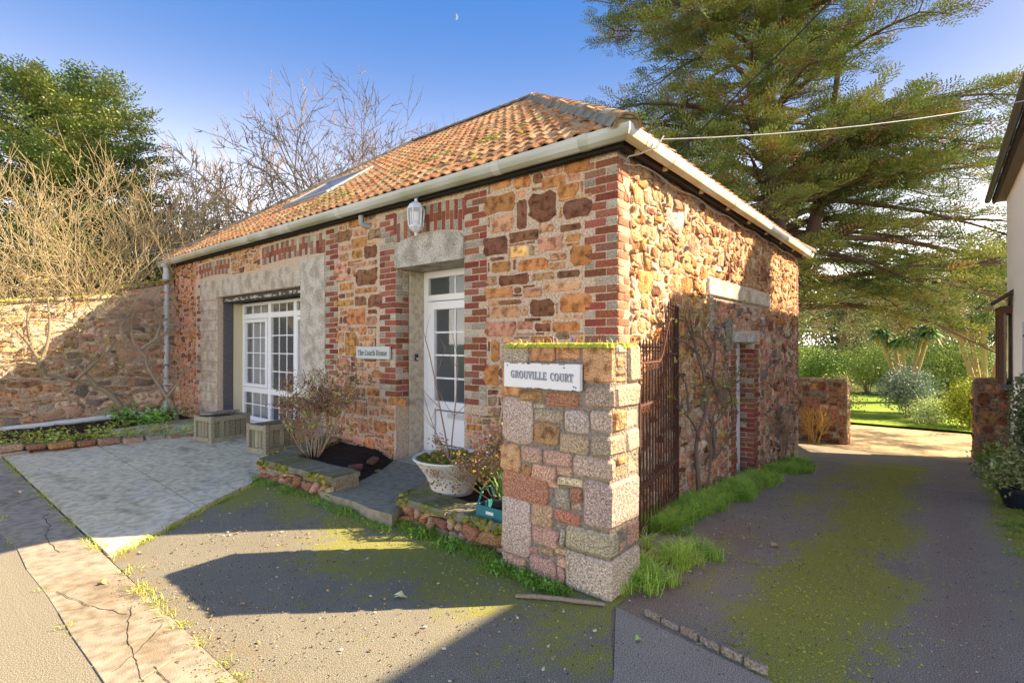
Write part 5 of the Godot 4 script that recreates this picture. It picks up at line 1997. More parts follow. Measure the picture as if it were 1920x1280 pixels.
func cap_slab(m: Mb, fr: Transform3D, u0: float, u1: float, w0: float, w1: float, y0: float, y1: float) -> void:
	var n := maxi(2, int((u1 - u0) / 0.08))
	var front := PackedVector2Array()
	var back := PackedVector2Array()
	for i in n + 1:
		var u := lerpf(u0, u1, float(i) / n)
		front.append(Vector2(u, w1 + rng.randf_range(-0.022, 0.012)))
		back.append(Vector2(u, w0 + rng.randf_range(-0.02, 0.02)))
	var pt := func(q: Vector2, y: float) -> Vector3: return fr * Vector3(q.x, y, q.y)
	for i in n:
		var c := Color(0.2, 0.2, 0.19) * rng.randf_range(0.88, 1.08)
		c = c.lerp(Color(0.13, 0.14, 0.05), clampf(0.5 + 1.2 * noise.get_noise_1d(front[i].x * 400.0 + u0), 0.0, 0.8))
		var f0 := front[i] - Vector2(0, 0.02)
		var f1 := front[i + 1] - Vector2(0, 0.02)
		m.quad(pt.call(f0, y1), pt.call(f1, y1), pt.call(back[i + 1], y1 - 0.004), pt.call(back[i], y1 - 0.004), c)
		m.quad(pt.call(front[i], y1 - 0.018), pt.call(front[i + 1], y1 - 0.018), pt.call(f1, y1), pt.call(f0, y1), c)
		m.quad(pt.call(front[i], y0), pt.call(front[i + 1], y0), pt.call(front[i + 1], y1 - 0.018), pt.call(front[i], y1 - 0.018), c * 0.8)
		m.quad(pt.call(back[i + 1], y0), pt.call(back[i], y0), pt.call(back[i], y1 - 0.004), pt.call(back[i + 1], y1 - 0.004), c)
	m.quad(pt.call(back[0], y0), pt.call(front[0], y0), pt.call(front[0], y1 - 0.01), pt.call(back[0], y1 - 0.004), Color(0.18, 0.18, 0.16))
	m.quad(pt.call(front[n], y0), pt.call(back[n], y0), pt.call(back[n], y1 - 0.004), pt.call(front[n], y1 - 0.01), Color(0.18, 0.18, 0.16))


func soil_patch(called: String, pts: Array, y: float) -> void:
	# pts: four corners, (x, z)
	var m := sheet(edge([pts[0], pts[3]]), edge([pts[1], pts[2]]), 26, 26, 0.0, func(x: float, z: float) -> Color: return Color(0.085, 0.066, 0.048) * (1.0 + 0.4 * mossy(x, z)))
	for i in m.v.size():
		m.v[i].y = (y if called != "soil" or m.v[i].x < -3.6 or m.v[i].x > -2.4 else lerpf(y, 0.115, sstep(0.5, 0.0, -2.45 - m.v[i].x - 0.55 * (1.1 - m.v[i].z)))) + 0.03 * noise.get_noise_2d(m.v[i].x * 500.0, m.v[i].z * 500.0)
	obj(called, m, M.soil, self, "structure")


func build_beds() -> void:
	low_wall("raised_bed_wall", "low mossy rubble wall with cement cap round the bed left of the front door", [Vector3(-4.62, 0.0, 0.16), Vector3(-3.8, 0.0, 1.36), Vector3(-2.42, 0.0, 1.3)], 0.29, 0.3, true)
	soil_patch("soil", [Vector2(-4.3, 0.02), Vector2(-3.06, 0.02), Vector2(-2.44, 1.15), Vector2(-3.7, 1.15)], 0.22)
	low_wall("raised_bed_wall", "low mossy rubble wall with cement cap between the path and the granite pillar", [Vector3(-1.72, 0.0, 0.7), Vector3(-1.5, 0.0, 1.19), Vector3(-0.285, 0.0, 1.11)], 0.235, 0.26, true)
	soil_patch("soil", [Vector2(-1.9, 0.02), Vector2(0.0, 0.02), Vector2(0.0, 0.95), Vector2(-1.5, 0.95)], 0.19)
	soil_patch("soil", [Vector2(-10.9, 0.02), Vector2(-7.35, 0.02), Vector2(-8.2, 3.3), Vector2(-10.9, 3.3)], 0.07)
	# concrete path to the front door
	var m := Mb.new()
	var poly := PackedVector2Array()
	for q in [[-3.1, 0.03], [-1.93, 0.03], [-1.75, 0.5], [-1.62, 0.9], [-1.5, 1.2], [-1.42, 1.36], [-1.7, 1.385], [-2.0, 1.35], [-2.3, 1.37], [-2.56, 1.36], [-2.52, 1.0], [-2.75, 0.5]]:
		poly.append(Vector2(q[0], -q[1]))
	prism(m, poly, Transform3D(Basis(Vector3(1, 0, 0), Vector3(0, 0, -1), Vector3.UP), Vector3.ZERO), -0.1, 0.145, Color(0.2, 0.2, 0.175))
	obj("path", m, M.concrete, self, "structure")
	# stone edging of the long bed under the garden wall
	var ed := thing("bed_edging", "low row of reddish stones edging the bed below the garden wall", "edging", Vector3(-7.6, 0.05, 1.9))
	var z := 0.72
	while z < 3.1:
		var w := rng.randf_range(0.16, 0.36)
		for row in 2:
			var mb := Mb.new()
			var x := lerpf(-7.2, -8.35, (z - 0.7) / 2.7) + rng.randf_range(-0.03, 0.03)
			var h := rng.randf_range(0.07, 0.1)
			var a := Vector3(x - 0.12, row * 0.085 - 0.02, z + row * 0.07)
			block(mb, a, a + Vector3(0.24 - row * 0.05, h, w - 0.015), 0.02, tint_of(pick("PROPG")) * 0.8)
			obj("stone", mb, M.granite, ed).position -= ed.position
		z += w
	for q in [[-2.7, 1.0, 0.3, "loose broken brick nearest the end of the raised bed wall"], [-2.86, 0.72, 0.8, "loose reddish brick half sunk in the soil midway along the path"], [-3.0, 0.38, 2.1, "loose dark brick lying against the foot of the door jamb"]]:
		var mb := Mb.new()
		block(mb, Vector3(-0.085, -0.025, -0.045), Vector3(0.085, 0.025, 0.045), 0.012, Color(0.2, 0.1, 0.075))
		var o := obj("loose_brick", mb, M.brick)
		o.transform = Transform3D(Basis.from_euler(Vector3(0.25, q[2], 0.12)), Vector3(q[0] - 0.06, 0.205, q[1]))
		tag(o, q[3], "brick", "loose bricks in the left bed")


# ---------------------------------------------------------------- objects
func planter(label: String, at: Vector3, turn: float, w: float, d: float, h: float) -> void:
	var o := thing("planter_box", label, "planter", at, "wooden planters below the window")
	o.rotation.y = turn
	var W := Color(0.33, 0.31, 0.23)
	for sx in [-1, 1]:
		for sz in [-1, 1]:
			var mb := Mb.new()
			mb.bx(Vector3(sx * (w / 2 - 0.025) - 0.03, -0.01, sz * (d / 2 - 0.025) - 0.03), Vector3(sx * (w / 2 - 0.025) + 0.03, h, sz * (d / 2 - 0.025) + 0.03), W * rng.randf_range(0.85, 1.1), 0.006)
			obj("post", mb, M.wood, o)
	for s in 4:
		var along := w if s % 2 == 0 else d
		var off := d / 2 if s % 2 == 0 else w / 2
		var tr := Transform3D(Basis.from_euler(Vector3(0, s * PI / 2, 0)), Vector3.ZERO)
		for y in [0.06, h - 0.05]:
			var r := Mb.new()
			r.box(tr * Transform3D(Basis(), Vector3(0, y, off - 0.012)), Vector3(along - 0.112, 0.07, 0.034), W * rng.randf_range(0.9, 1.1), 0.005)
			obj("rail", r, M.wood, o)
		var n := int((along - 0.11) / 0.075)
		for k in n:
			var p := Mb.new()
			p.box(tr * Transform3D(Basis(), Vector3((k + 0.5 - n / 2.0) * (along - 0.11) / n, h / 2, off - 0.034)), Vector3((along - 0.11) / n - 0.011, h - 0.15, 0.016), W * rng.randf_range(0.65, 1.15), 0.003)
			obj("plank", p, M.wood, o)
	var so := Mb.new()
	so.bx(Vector3(-w / 2 + 0.045, h - 0.14, -d / 2 + 0.045), Vector3(w / 2 - 0.045, h - 0.08, d / 2 - 0.045), Color(0.05, 0.04, 0.03), 0.02)
	obj("soil", so, M.soil, o)


func build_objects() -> void:
	planter("grey wooden planter below the left end of the window, its top boarded over", Vector3(-6.52, 0.09, 0.72), 0.16, 0.46, 0.62, 0.42)
	var lid := Mb.new()
	lid.box(Transform3D(Basis.from_euler(Vector3(0, 0.3, 0.04)), Vector3(-6.55, 0.53, 0.74)), Vector3(0.26, 0.025, 0.5), Color(0.28, 0.28, 0.27), 0.004)
	tag(obj("loose_board", lid, M.wood), "weathered board laid across the left planter", "board")
	planter("greenish wooden planter next to the raised bed wall, open at the top", Vector3(-5.05, 0.09, 0.58), 0.16, 0.42, 0.62, 0.42)
	# footed bowl
	var pot := thing("stone_bowl", "pale concrete bowl planter with a mossy rim beside the front door path", "planter", Vector3(-1.4, 0.19, 0.66))
	var pb := Mb.new()
	pb.lathe(Transform3D(), [Vector2(0.0, 0.0), Vector2(0.22, 0.0), Vector2(0.24, 0.06), Vector2(0.29, 0.18), Vector2(0.385, 0.3), Vector2(0.43, 0.345), Vector2(0.425, 0.36), Vector2(0.395, 0.355), Vector2(0.34, 0.27), Vector2(0.0, 0.25)], 40, Color(0.56, 0.55, 0.52))
	obj("bowl", pb, M.stucco, pot)
	pot.scale = Vector3(0.88, 0.95, 0.88)
	var pm := Mb.new()
	for k in 900:
		var an := rng.randf() * TAU
		var rr := 0.4 * sqrt(rng.randf())
		var sz := rng.randf_range(0.01, 0.026)
		pm.lathe(Transform3D(Basis(), Vector3(cos(an) * rr, 0.275 + 0.07 * pow(rr / 0.4, 3.0), sin(an) * rr)), [Vector2(sz * 1.4, -0.012), Vector2(sz, sz * 0.5), Vector2(0, sz * 0.8)], 6, Color(0.15, 0.17, 0.02) * rng.randf_range(0.5, 1.3))
	obj("moss", pm, M.moss, pot, "stuff")
	# plastic tray of pots
	var cr := thing("plastic_tray", "teal plastic carrying tray with a black pot in it against the granite pillar", "tray", Vector3(-0.52, 0.2, 0.98))
	var tm := Mb.new()
	var tc := Color(0.035, 0.16, 0.18)
	for s in [[-0.16, -0.12, 0.16, -0.11], [-0.16, 0.11, 0.16, 0.12], [-0.16, -0.11, -0.15, 0.11], [0.15, -0.11, 0.16, 0.11]]:
		tm.bx(Vector3(s[0], 0.03, s[1]), Vector3(s[2], 0.12, s[3]), tc, 0.003)
	tm.bx(Vector3(-0.15, 0.03, -0.11), Vector3(0.15, 0.045, 0.11), tc)
	obj("tray", tm, M.plastic, cr)
	var tl := Mb.new()
	tl.bx(Vector3(-0.05, 0.06, 0.1205), Vector3(0.03, 0.085, 0.122), Color(0.7, 0.7, 0.68))
	obj("price_label", tl, M.paint, cr)
	var ph := Mb.new()
	ph.tube([Vector3(-0.155, 0.11, -0.1), Vector3(-0.15, 0.23, -0.05), Vector3(-0.15, 0.23, 0.05), Vector3(-0.155, 0.11, 0.1)], [0.008, 0.008, 0.008, 0.008], 6, tc)
	obj("handle", ph, M.plastic, cr)
	var bp := thing("flower_pot", "black plastic pot with strappy green leaves in the teal tray", "flower pot", Vector3(-0.5, 0.245, 0.97))
	var bm := Mb.new()
	bm.lathe(Transform3D(), [Vector2(0.0, 0.0), Vector2(0.07, 0.0), Vector2(0.09, 0.12), Vector2(0.098, 0.125), Vector2(0.095, 0.14), Vector2(0.08, 0.12), Vector2(0.0, 0.11)], 20, Color(0.02, 0.02, 0.022))
	obj("pot", bm, M.plastic, bp)
	var lm := Mb.new()
	for k in 26:
		blade(lm, Vector3(rng.randf_range(-0.04, 0.04), 0.11, rng.randf_range(-0.04, 0.04)), rng.randf_range(0.18, 0.3), 0.008, Color(0.08, 0.16, 0.04), 0.7)
	obj("leaves", lm, M.leaf, bp, "stuff")
	# name plaque
	var np := thing("name_plaque", "pale stone house name plaque in dark old lettering between window and front door", "sign", Vector3(-3.54, 1.41, 0.03))
	var nm := Mb.new()
	nm.bx(Vector3(-3.9, 1.405, 0.02), Vector3(-3.18, 1.57, 0.055), Color(0.5, 0.52, 0.48), 0.006)
	obj("plaque", nm, M.stucco, np).position -= np.position
	lettering("lettering", "The Coach House", 0.63, 0.075, Vector3(-3.54, 1.487, 0.0575), np, plain(Color(0.07, 0.1, 0.085), 0.8), Color.WHITE)
	# lantern over the door
	var la := thing("wall_lantern", "white hexagonal lantern hanging under the eaves above the front door", "lantern", Vector3(-2.56, 2.9, 0.14))
	var LW := Color(0.72, 0.74, 0.78)
	var c1 := Mb.new()
	c1.lathe(Transform3D(), [Vector2(0.105, 0.285), Vector2(0.1, 0.3), Vector2(0.075, 0.345), Vector2(0.03, 0.375), Vector2(0.018, 0.38), Vector2(0.018, 0.41), Vector2(0.0, 0.415)], 6, LW, false)
	obj("cap", c1, M.paint, la)
	var c2 := Mb.new()
	c2.lathe(Transform3D(), [Vector2(0.0, -0.03), Vector2(0.016, -0.025), Vector2(0.02, 0.01), Vector2(0.05, 0.03), Vector2(0.085, 0.07), Vector2(0.09, 0.09), Vector2(0.0, 0.09)], 6, LW, false)
	obj("base", c2, M.paint, la)
	for k in 6:
		var an := TAU * k / 6.0
		var fb := Mb.new()
		fb.bar(Vector3(cos(an) * 0.085, 0.085, sin(an) * 0.085), Vector3(cos(an) * 0.1, 0.29, sin(an) * 0.1), 0.014, 0.014, LW, 0.003)
		obj("bar", fb, M.paint, la)
		var bn := TAU * (k + 1) / 6.0
		var pn := Mb.new()
		pn.quad(Vector3(cos(an) * 0.08, 0.09, sin(an) * 0.08), Vector3(cos(bn) * 0.08, 0.09, sin(bn) * 0.08), Vector3(cos(bn) * 0.095, 0.286, sin(bn) * 0.095), Vector3(cos(an) * 0.095, 0.286, sin(an) * 0.095), Color(0.7, 0.75, 0.8))
		obj("pane", pn, M.glass, la)
	var bu := Mb.new()
	bu.lathe(Transform3D(), [Vector2(0.025, 0.09), Vector2(0.025, 0.13), Vector2(0.045, 0.15), Vector2(0.045, 0.25), Vector2(0.0, 0.27)], 12, Color(0.66, 0.68, 0.7))
	obj("bulb", bu, M.paint, la)
	var bk := Mb.new()
	bk.tube([Vector3(0, 0.41, 0), Vector3(0.0, 0.44, -0.03), Vector3(0.0, 0.45, -0.08), Vector3(-0.06, 0.4, -0.12), Vector3(-0.12, 0.25, -0.13), Vector3(-0.1, 0.05, -0.13)], [0.008, 0.008, 0.008, 0.008, 0.008, 0.008], 6, LW)
	obj("bracket", bk, M.paint, la)
	build_gate()
	# waste pipe along the garden wall
	var wp := Mb.new()
	wp.tube([Vector3(-10.75, 0.17, 0.2), Vector3(-10.72, 0.14, 1.0), Vector3(-10.7, 0.09, 2.2), Vector3(-10.7, 0.06, 3.3)], [0.055, 0.055, 0.055, 0.055], 12, Color(0.6, 0.63, 0.66))
	tag(obj("waste_pipe", wp, M.plastic), "pale plastic pipe lying along the foot of the garden wall", "pipe")
	# cables
	var cab := func(called: String, label: String, pts: Array, sag: float, r: float, col: Color) -> void:
		var path := []
		var rad := []
		for k in 25:
			var t := k / 24.0
			var p: Vector3 = pts[0].lerp(pts[1], t)
			p.y -= sag * 4.0 * t * (1.0 - t)
			path.append(p)
			rad.append(r)
		var mb := Mb.new()
		mb.tube(path, rad, 5, col)
		tag(obj(called, mb, M.paint), label, "cable")
	cab.call("cable", "pale cable slung from the near eaves corner across the lane to the right", [Vector3(0.26, 3.42, -0.25), Vector3(8.5, 8.3, -12.0)], 0.75, 0.006, Color(0.5, 0.5, 0.5))
	cab.call("cable", "dark overhead cable crossing in front of the big cypress", [Vector3(-4.0, 6.0, -9.0), Vector3(6.0, 14.5, -9.5)], 0.5, 0.02, Color(0.03, 0.03, 0.03))
	var lo := Mb.new()
	var lp := [Vector3(0.3, 3.46, -0.3), Vector3(0.27, 3.34, -0.22), Vector3(0.15, 3.28, -0.12), Vector3(0.08, 3.26, -0.06), Vector3(0.055, 3.2, -0.04), Vector3(0.06, 3.22, -0.2)]
	var lr := [0.007, 0.007, 0.007, 0.007, 0.007, 0.007]
	for k in 40:
		lp.append(Vector3(0.058, 3.255 + 0.02 * sin(k * 0.9), -0.3 - k * 0.17))
		lr.append(0.007)
	lo.tube(lp, lr, 5, Color(0.45, 0.42, 0.38))
	tag(obj("cable", lo, M.paint), "thin cable looped under the near gutter corner and run along the side fascia", "cable")
	# pots by the white house
	var tb := thing("plastic_tub", "large dark blue plastic tub of straggly shrub beside the white house", "tub", Vector3(3.02, g(2.8, -4.9), -4.9))
	var tbm := Mb.new()
	tbm.lathe(Transform3D(), [Vector2(0.0, 0.0), Vector2(0.2, 0.0), Vector2(0.27, 0.22), Vector2(0.285, 0.225), Vector2(0.285, 0.27), Vector2(0.26, 0.27), Vector2(0.24, 0.22), Vector2(0.0, 0.22)], 28, Color(0.025, 0.03, 0.045))
	obj("tub", tbm, M.plastic, tb)
	var bx2 := Mb.new()
	bx2.bx(Vector3(2.9, g(2.8, -7.6) - 0.02, -7.9), Vector3(3.22, g(2.8, -7.6) + 0.16, -7.1), Color(0.3, 0.2, 0.17), 0.02)
	tag(obj("terracotta_trough", bx2, M.render), "low reddish trough at the foot of the white house wall", "trough")
	var bw := Mb.new()
	bw.lathe(Transform3D(Basis(), Vector3(3.12, g(2.9, -9.5), -9.4)), [Vector2(0.0, 0.0), Vector2(0.14, 0.0), Vector2(0.2, 0.25), Vector2(0.18, 0.26), Vector2(0.0, 0.24)], 18, Color(0.66, 0.66, 0.66))
	tag(obj("white_pot", bw, M.paint), "round white pot against the foot of the white house near the far pier", "flower pot")


func build_gate() -> void:
	var G := thing("iron_gate", "rusty iron bar gate with spear tops standing open behind the granite pillar", "gate", Vector3(0.03, -0.2, -1.25))
	var a := Vector3(0.035, 0, -1.25)
	var b := Vector3(0.26, 0, 0.12)
	var len := (b - a).length()
	var d := (b - a) / len
	var yaw := atan2(d.x, d.z)
	var bs := Basis.from_euler(Vector3(0, yaw, 0))
	var rust := Color(0.105, 0.055, 0.043)
	var at := func(t: float, y: float) -> Vector3: return a + d * t + Vector3(0, y, 0)
	var top_a := func(t: float) -> float:
		# the upper rail: high at the hinge, swooping down to the middle of the gateway
		return 1.86 - 0.42 * sstep(0.28, 0.75, t)
	var top_b := func(t: float) -> float:
		return 1.5 - 0.42 * sstep(0.28, 0.85, t)
	var n := 14
	for k in n:
		var t := 0.06 + (len - 0.1) * k / (n - 1.0)
		var m := Mb.new()
		var hi: float = top_a.call(t) + 0.19
		m.tube([at.call(t, -0.22), at.call(t, hi - 0.1)], [0.0085, 0.0085], 6, rust * rng.randf_range(0.85, 1.15))
		m.lathe(Transform3D(Basis(), at.call(t, hi - 0.1)), [Vector2(0.008, 0.0), Vector2(0.017, 0.012), Vector2(0.008, 0.024), Vector2(0.019, 0.05), Vector2(0.01, 0.08), Vector2(0.0, 0.13)], 6, rust)
		obj("bar", m, M.rust, G).position -= G.position
	var st := Mb.new()
	st.box(Transform3D(bs, at.call(0.0, 0.88)), Vector3(0.04, 2.24, 0.045), rust * 0.8, 0.005)
	st.box(Transform3D(bs, at.call(len, 0.66)), Vector3(0.03, 1.75, 0.035), rust * 0.9, 0.004)
	obj("stile", st, M.rust, G).position -= G.position
	for y in [0.38, 0.02, -0.23]:
		var r := Mb.new()
		r.box(Transform3D(bs, at.call(len / 2, y)), Vector3(0.022, 0.045, len), rust * 1.25, 0.003)
		obj("rail", r, M.rust, G).position -= G.position
	for f in [top_a, top_b]:
		var m := Mb.new()
		var prev := Vector3()
		for k in 25:
			var t := len * k / 24.0
			var p: Vector3 = at.call(t, f.call(t))
			if k > 0:
				m.bar(prev, p, 0.03, 0.018, rust * 1.35)
			prev = p
		obj("rail", m, M.rust, G).position -= G.position
	# small scrolls under the rails
	for f in [top_a, top_b]:
		for k in 6:
			var t := len - 0.12 - k * 0.1
			var m := Mb.new()
			var path := []
			var rad := []
			for i in 12:
				var an := i * 0.62
				var rr := 0.03 * (1.0 - i / 16.0)
				path.append(at.call(t + rr * cos(an), f.call(t) - 0.05 + rr * sin(an)))
				rad.append(0.004)
			m.tube(path, rad, 4, Color(0.3, 0.12, 0.06))
			obj("scroll", m, M.rust, G).position -= G.position
	for y in [0.25, 1.27]:
		var h := Mb.new()
		h.bar(at.call(0.0, y), at.call(0.0, y) + Vector3(0.03, 0.0, -0.14), 0.03, 0.035, rust, 0.004)
		obj("hinge", h, M.rust, G).position -= G.position


# ---------------------------------------------------------------- plants
func grow(m: Mb, p: Vector3, d: Vector3, len: float, r: float, lvl: int, cfg: Dictionary, tips: Array) -> void:
	var n := clampi(int(len / cfg.step), 3, 9)
	var path := [p]
	var rad := [r]
	var q := p
	var dir := d
	var along := []
	for i in n:
		dir = (dir + Vector3(rng.randf_range(-1, 1), rng.randf_range(-1, 1), rng.randf_range(-1, 1)) * cfg.wob + Vector3.UP * cfg.up).normalized()
		q += dir * len / n
		path.append(q)
		rad.append(r * lerpf(1.0, cfg.taper, float(i + 1) / n))
		along.append([q, dir, rad[i + 1]])
	var f: float = float(lvl) / cfg.levels
	m.tube(path, rad, 6 if r > 0.03 else (4 if r > 0.008 else 3), (cfg.col as Color).lerp(cfg.tip, 1.0 - f), (cfg.col as Color).lerp(cfg.tip, 1.0 - f + 1.0 / cfg.levels), false)
	tips.append([q, dir, lvl])
	if lvl <= 0:
		return
	var kids: int = cfg.kids[cfg.levels - lvl]
	for k in kids:
		var i := n - 1 if k < 1 else rng.randi_range(int(n * 0.3), n - 1)
		var s: Array = along[i]
		var ax: Vector3 = (s[1] as Vector3).cross(Vector3(rng.randf_range(-1, 1), rng.randf_range(-1, 1), rng.randf_range(-1, 1))).normalized()
		var ang := deg_to_rad(rng.randf_range(cfg.ang * 0.6, cfg.ang * 1.3))
		if k == 0:
			ang *= 0.5
		grow(m, s[0], (s[1] as Vector3).rotated(ax, ang), len * cfg.ratio * rng.randf_range(0.7, 1.15), maxf(s[2] * cfg.rr, cfg.min_r), lvl - 1, cfg, tips)


func leaf_mesh(n: int, spread: float, w: float, l: float, flat_ := 0.0) -> ArrayMesh:
	# a clump of n bent leaves round its origin
	var m := Mb.new()
	for k in n:
		var p := Vector3(rng.randfn(0, 1), rng.randfn(0, 1) * (1.0 - flat_), rng.randfn(0, 1)) * spread * 0.5
		var d := Vector3(rng.randf_range(-1, 1), rng.randf_range(-0.6, 0.9), rng.randf_range(-1, 1)).normalized()
		var s := d.cross(Vector3(rng.randf_range(-1, 1), 1, rng.randf_range(-1, 1))).normalized() * w * rng.randf_range(0.7, 1.2)
		var c := Color.WHITE * rng.randf_range(0.7, 1.2)
		var b := p + d * l * rng.randf_range(0.7, 1.2)
		var mid := (p + b) / 2.0
		m.quad(p, mid + s, b, mid - s, c)
	return m.mesh()


func spray_mesh(twigs: int, length: float, w: float) -> ArrayMesh:
	# a flat evergreen spray pointing along -z
	var m := Mb.new()
	var green := Color.WHITE
	m.quad(Vector3(-0.006, 0, 0), Vector3(0.006, 0, 0), Vector3(0.002, 0, -length), Vector3(-0.002, 0, -length), Color(0.9, 0.6, 0.4))
	for k in twigs:
		var t := (k + 0.6) / twigs
		var sg := 1.0 if k % 2 == 0 else -1.0
		var base := Vector3(0, 0.03 * sin(t * 2.5), -length * t)
		var d := Vector3(sg * 0.75, rng.randf_range(-0.15, 0.3), -0.65).normalized()
		var l := length * 0.42 * (1.15 - t * 0.75)
		for j in 4:
			var f := (j + 0.4) / 4.0
			var p := base + d * l * f
			var dd := (d + Vector3(rng.randf_range(-0.9, 0.9), rng.randf_range(-0.3, 0.7), rng.randf_range(-0.9, 0.3))).normalized()
			var s := dd.cross(Vector3(rng.randf_range(-0.5, 0.5), 1, rng.randf_range(-0.5, 0.5))).normalized() * w * rng.randf_range(0.7, 1.3)
			var b := p + dd * l * rng.randf_range(0.25, 0.45)
			m.quad(p, (p + b) / 2 + s, b, (p + b) / 2 - s, green * rng.randf_range(0.7, 1.2))
	return m.mesh()


func facing(p: Vector3, d: Vector3, s: float, roll := 0.0) -> Transform3D:
	var up := Vector3.UP if absf(d.y) < 0.95 else Vector3.RIGHT
	var b := Basis.looking_at(d, up)
	return Transform3D(b.rotated(d.normalized(), roll).scaled(Vector3.ONE * s), p)


func build_trees() -> void:
	build_cypress()
	build_spruce()
	# leafless trees behind the house
	var cfg := {"step": 0.45, "wob": 0.13, "up": 0.05, "taper": 0.55, "levels": 5, "kids": [5, 5, 4, 3, 3], "ang": 44.0, "ratio": 0.64, "rr": 0.74, "min_r": 0.011, "col": Color(0.32, 0.29, 0.23), "tip": Color(0.22, 0.18, 0.145)}
	var spots := [
		[-14.8, -5.2, 11.2, 0.17, "tall leafless tree with a pale forked trunk rising over the middle of the roof"],
		[-18.9, -4.4, 9.6, 0.12, "thin leafless tree behind the left end of the roof"],
		[-20.0, -6.6, 10.8, 0.13, "leafless tree with upright twigs just left of the forked one"],
		[-16.6, -9.1, 11.6, 0.13, "leafless tree with reddish twigs right of the forked one"],
		[-18.2, -12.9, 14.4, 0.15, "leafless tree leaning right beyond the rooflight"],
		[-17.4, -16.6, 13.2, 0.13, "low leafless tree reaching right above the ridge"],
		[-16.9, -1.6, 8.0, 0.1, "small leafless tree between the evergreen and the left eaves"],
		[-17.8, -3.2, 8.8, 0.1, "leafless tree with fine upright twigs right beside the evergreen"],
		[-16.2, -7.4, 10.6, 0.12, "leafless tree close behind and right of the tall forked one"],
		[-21.5, -11.0, 13.6, 0.14, "distant leafless tree filling the gap over the rooflight"],
	]
	for s in spots:
		var o := thing("bare_tree", s[4], "tree", Vector3(s[0], g(s[0], s[1]) - 0.1, s[1]), "leafless trees behind the house")
		var m := Mb.new()
		var tips := []
		var lean := Vector3(0.26, 1, -0.22) if s[1] < -4.8 else Vector3(0.1, 1, -0.05)
		cfg.tip = Color(0.26, 0.21, 0.16) if s[1] > -8.0 else Color(0.18, 0.13, 0.12)
		grow(m, Vector3.ZERO, lean.normalized(), s[2] * 0.42, s[3], 5, cfg, tips)
		if s[3] > 0.15:
			grow(m, Vector3(0.05, 1.2, 0), (lean + Vector3(0.3, 0, -0.3)).normalized(), s[2] * 0.4, s[3] * 0.75, 5, cfg, tips)
		var hi := 0.0
		for v in m.v:
			hi = maxf(hi, v.y)
		for i in m.v.size():
			m.v[i] *= s[2] / hi
		obj("trunk", m, M.bark, o)
	# leafless shrubs over the garden wall
	var sc := {"step": 0.3, "wob": 0.2, "up": 0.08, "taper": 0.55, "levels": 4, "kids": [5, 5, 4, 3], "ang": 40.0, "ratio": 0.66, "rr": 0.66, "min_r": 0.0075, "col": Color(0.5, 0.47, 0.37), "tip": Color(0.38, 0.32, 0.2)}
	var k := 0
	for s in [[-12.0, 0.0, 5.2, -0.2, 0.35, "tan leafless shrub leaning left from the corner of wall and house"], [-12.6, 1.0, 6.4, -0.15, 0.25, "pale branched leafless shrub rising in the middle of the garden wall"], [-12.3, 2.1, 5.6, -0.1, 0.2, "pale leafless shrub with a long forked limb at the left of the wall"],
			[-13.2, -0.9, 6.0, 0.1, 0.2, "leafless shrub with crooked whitish limbs beside the left eaves"], [-12.8, 3.2, 4.2, 0.1, -0.2, "low leafless shrub at the left edge of the view"], [-14.5, -0.5, 6.8, 0.0, 0.1, "tall tan leafless shrub against the right flank of the evergreen"]]:
		var o := thing("bare_shrub", s[5], "shrub", Vector3(s[0], 0.1, s[1]), "leafless shrubs behind the garden wall")
		var m := Mb.new()
		var tips := []
		for q in 3:
			grow(m, Vector3(rng.randf_range(-0.2, 0.2), 0.0, rng.randf_range(-0.2, 0.2)), Vector3(s[3] + rng.randf_range(-0.35, 0.35), 1, s[4] + rng.randf_range(-0.35, 0.35)).normalized(), s[2] * 0.4, 0.06, 4, sc, tips)
		var hi := 0.0
		for v in m.v:
			hi = maxf(hi, v.y)
		for i in m.v.size():
			m.v[i] *= s[2] / hi
		obj("branches", m, M.bark, o)
		k += 1
	# dark evergreen undergrowth between them
	var clump := leaf_mesh(26, 0.42, 0.022, 0.085)
	for s in [[-13.6, 3.4, 4.6, 1.7, "dark evergreen bush behind the far left of the garden wall"], [-13.3, 1.3, 4.9, 1.7, "dark evergreen bush behind the middle of the garden wall"], [-13.5, -0.7, 4.6, 1.6, "dark evergreen bush behind the wall next to the house"], [-15.8, 5.2, 5.0, 1.8, "tall dark evergreen bush at the left edge of the view"]]:
		bush("evergreen_bush", s[4], Vector3(s[0], 0.1, s[1]), s[3], s[2] * 0.9, clump, 700, Color(0.05, 0.09, 0.025), Color(0.14, 0.16, 0.04), "evergreen bushes behind the garden wall")


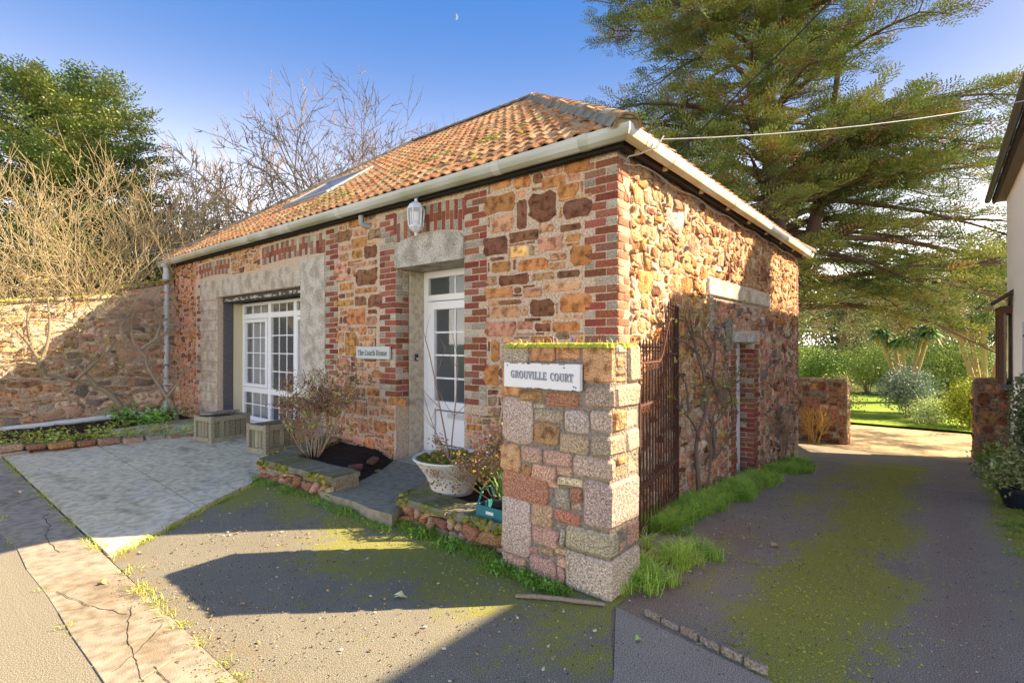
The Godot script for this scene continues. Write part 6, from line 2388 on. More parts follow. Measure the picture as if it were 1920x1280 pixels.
func bush(called: String, label: String, at: Vector3, r: float, h: float, clump: Mesh, n: int, c0: Color, c1: Color, group := "") -> Node3D:
	var o := thing(called, label, "shrub", at, group)
	var st := Mb.new()
	var where := []
	var tint := []
	for k in 9:
		var an := rng.randf() * TAU
		var e := Vector3(cos(an) * r * rng.randf_range(0.2, 0.7), h * rng.randf_range(0.5, 0.85), sin(an) * r * rng.randf_range(0.2, 0.7))
		st.tube([Vector3(cos(an) * 0.08, 0, sin(an) * 0.08), e * 0.5 + Vector3.UP * h * 0.1, e], [0.03, 0.02, 0.008], 5, Color(0.2, 0.16, 0.11))
	obj("stem", st, M.bark, o)
	for k in n:
		var d := Vector3(rng.randfn(0, 1), rng.randfn(0, 1), rng.randfn(0, 1)).normalized()
		var rr := pow(rng.randf(), 0.4)
		rr *= 0.82 + 0.3 * noise.get_noise_3d(d.x * 120.0 + at.x * 50.0, d.y * 120.0, d.z * 120.0)
		var p := Vector3(d.x * r * rr, h * 0.55 + d.y * h * 0.45 * rr, d.z * r * rr)
		where.append(Transform3D(Basis.from_euler(Vector3(rng.randf() * 6, rng.randf() * 6, rng.randf() * 6)).scaled(Vector3.ONE * rng.randf_range(0.7, 1.25)), p))
		tint.append(c0.lerp(c1, rng.randf()) * rng.randf_range(0.75, 1.2))
	many("foliage", clump, M.leaf, where, tint, o)
	return o


func build_cypress() -> void:
	var o := thing("cypress_tree", "huge spreading evergreen cypress with layered sprays behind the coach house", "tree", Vector3(-2.3, -1.2, -14.2))
	var m := Mb.new()
	var bark := Color(0.11, 0.085, 0.07)
	var H := 20.5
	var tr := []
	var rd := []
	for i in 13:
		var t := i / 12.0
		tr.append(Vector3(0.5 * sin(t * 5.0), H * t, 0.3 * sin(t * 4.0 + 1.0)))
		rd.append(lerpf(0.42, 0.05, pow(t, 0.8)))
	m.tube(tr, rd, 10, bark)
	m.tube([Vector3(0.1, 1.8, 0), Vector3(0.9, 4.5, -0.6), Vector3(1.6, 8.0, -1.2), Vector3(2.0, 12.0, -1.4)], [0.34, 0.27, 0.18, 0.07], 8, bark)
	obj("trunk", m, M.bark, o)
	var right := Vector3(0.7716, 0, -0.6361)
	var fwd := Vector3(-0.6361, 0, -0.7716)
	var where := []
	var tint := []
	var dead := Mb.new()
	var limbs := 0
	for k in 136:
		var t := (k + rng.randf()) / 110.0
		var h := lerpf(3.6, H * 0.97, pow(minf(t, 1.0), 0.9))
		var an := k * 2.39996 + rng.randf_range(-0.3, 0.3)
		if k >= 110:   # the long low boughs over the lane
			h = lerpf(4.2, 9.5, rng.randf())
			an = rng.randf_range(-0.75, 0.75)
		var dir := (right * cos(an) + fwd * sin(an)).normalized()
		var rx := cos(an)
		var far := 0.0
		if rx >= 0.0:
			far = lerpf(5.6, lerpf(9.2, 3.1, sstep(8.4, 11.0, h)), rx)
		else:
			far = lerpf(5.4, lerpf(4.8, 6.5, sstep(6.0, 10.0, h)), -rx)
		if sin(an) < -0.3:
			far = minf(far, 4.8)
		far *= rng.randf_range(0.72, 1.04) * (1.0 - 0.72 * pow(maxf(0.0, (h - 13.0) / (H - 13.0)), 1.3))
		if far < 0.8:
			continue
		var lift := rng.randf_range(-0.12, 0.42) if h > 5.5 else rng.randf_range(-0.14, 0.15)
		var base := Vector3(0.2 * sin(h), h, 0.1)
		var lm := Mb.new()
		var path := [base]
		var rad := [lerpf(0.13, 0.05, h / H) + 0.02]
		var p := base
		var dd := (dir + Vector3.UP * (lift + 0.35)).normalized()
		var segs := 8
		for s in segs:
			dd = (dd + Vector3(rng.randf_range(-1, 1), rng.randf_range(-0.5, 0.5), rng.randf_range(-1, 1)) * 0.14 + Vector3.UP * (-0.09 + lift * 0.05)).normalized()
			p += dd * far / segs
			path.append(p)
			rad.append(rad[0] * (1.0 - 0.85 * (s + 1.0) / segs))
			if s < 1:
				continue
			# side boughs
			for b in 2:
				var sd := dd.cross(Vector3.UP).normalized() * (1.0 if (b + s) % 2 == 0 else -1.0)
				var bd := (sd * rng.randf_range(0.5, 1.1) + dd * rng.randf_range(0.4, 1.0) + Vector3.UP * rng.randf_range(-0.25, 0.3)).normalized()
				var bl := far * rng.randf_range(0.16, 0.3) * (1.15 - 0.6 * s / segs) + 0.25
				var e := p + bd * bl + Vector3.DOWN * bl * 0.2
				lm.tube([p, p.lerp(e, 0.5) + Vector3.UP * bl * 0.05, e], [0.022, 0.014, 0.005], 4, bark)
				var bare := rng.randf() < 0.13
				var ns := int(6 + bl * 8.5)
				var warm := rng.randf()
				for i in ns:
					var f := (i + rng.randf()) / ns
					if bare and f < 0.8:
						var tw := p.lerp(e, f)
						var te := tw + (bd * 0.4 + Vector3(rng.randf_range(-1, 1), rng.randf_range(-0.4, 0.6), rng.randf_range(-1, 1))).normalized() * rng.randf_range(0.25, 0.6)
						dead.tube([tw, te], [0.006, 0.003], 3, Color(0.3, 0.23, 0.16), Color(-1, 0, 0), false)
						continue
					if f < 0.4 and rng.randf() < 0.75:
						continue
					var q := p.lerp(e, f) + Vector3(rng.randfn(0, 0.12), rng.randfn(0, 0.05), rng.randfn(0, 0.12))
					var sdir := (bd + Vector3(rng.randf_range(-1, 1), rng.randf_range(-0.15, 0.5), rng.randf_range(-1, 1)) * 0.8).normalized()
					where.append(facing(q, sdir, rng.randf_range(0.65, 1.2), rng.randf_range(-0.6, 0.6)))
					var c := Color(0.05, 0.105, 0.04).lerp(Color(0.2, 0.23, 0.065), clampf(warm * 0.75 + rng.randf() * 0.4, 0.0, 1.0))
					if rng.randf() < 0.07:
						c = Color(0.25, 0.16, 0.08)
					tint.append(c * rng.randf_range(0.75, 1.2))
		lm.tube(path, rad, 6, bark)
		obj("branch", lm, M.bark, o)
		limbs += 1
	obj("dead_twigs", dead, M.bark, o, "stuff")
	many("foliage", spray_mesh(11, 0.62, 0.02), M.leaf, where, tint, o)
	print("cypress sprays ", where.size(), " limbs ", limbs)


func build_spruce() -> void:
	var o := thing("spruce_tree", "dense dark green spruce standing behind the left garden wall", "tree", Vector3(-16.8, 0.0, 0.9))
	var m := Mb.new()
	m.tube([Vector3(0, 0, 0), Vector3(0.05, 5, 0), Vector3(0, 8.7, 0)], [0.22, 0.14, 0.02], 8, Color(0.17, 0.13, 0.1))
	var where := []
	var tint := []
	for k in 26:
		var h := 0.6 + k * 0.318
		var len := 3.15 * sqrt(maxf(0.03, 1.0 - pow(h / 9.2, 2.4)))
		for b in 13:
			var an := TAU * b / 13.0 + k * 0.7 + rng.randf_range(-0.2, 0.2)
			var d := Vector3(cos(an), rng.randf_range(-0.05, 0.28), sin(an)).normalized()
			var l := len * rng.randf_range(0.72, 1.1)
			var p := Vector3(0, h, 0)
			m.tube([p, p + d * l * 0.6, p + d * l + Vector3.UP * 0.12 * l], [0.025, 0.015, 0.005], 4, Color(0.17, 0.13, 0.1))
			for i in int(7 + l * 7.0):
				var f := rng.randf_range(0.12, 1.0)
				var q := p + d * l * f + Vector3.UP * 0.12 * l * f * f + Vector3(rng.randfn(0, 0.1), rng.randfn(0, 0.06), rng.randfn(0, 0.1))
				var sd := (d + Vector3(rng.randf_range(-1, 1), rng.randf_range(-0.2, 0.4), rng.randf_range(-1, 1)) * 0.75).normalized()
				where.append(facing(q, sd, rng.randf_range(0.6, 1.1), rng.randf_range(-0.4, 0.4)))
				tint.append(Color(0.06, 0.115, 0.045).lerp(Color(0.2, 0.22, 0.075), rng.randf()) * rng.randf_range(0.8, 1.25))
	obj("trunk", m, M.bark, o)
	many("foliage", spray_mesh(9, 0.62, 0.03), M.leaf, where, tint, o)


func palm(label: String, at: Vector3, h: float, stems: int, spread: float) -> void:
	var o := thing("cabbage_palm", label, "palm", at, "palms at the end of the garden")
	for k in stems:
		var an := TAU * k / stems + 0.4
		var top := Vector3(cos(an) * spread, h * rng.randf_range(0.82, 1.0), sin(an) * spread * 0.7)
		var m := Mb.new()
		m.tube([Vector3(cos(an) * 0.1, 0, sin(an) * 0.1), Vector3(top.x * 0.45, h * 0.4, top.z * 0.45), top], [0.15, 0.11, 0.09], 7, Color(0.3, 0.24, 0.14))
		obj("trunk", m, M.bark, o)
		var l := Mb.new()
		for i in 260:
			var a := rng.randf() * TAU
			var up := rng.randf_range(-0.75, 1.2)
			var d := Vector3(cos(a), up, sin(a)).normalized()
			var s := d.cross(Vector3.UP).normalized() * 0.045
			var len := rng.randf_range(0.5, 0.85)
			var c := Color(0.07, 0.12, 0.035) * rng.randf_range(0.7, 1.6)
			if up < -0.45:
				c = Color(0.25, 0.19, 0.09)
			var mid := top + d * len * 0.6
			l.quad(top - s * 0.5, top + s * 0.5, mid + s, mid - s, c)
			l.flat(mid - s, mid + s, top + d * len + Vector3.DOWN * 0.32 * len, c * 1.15)
		obj("leaves", l, M.leaf, o, "stuff")


func build_garden() -> void:
	# the garden beyond the yard
	palm("leafy cabbage palm with several trunks in the middle of the garden beyond the gap", Vector3(0.85, -1.35, -28.0), 3.6, 5, 1.0)
	palm("taller cabbage palm with splayed trunks beside the white house bay", Vector3(3.6, -1.3, -24.5), 3.9, 5, 0.95)
	var clump := leaf_mesh(26, 0.4, 0.026, 0.09)
	var clump2 := leaf_mesh(30, 0.5, 0.03, 0.11)
	var grey := bush("round_bush", "clipped blue grey bush on a short stem at the edge of the lawn", Vector3(1.23, -1.2, -20.4), 0.8, 1.55, clump, 300, Color(0.1, 0.14, 0.12), Color(0.2, 0.25, 0.23))
	for c in grey.get_children():
		if c is MultiMeshInstance3D:
			c.position.y += 0.25
	bush("leafy_bush", "yellow green bush against the right hand stone pier", Vector3(3.0, -1.2, -18.6), 0.75, 1.5, clump, 300, Color(0.12, 0.17, 0.02), Color(0.28, 0.3, 0.04))
	bush("leafy_bush", "broad dark leaved bush left of the palm at the back of the lawn", Vector3(-2.0, -1.3, -24.0), 1.1, 2.7, clump, 420, Color(0.05, 0.1, 0.02), Color(0.13, 0.2, 0.04))
	bush("leafy_bush", "small low flowering bush at the foot of the blue grey one", Vector3(1.9, -1.2, -19.2), 0.45, 0.6, clump, 120, Color(0.2, 0.28, 0.08), Color(0.5, 0.55, 0.4))
	bush("twiggy_bush", "thin twiggy bush at the left side of the lawn", Vector3(-1.0, -1.2, -20.5), 0.7, 1.6, clump, 60, Color(0.15, 0.16, 0.05), Color(0.3, 0.26, 0.12))
	var k := 0
	var where := ["left end", "left part", "left middle", "middle", "right middle", "right part", "right end"]
	for x in [-13.0, -9.0, -5.0, -1.2, 2.6, 6.4, 10.5]:
		bush("hedge_bush", "tall yellow green hedge bush at the back of the garden, %s of the row" % where[k], Vector3(x, -1.4, -33.0 + rng.randf_range(-1.5, 1.5)), 2.5, rng.randf_range(2.6, 3.6), clump2, 620, Color(0.12, 0.18, 0.04), Color(0.32, 0.36, 0.09), "hedge at the back of the garden")
		k += 1
	var cfg := {"step": 0.45, "wob": 0.2, "up": 0.03, "taper": 0.55, "levels": 4, "kids": [5, 5, 4, 4], "ang": 45.0, "ratio": 0.64, "rr": 0.7, "min_r": 0.01, "col": Color(0.2, 0.16, 0.12), "tip": Color(0.3, 0.22, 0.16)}
	k = 0
	for s in [[-3.6, -36.0, 7.5, "bare tree behind the hedge, left of the garden palm"], [0.5, -38.0, 9.0, "bare tree behind the hedge, between the two palms"], [4.5, -37.0, 9.5, "bare tree behind the hedge, just left of the white house"], [-7.5, -35.0, 8.0, "bare tree behind the hedge, nearest the coach house"]]:
		var o := thing("bare_tree", s[3], "tree", Vector3(s[0], -1.4, s[1]), "bare trees behind the garden")
		var m := Mb.new()
		var tips := []
		grow(m, Vector3.ZERO, Vector3(rng.randf_range(-0.1, 0.1), 1, 0).normalized(), s[2] * 0.42, 0.16, 4, cfg, tips)
		obj("trunk", m, M.bark, o)
		var lw := []
		var lt := []
		for t in tips:
			if t[2] <= 1 and rng.randf() < 0.5:
				lw.append(Transform3D(Basis.from_euler(Vector3(rng.randf() * 6, rng.randf() * 6, 0)), t[0]))
				lt.append(Color(0.16, 0.2, 0.05).lerp(Color(0.3, 0.3, 0.1), rng.randf()))
		many("leaves", clump, M.leaf, lw, lt, o)
	var crown := leaf_mesh(34, 1.1, 0.07, 0.26)
	k = 0
	for s in [[-16.0, -52.0, 3.6, 7.5], [-10.0, -50.0, 4.0, 9.0], [-4.5, -54.0, 3.6, 7.6], [0.5, -50.0, 3.6, 8.6], [5.5, -53.0, 4.0, 9.5], [10.5, -49.0, 3.6, 8.0], [15.0, -52.0, 4.0, 9.0]]:
		bush("distant_tree", "rounded grey green tree on the skyline beyond the garden hedge, %s from the left" % ["first", "second", "third", "fourth", "fifth", "sixth", "last"][k], Vector3(s[0], -1.6, s[1]), s[2] * 1.15, s[3] * 1.35, crown, 640, Color(0.09, 0.12, 0.06), Color(0.22, 0.22, 0.12), "trees on the skyline")
		k += 1


func limbs(called: String, label: String, lists: Array, r0: float, col: Color, tip: Color, twigs: int, leaf: Mesh, category := "shrub") -> Node3D:
	var root: Array = lists[0]
	var o := thing(called, label, category, Vector3(root[0], root[1], root[2]))
	var m := Mb.new()
	var cfg := {"step": 0.06, "wob": 0.3, "up": 0.05, "taper": 0.5, "levels": 2, "kids": [3, 2], "ang": 50.0, "ratio": 0.65, "rr": 0.7, "min_r": 0.0022, "col": col, "tip": tip}
	var tips := []
	for k in lists.size():
		var path := []
		var rad := []
		var n: int = lists[k].size() / 3
		for i in n:
			path.append(Vector3(lists[k][i * 3], lists[k][i * 3 + 1], lists[k][i * 3 + 2]) - o.position + Vector3(rng.randf_range(0, 0.05), 0, 0))
			rad.append((r0 if k == 0 else r0 * 0.55) * lerpf(1.0, 0.35, float(i) / (n - 1)))
		# smooth the bends
		var cv := Curve3D.new()
		for i in n:
			var tan: Vector3 = (path[mini(i + 1, n - 1)] - path[maxi(i - 1, 0)]) * 0.2
			cv.add_point(path[i], -tan, tan)
		cv.bake_interval = 0.05
		var pts := cv.get_baked_points()
		var pp := []
		var rr := []
		for i in pts.size():
			pp.append(pts[i] + Vector3(noise.get_noise_1d(i * 300.0 + k * 90.0), noise.get_noise_1d(i * 300.0 + k * 90.0 + 50.0), 0) * 0.012)
			rr.append(rad[0] * lerpf(1.0, 0.35, float(i) / maxi(1, pts.size() - 1)) * (1.0 + 0.15 * noise.get_noise_1d(i * 500.0)))
		if pp.size() > 1:
			m.tube(pp, rr, 7, col)
		for q in (twigs if k > 0 else twigs / 2):
			var i := rng.randi_range(pp.size() / 2, pp.size() - 1)
			grow(m, pp[i], Vector3(rng.randf_range(-0.1, 0.5), rng.randf_range(-0.2, 1), rng.randf_range(-1, 1)).normalized(), rng.randf_range(0.12, 0.32), 0.004, 2, cfg, tips)
	obj("branches", m, M.bark, o)
	if leaf:
		var w := []
		var t := []
		for q in tips:
			if rng.randf() < 0.1:
				w.append(Transform3D(Basis.from_euler(Vector3(rng.randf() * 6, rng.randf() * 6, 0)), q[0]))
				t.append(Color(0.2, 0.22, 0.04) * rng.randf_range(0.6, 1.3))
		many("leaves", leaf, M.leaf, w, t, o)
	return o


func flower_shrub(label: String, at: Vector3, h: float, r: float, stems: int, heads: float, greens: float, lean := Vector3.ZERO) -> void:
	var o := thing("hydrangea_shrub", label, "shrub", at)
	var m := Mb.new()
	var cfg := {"step": 0.07, "wob": 0.16, "up": 0.08, "taper": 0.6, "levels": 3, "kids": [4, 3, 2], "ang": 34.0, "ratio": 0.62, "rr": 0.72, "min_r": 0.0028, "col": Color(0.36, 0.28, 0.2), "tip": Color(0.34, 0.2, 0.12)}
	var tips := []
	for k in stems:
		var an := rng.randf() * TAU
		var d := Vector3(cos(an) * r, h * 0.9, sin(an) * r) * rng.randf_range(0.6, 1.0) + lean * rng.randf()
		grow(m, Vector3(cos(an) * 0.07, 0, sin(an) * 0.07), d.normalized(), h * rng.randf_range(0.34, 0.5), 0.008, 3, cfg, tips)
	obj("stems", m, M.bark, o)
	var petal := leaf_mesh(26, 0.055, 0.008, 0.022)
	var leaf := leaf_mesh(4, 0.05, 0.014, 0.05)
	var w := []
	var t := []
	var lw := []
	var lt := []
	for q in tips:
		if q[2] <= 1 and rng.randf() < heads:
			w.append(Transform3D(Basis.from_euler(Vector3(rng.randf() * 6, rng.randf() * 6, 0)).scaled(Vector3.ONE * rng.randf_range(0.5, 1.3)), q[0]))
			t.append(Color(0.15, 0.075, 0.05).lerp(Color(0.24, 0.14, 0.09), rng.randf()) * rng.randf_range(0.6, 1.2))
		elif rng.randf() < greens:
			lw.append(Transform3D(Basis.from_euler(Vector3(rng.randf() * 6, rng.randf() * 6, 0)), q[0] + Vector3(rng.randfn(0, 0.02), 0, rng.randfn(0, 0.02))))
			lt.append(Color(0.12, 0.2, 0.04).lerp(Color(0.3, 0.3, 0.05), rng.randf()))
	many("flower_heads", petal, M.leaf, w, t, o)
	many("leaves", leaf, M.leaf, lw, lt, o)


func build_small_things() -> void:
	var leaf := leaf_mesh(5, 0.05, 0.012, 0.045)
	limbs("espalier_tree", "low crooked bare fruit tree bending left along the garden wall", ESPALIER_NEAR, 0.062, Color(0.24, 0.2, 0.15), Color(0.34, 0.26, 0.19), 16, leaf, "tree")
	limbs("espalier_tree", "small twisted bare tree in the bed nearest the downpipe", ESPALIER_FAR, 0.055, Color(0.3, 0.26, 0.2), Color(0.36, 0.29, 0.22), 22, null, "tree")
	limbs("climbing_plant", "bare woody climber trained up the side wall left of the side door", VINE, 0.028, Color(0.17, 0.14, 0.12), Color(0.24, 0.2, 0.13), 7, leaf, "climber")
	flower_shrub("tall twiggy brown headed shrub in the raised bed left of the path", Vector3(-3.72, 0.22, 0.78), 1.12, 0.6, 17, 0.42, 0.2)
	flower_shrub("brown headed hydrangea sprawling beside the stone bowl and granite pillar", Vector3(-0.85, 0.19, 0.6), 0.8, 0.55, 9, 0.6, 0.4, Vector3(-0.5, 0.0, 0.2))
	# whip of a young tree in the bowl
	var yt := thing("young_tree", "slender leafless young tree with two upright stems growing in the stone bowl", "tree", Vector3(-1.46, 0.46, 0.64))
	var ym := Mb.new()
	var cfg := {"step": 0.09, "wob": 0.06, "up": 0.05, "taper": 0.5, "levels": 1, "kids": [4], "ang": 36.0, "ratio": 0.42, "rr": 0.55, "min_r": 0.003, "col": Color(0.26, 0.2, 0.17), "tip": Color(0.3, 0.2, 0.16)}
	var tips := []
	grow(ym, Vector3(0, -0.02, 0), Vector3(-0.16, 1, 0.02).normalized(), 1.25, 0.012, 1, cfg, tips)
	grow(ym, Vector3(0.02, -0.02, 0.01), Vector3(0.0, 1, 0.0).normalized(), 1.05, 0.011, 1, cfg, tips)
	grow(ym, Vector3(0.0, 0.05, 0.01), Vector3(-0.55, 0.8, 0.1).normalized(), 0.8, 0.006, 1, cfg, tips)
	obj("stem", ym, M.bark, yt)
	# greenery in the bed under the garden wall
	var big := leaf_mesh(16, 0.18, 0.03, 0.12)
	var w := []
	var t := []
	for k in 26:
		w.append(Transform3D(Basis.from_euler(Vector3(0, rng.randf() * 6, 0)).scaled(Vector3.ONE * rng.randf_range(0.7, 1.2)), Vector3(-9.3 + rng.randfn(0, 0.2), 0.2 + rng.randf() * 0.12, 0.95 + rng.randfn(0, 0.22))))
		t.append(Color(0.05, 0.14, 0.03).lerp(Color(0.16, 0.27, 0.04), rng.randf()))
	var bp := thing("bed_plant", "bright leafy green plant between the two bare trees in the wall bed", "plant", Vector3(-9.3, 0.08, 0.95))
	var bs := Mb.new()
	for k in 8:
		bs.tube([Vector3.ZERO, Vector3(rng.randfn(0, 0.12), 0.18, rng.randfn(0, 0.12))], [0.006, 0.003], 4, Color(0.12, 0.18, 0.04))
	obj("stem", bs, M.bark, bp)
	for k in w.size():
		w[k].origin -= bp.position
	many("leaves", big, M.leaf, w, t, bp)
	w = []
	t = []
	for k in 330:
		var z := rng.randf_range(0.5, 3.6)
		w.append(Transform3D(Basis.from_euler(Vector3(0, rng.randf() * 6, 0)).scaled(Vector3.ONE * rng.randf_range(0.25, 0.6)), Vector3(lerpf(-7.3, -8.4, (z - 0.7) / 2.9) - 2.4 * rng.randf() * rng.randf(), 0.1, z)))
		t.append(Color(0.14, 0.18, 0.03).lerp(Color(0.3, 0.3, 0.06), rng.randf()))
	many("ground_cover", big, M.leaf, w, t)
	# dry shrub by the far stone wall, brambles and ivy on the white house
	var gold := thing("dry_shrub", "small golden leafless shrub before the far left stone wall", "shrub", Vector3(-0.35, -1.02, -11.35))
	var gm := Mb.new()
	var gc := {"step": 0.1, "wob": 0.15, "up": 0.08, "taper": 0.5, "levels": 2, "kids": [5, 4], "ang": 34.0, "ratio": 0.6, "rr": 0.7, "min_r": 0.006, "col": Color(0.45, 0.33, 0.12), "tip": Color(0.5, 0.34, 0.1)}
	for k in 9:
		grow(gm, Vector3(rng.randf_range(-0.12, 0.12), 0, 0), Vector3(rng.randf_range(-0.5, 0.5), 1, rng.randf_range(-0.2, 0.3)).normalized(), 0.55, 0.014, 2, gc, tips)
	obj("branches", gm, M.bark, gold)
	var clump := leaf_mesh(22, 0.2, 0.015, 0.06)
	bush("tub_shrub", "straggly green shrub growing in the dark blue tub", Vector3(3.03, g(2.8, -4.9) + 0.2, -4.9), 0.36, 0.45, clump, 110, Color(0.1, 0.14, 0.05), Color(0.25, 0.27, 0.11))
	bush("wall_ivy", "tall leafy climber against the white house at the right edge", Vector3(3.24, g(2.8, -6.0), -6.1), 0.25, 1.75, clump, 320, Color(0.06, 0.09, 0.04), Color(0.15, 0.19, 0.08))
	bush("potted_plant", "low bright green plant beside the round white pot", Vector3(3.0, g(2.8, -8.3), -8.3), 0.28, 0.5, clump, 90, Color(0.1, 0.17, 0.03), Color(0.22, 0.28, 0.06))
	var vt := thing("dead_creeper", "dry leafless creeper at the foot of the side wall right of the side door", "climber", Vector3(0.06, -0.5, -5.8))
	var vm := Mb.new()
	var vc := {"step": 0.08, "wob": 0.3, "up": 0.06, "taper": 0.5, "levels": 3, "kids": [5, 4, 3], "ang": 45.0, "ratio": 0.62, "rr": 0.7, "min_r": 0.004, "col": Color(0.26, 0.21, 0.16), "tip": Color(0.33, 0.26, 0.19)}
	for k in 6:
		grow(vm, Vector3(0, 0, rng.randf_range(-0.3, 0.3)), Vector3(0.05, 1, rng.randf_range(-0.6, 0.6)).normalized(), 0.6, 0.01, 3, vc, tips)
	for i in vm.v.size():
		vm.v[i].x = maxf(vm.v[i].x * 0.4, -0.01)
	obj("branches", vm, M.bark, vt)
	build_grass()


func build_grass() -> void:
	var tuft := Mb.new()
	for k in 70:
		blade(tuft, Vector3(rng.randfn(0, 0.05), 0, rng.randfn(0, 0.05)), rng.randf_range(0.14, 0.34), 0.0035, Color.WHITE * rng.randf_range(0.7, 1.2), 1.15)
	var tm := tuft.mesh()
	var place := func(called: String, spots: Array, c0: Color, c1: Color, s0: float, s1: float, mesh: Mesh) -> void:
		var w := []
		var t := []
		for p in spots:
			var s := rng.randf_range(s0, s1)
			w.append(Transform3D(Basis.from_euler(Vector3(rng.randf_range(-0.15, 0.15), rng.randf() * 6.28, rng.randf_range(-0.15, 0.15))).scaled(Vector3(s, s * rng.randf_range(0.8, 1.2), s)), Vector3(p.x, g(p.x, p.y) - 0.01, p.y)))
			t.append(c0.lerp(c1, rng.randf()))
		many(called, mesh, M.leaf, w, t)
	var a := []
	for k in 270:
		var z := rng.randf_range(-4.2, -0.1)
		a.append(Vector2(rng.randf_range(0.06, 0.42 + 0.16 * noise.get_noise_1d(z * 160.0)), z))
	for k in 26:
		a.append(Vector2(0.6 + rng.randfn(0, 0.09), 0.85 + rng.randfn(0, 0.1)))
	for k in 16:
		a.append(Vector2(0.68 + rng.randfn(0, 0.08), 0.3 + rng.randfn(0, 0.14)))
	for k in 90:
		var z := rng.randf_range(-6.6, -4.6)
		a.append(Vector2(rng.randf_range(0.06, 0.16 + 0.42 * sin((z + 4.5) / -2.2 * PI)), z))
	place.call("grass", a, Color(0.13, 0.27, 0.035), Color(0.32, 0.44, 0.07), 0.42, 0.72, tm)
	# short grass and weeds in the joints and along the walls
	var short := Mb.new()
	for k in 26:
		blade(short, Vector3(rng.randfn(0, 0.03), 0, rng.randfn(0, 0.03)), rng.randf_range(0.02, 0.07), 0.003, Color.WHITE * rng.randf_range(0.7, 1.2), 1.0)
	var sm := short.mesh()
	var b := []
	for k in 170:
		var x := rng.randf_range(-8.5, 0.6)
		if noise.get_noise_1d(x * 250.0) > -0.12:
			b.append(Vector2(x + rng.randfn(0, 0.01), 3.055 + rng.randfn(0, 0.014)))
	for k in 46:
		var x := rng.randf_range(-7.0, 0.5)
		if noise.get_noise_1d(x * 200.0 + 70.0) > 0.05:
			b.append(Vector2(x, 3.46 + rng.randfn(0, 0.015)))
	for k in 60:
		var t := rng.randf()
		b.append(Vector2(lerpf(-3.62, -2.6, t), lerpf(1.45, 3.0, t)) + Vector2(rng.randfn(0, 0.012), 0))
	place.call("grass", b, Color(0.18, 0.24, 0.03), Color(0.34, 0.33, 0.06), 0.5, 1.0, sm)
	var c := []
	for k in 90:
		c.append(Vector2(lerpf(-1.5, -0.3, rng.randf()), 1.22 + absf(rng.randfn(0, 0.05))))
	for k in 40:
		c.append(Vector2(lerpf(-3.8, -2.4, rng.randf()), 1.42 + absf(rng.randfn(0, 0.04))))
	for k in 40:
		c.append(Vector2(lerpf(-2.5, -1.4, rng.randf()), 1.4 + absf(rng.randfn(0, 0.03))))
	for k in 50:
		c.append(Vector2(lerpf(-0.3, 0.35, rng.randf()), 1.31 + absf(rng.randfn(0, 0.05))))
	for k in 200:
		c.append(Vector2(2.95 + rng.randfn(0, 0.14), rng.randf_range(-9.0, -2.0)))
	place.call("grass", c, Color(0.09, 0.18, 0.02), Color(0.18, 0.26, 0.03), 0.6, 1.3, sm)
	# leafy weeds by the pillar
	var weed := leaf_mesh(20, 0.07, 0.011, 0.04)
	var w := []
	var t := []
	for q in [[0.28, 1.36, 8], [0.0, 1.34, 10], [-0.2, 1.3, 8], [-0.75, 1.26, 9], [-1.1, 1.3, 8], [-3.0, 1.42, 6], [-2.3, 1.44, 5], [0.75, 0.9, 5], [0.5, -0.3, 6]]:
		for k in q[2]:
			w.append(Transform3D(Basis.from_euler(Vector3(0, rng.randf() * 6, 0)).scaled(Vector3.ONE * rng.randf_range(0.4, 1.0)), Vector3(q[0] + rng.randfn(0, 0.05), g(q[0], q[1]) + 0.03, q[1] + absf(rng.randfn(0, 0.04)))))
			t.append(Color(0.06, 0.16, 0.025).lerp(Color(0.14, 0.27, 0.04), rng.randf()))
	many("weeds", weed, M.leaf, w, t)
	# fallen leaves one can tell apart
	var spots := [[-0.42, 2.06, 0.055, Color(0.5, 0.46, 0.25), "large pale fallen leaf on the dark tarmac before the pillar"], [-2.1, 3.2, 0.04, Color(0.55, 0.33, 0.1), "yellow fallen leaf on the concrete channel"], [1.15, -0.55, 0.05, Color(0.33, 0.24, 0.15), "brown fallen leaf in the left wheel track of the lane"], [0.95, 1.55, 0.028, Color(0.2, 0.3, 0.07), "small green leaf on the pale tarmac"], [-5.4, 3.2, 0.04, Color(0.6, 0.45, 0.2), "tan fallen leaf at the left of the concrete channel"]]
	for s in spots:
		var mb := Mb.new()
		var p := Vector3(s[0], g(s[0], s[1]) + 0.022, s[1])
		var an := rng.randf() * TAU
		var n := 9
		for k in n:
			var a0 := an + TAU * k / n
			var a1 := an + TAU * (k + 1) / n
			var r0: float = s[2] * (1.0 if k % 2 == 0 else 0.6)
			var r1: float = s[2] * (1.0 if k % 2 == 1 else 0.6)
			mb.flat(p + Vector3.UP * 0.006, p + Vector3(cos(a1) * r1, 0.012 * sin(a1 * 2.0), sin(a1) * r1 * 0.7), p + Vector3(cos(a0) * r0, 0.012 * sin(a0 * 2.0), sin(a0) * r0 * 0.7), s[3])
		tag(obj("fallen_leaf", mb, M.leaf), s[4], "leaf", "fallen leaves")
	# grit, bits of leaf and twig
	var bit := Mb.new()
	bit.box(Transform3D(), Vector3(0.016, 0.006, 0.009), Color.WHITE, 0.002)
	w = []
	t = []
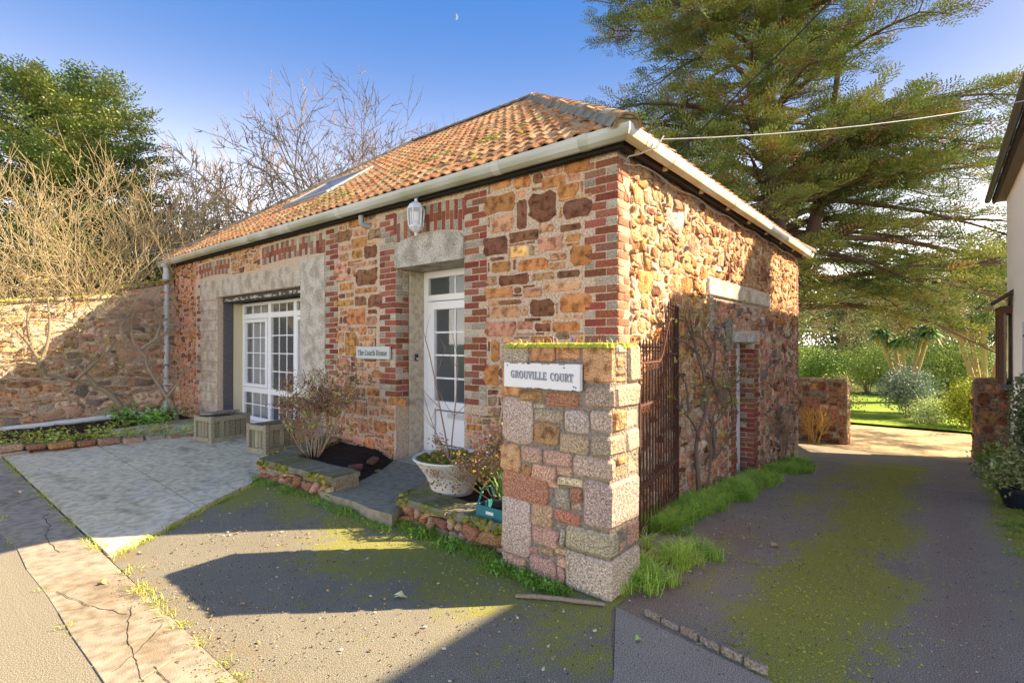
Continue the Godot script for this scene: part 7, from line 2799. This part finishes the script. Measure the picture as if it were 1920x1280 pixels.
	for k in 620:
		var x := 0.0
		var z := 0.0
		if k < 240:
			x = rng.randf_range(-3.4, 0.9)
			z = rng.randf_range(1.4, 3.0)
		elif k < 470:
			x = rng.randf_range(0.5, 3.0)
			z = rng.randf_range(-9.0, 1.3)
		elif k < 560:
			x = 0.75 + rng.randfn(0, 0.12)
			z = rng.randf_range(-1.5, 1.2)
		else:
			x = rng.randf_range(-7.5, -3.5)
			z = rng.randf_range(0.8, 3.0)
		w.append(Transform3D(Basis.from_euler(Vector3(rng.randf_range(-0.3, 0.3), rng.randf() * 6, 0)).scaled(Vector3.ONE * rng.randf_range(0.3, 1.5)), Vector3(x, g(x, z) + 0.014, z)))
		var r := rng.randf()
		t.append(Color(0.5, 0.5, 0.46) if r < 0.25 else (Color(0.2, 0.13, 0.08) if r < 0.7 else Color(0.4, 0.3, 0.16)))
	many("leaf_litter", bit.mesh(), M.bark, w, t)
	# cushions of moss on the lane and the forecourt, grit on the tarmac
	var cush := Mb.new()
	cush.lathe(Transform3D(), [Vector2(0.02, -0.004), Vector2(0.014, 0.004), Vector2(0.0, 0.006)], 6, Color.WHITE)
	w = []
	t = []
	for k in 70000:
		var x := rng.randf_range(-3.4, 3.0)
		var z := rng.randf_range(-8.5, 3.0)
		var want := 0.0
		if x > 0.55 and z < 1.6:
			want = exp(-pow((x - 1.62) / 0.45, 2.0)) + exp(-pow((x - 2.95) / 0.25, 2.0)) + 0.3 * exp(-pow((x - 0.8) / 0.2, 2.0)) - 0.55
		elif x < 0.5 and z > 1.25 and z < 2.7 and x > -3.4 + (z - 1.3) * 0.65:
			want = sstep(2.4, 1.25, z) - 0.6
		else:
			continue
		if want + 0.9 * mossy(x + 2.0, z) + rng.randf_range(-0.2, 0.2) < 0.12:
			continue
		var s := rng.randf_range(0.14, 0.55)
		w.append(Transform3D(Basis.from_euler(Vector3(0, rng.randf() * 6, 0)).scaled(Vector3(s, s * rng.randf_range(0.5, 1.3), s * rng.randf_range(0.6, 1.0))), Vector3(x, g(x, z) + 0.004, z)))
		t.append(Color(0.28, 0.28, 0.045).lerp(Color(0.18, 0.22, 0.03), rng.randf()) * rng.randf_range(0.85, 1.2))
	many("moss", cush.mesh(), M.moss, w, t)
	var chip := Mb.new()
	chip.box(Transform3D(), Vector3(0.007, 0.004, 0.006), Color.WHITE, 0.001)
	w = []
	t = []
	for k in 12000:
		var x := rng.randf_range(-3.3, 3.0)
		var z := 3.2 - 9.0 * pow(rng.randf(), 1.6)
		if x < 0.6 and (z < 1.35 or x < -3.4 + (z - 1.3) * 0.65):
			continue
		w.append(Transform3D(Basis.from_euler(Vector3(0, rng.randf() * 6, 0)).scaled(Vector3.ONE * rng.randf_range(0.4, 1.3)), Vector3(x, g(x, z) + 0.008, z)))
		var f := rng.randf()
		t.append(Color(0.42, 0.4, 0.36) * rng.randf_range(0.5, 1.2) if f < 0.6 else Color(0.09, 0.08, 0.07))
	many("grit", chip.mesh(), M.granite, w, t)
	# the half moon by day
	var mo := Mb.new()
	var mp := EYE + Vector3(-0.6361 * 0.9945 - 0.1086 * 0.7716, 0.627, -0.7716 * 0.9945 + 0.1086 * 0.6361).normalized() * 1500.0
	var to := (EYE - mp).normalized()
	var ux := Vector3.UP.cross(to).normalized()
	var uy := to.cross(ux)
	for k in 16:
		var a0 := -PI / 2 + PI * k / 16.0
		var a1 := -PI / 2 + PI * (k + 1) / 16.0
		var f := func(a: float, s: float) -> Vector3: return mp + (ux * cos(a) * s + uy * sin(a)) * 7.0
		mo.quad(f.call(a0, 0.25), f.call(a0, 1.0), f.call(a1, 1.0), f.call(a1, 0.25), Color(0.55, 0.6, 0.7))
	tag(obj("moon", mo, M.paint), "tiny pale half moon in the blue sky above the roof", "moon")
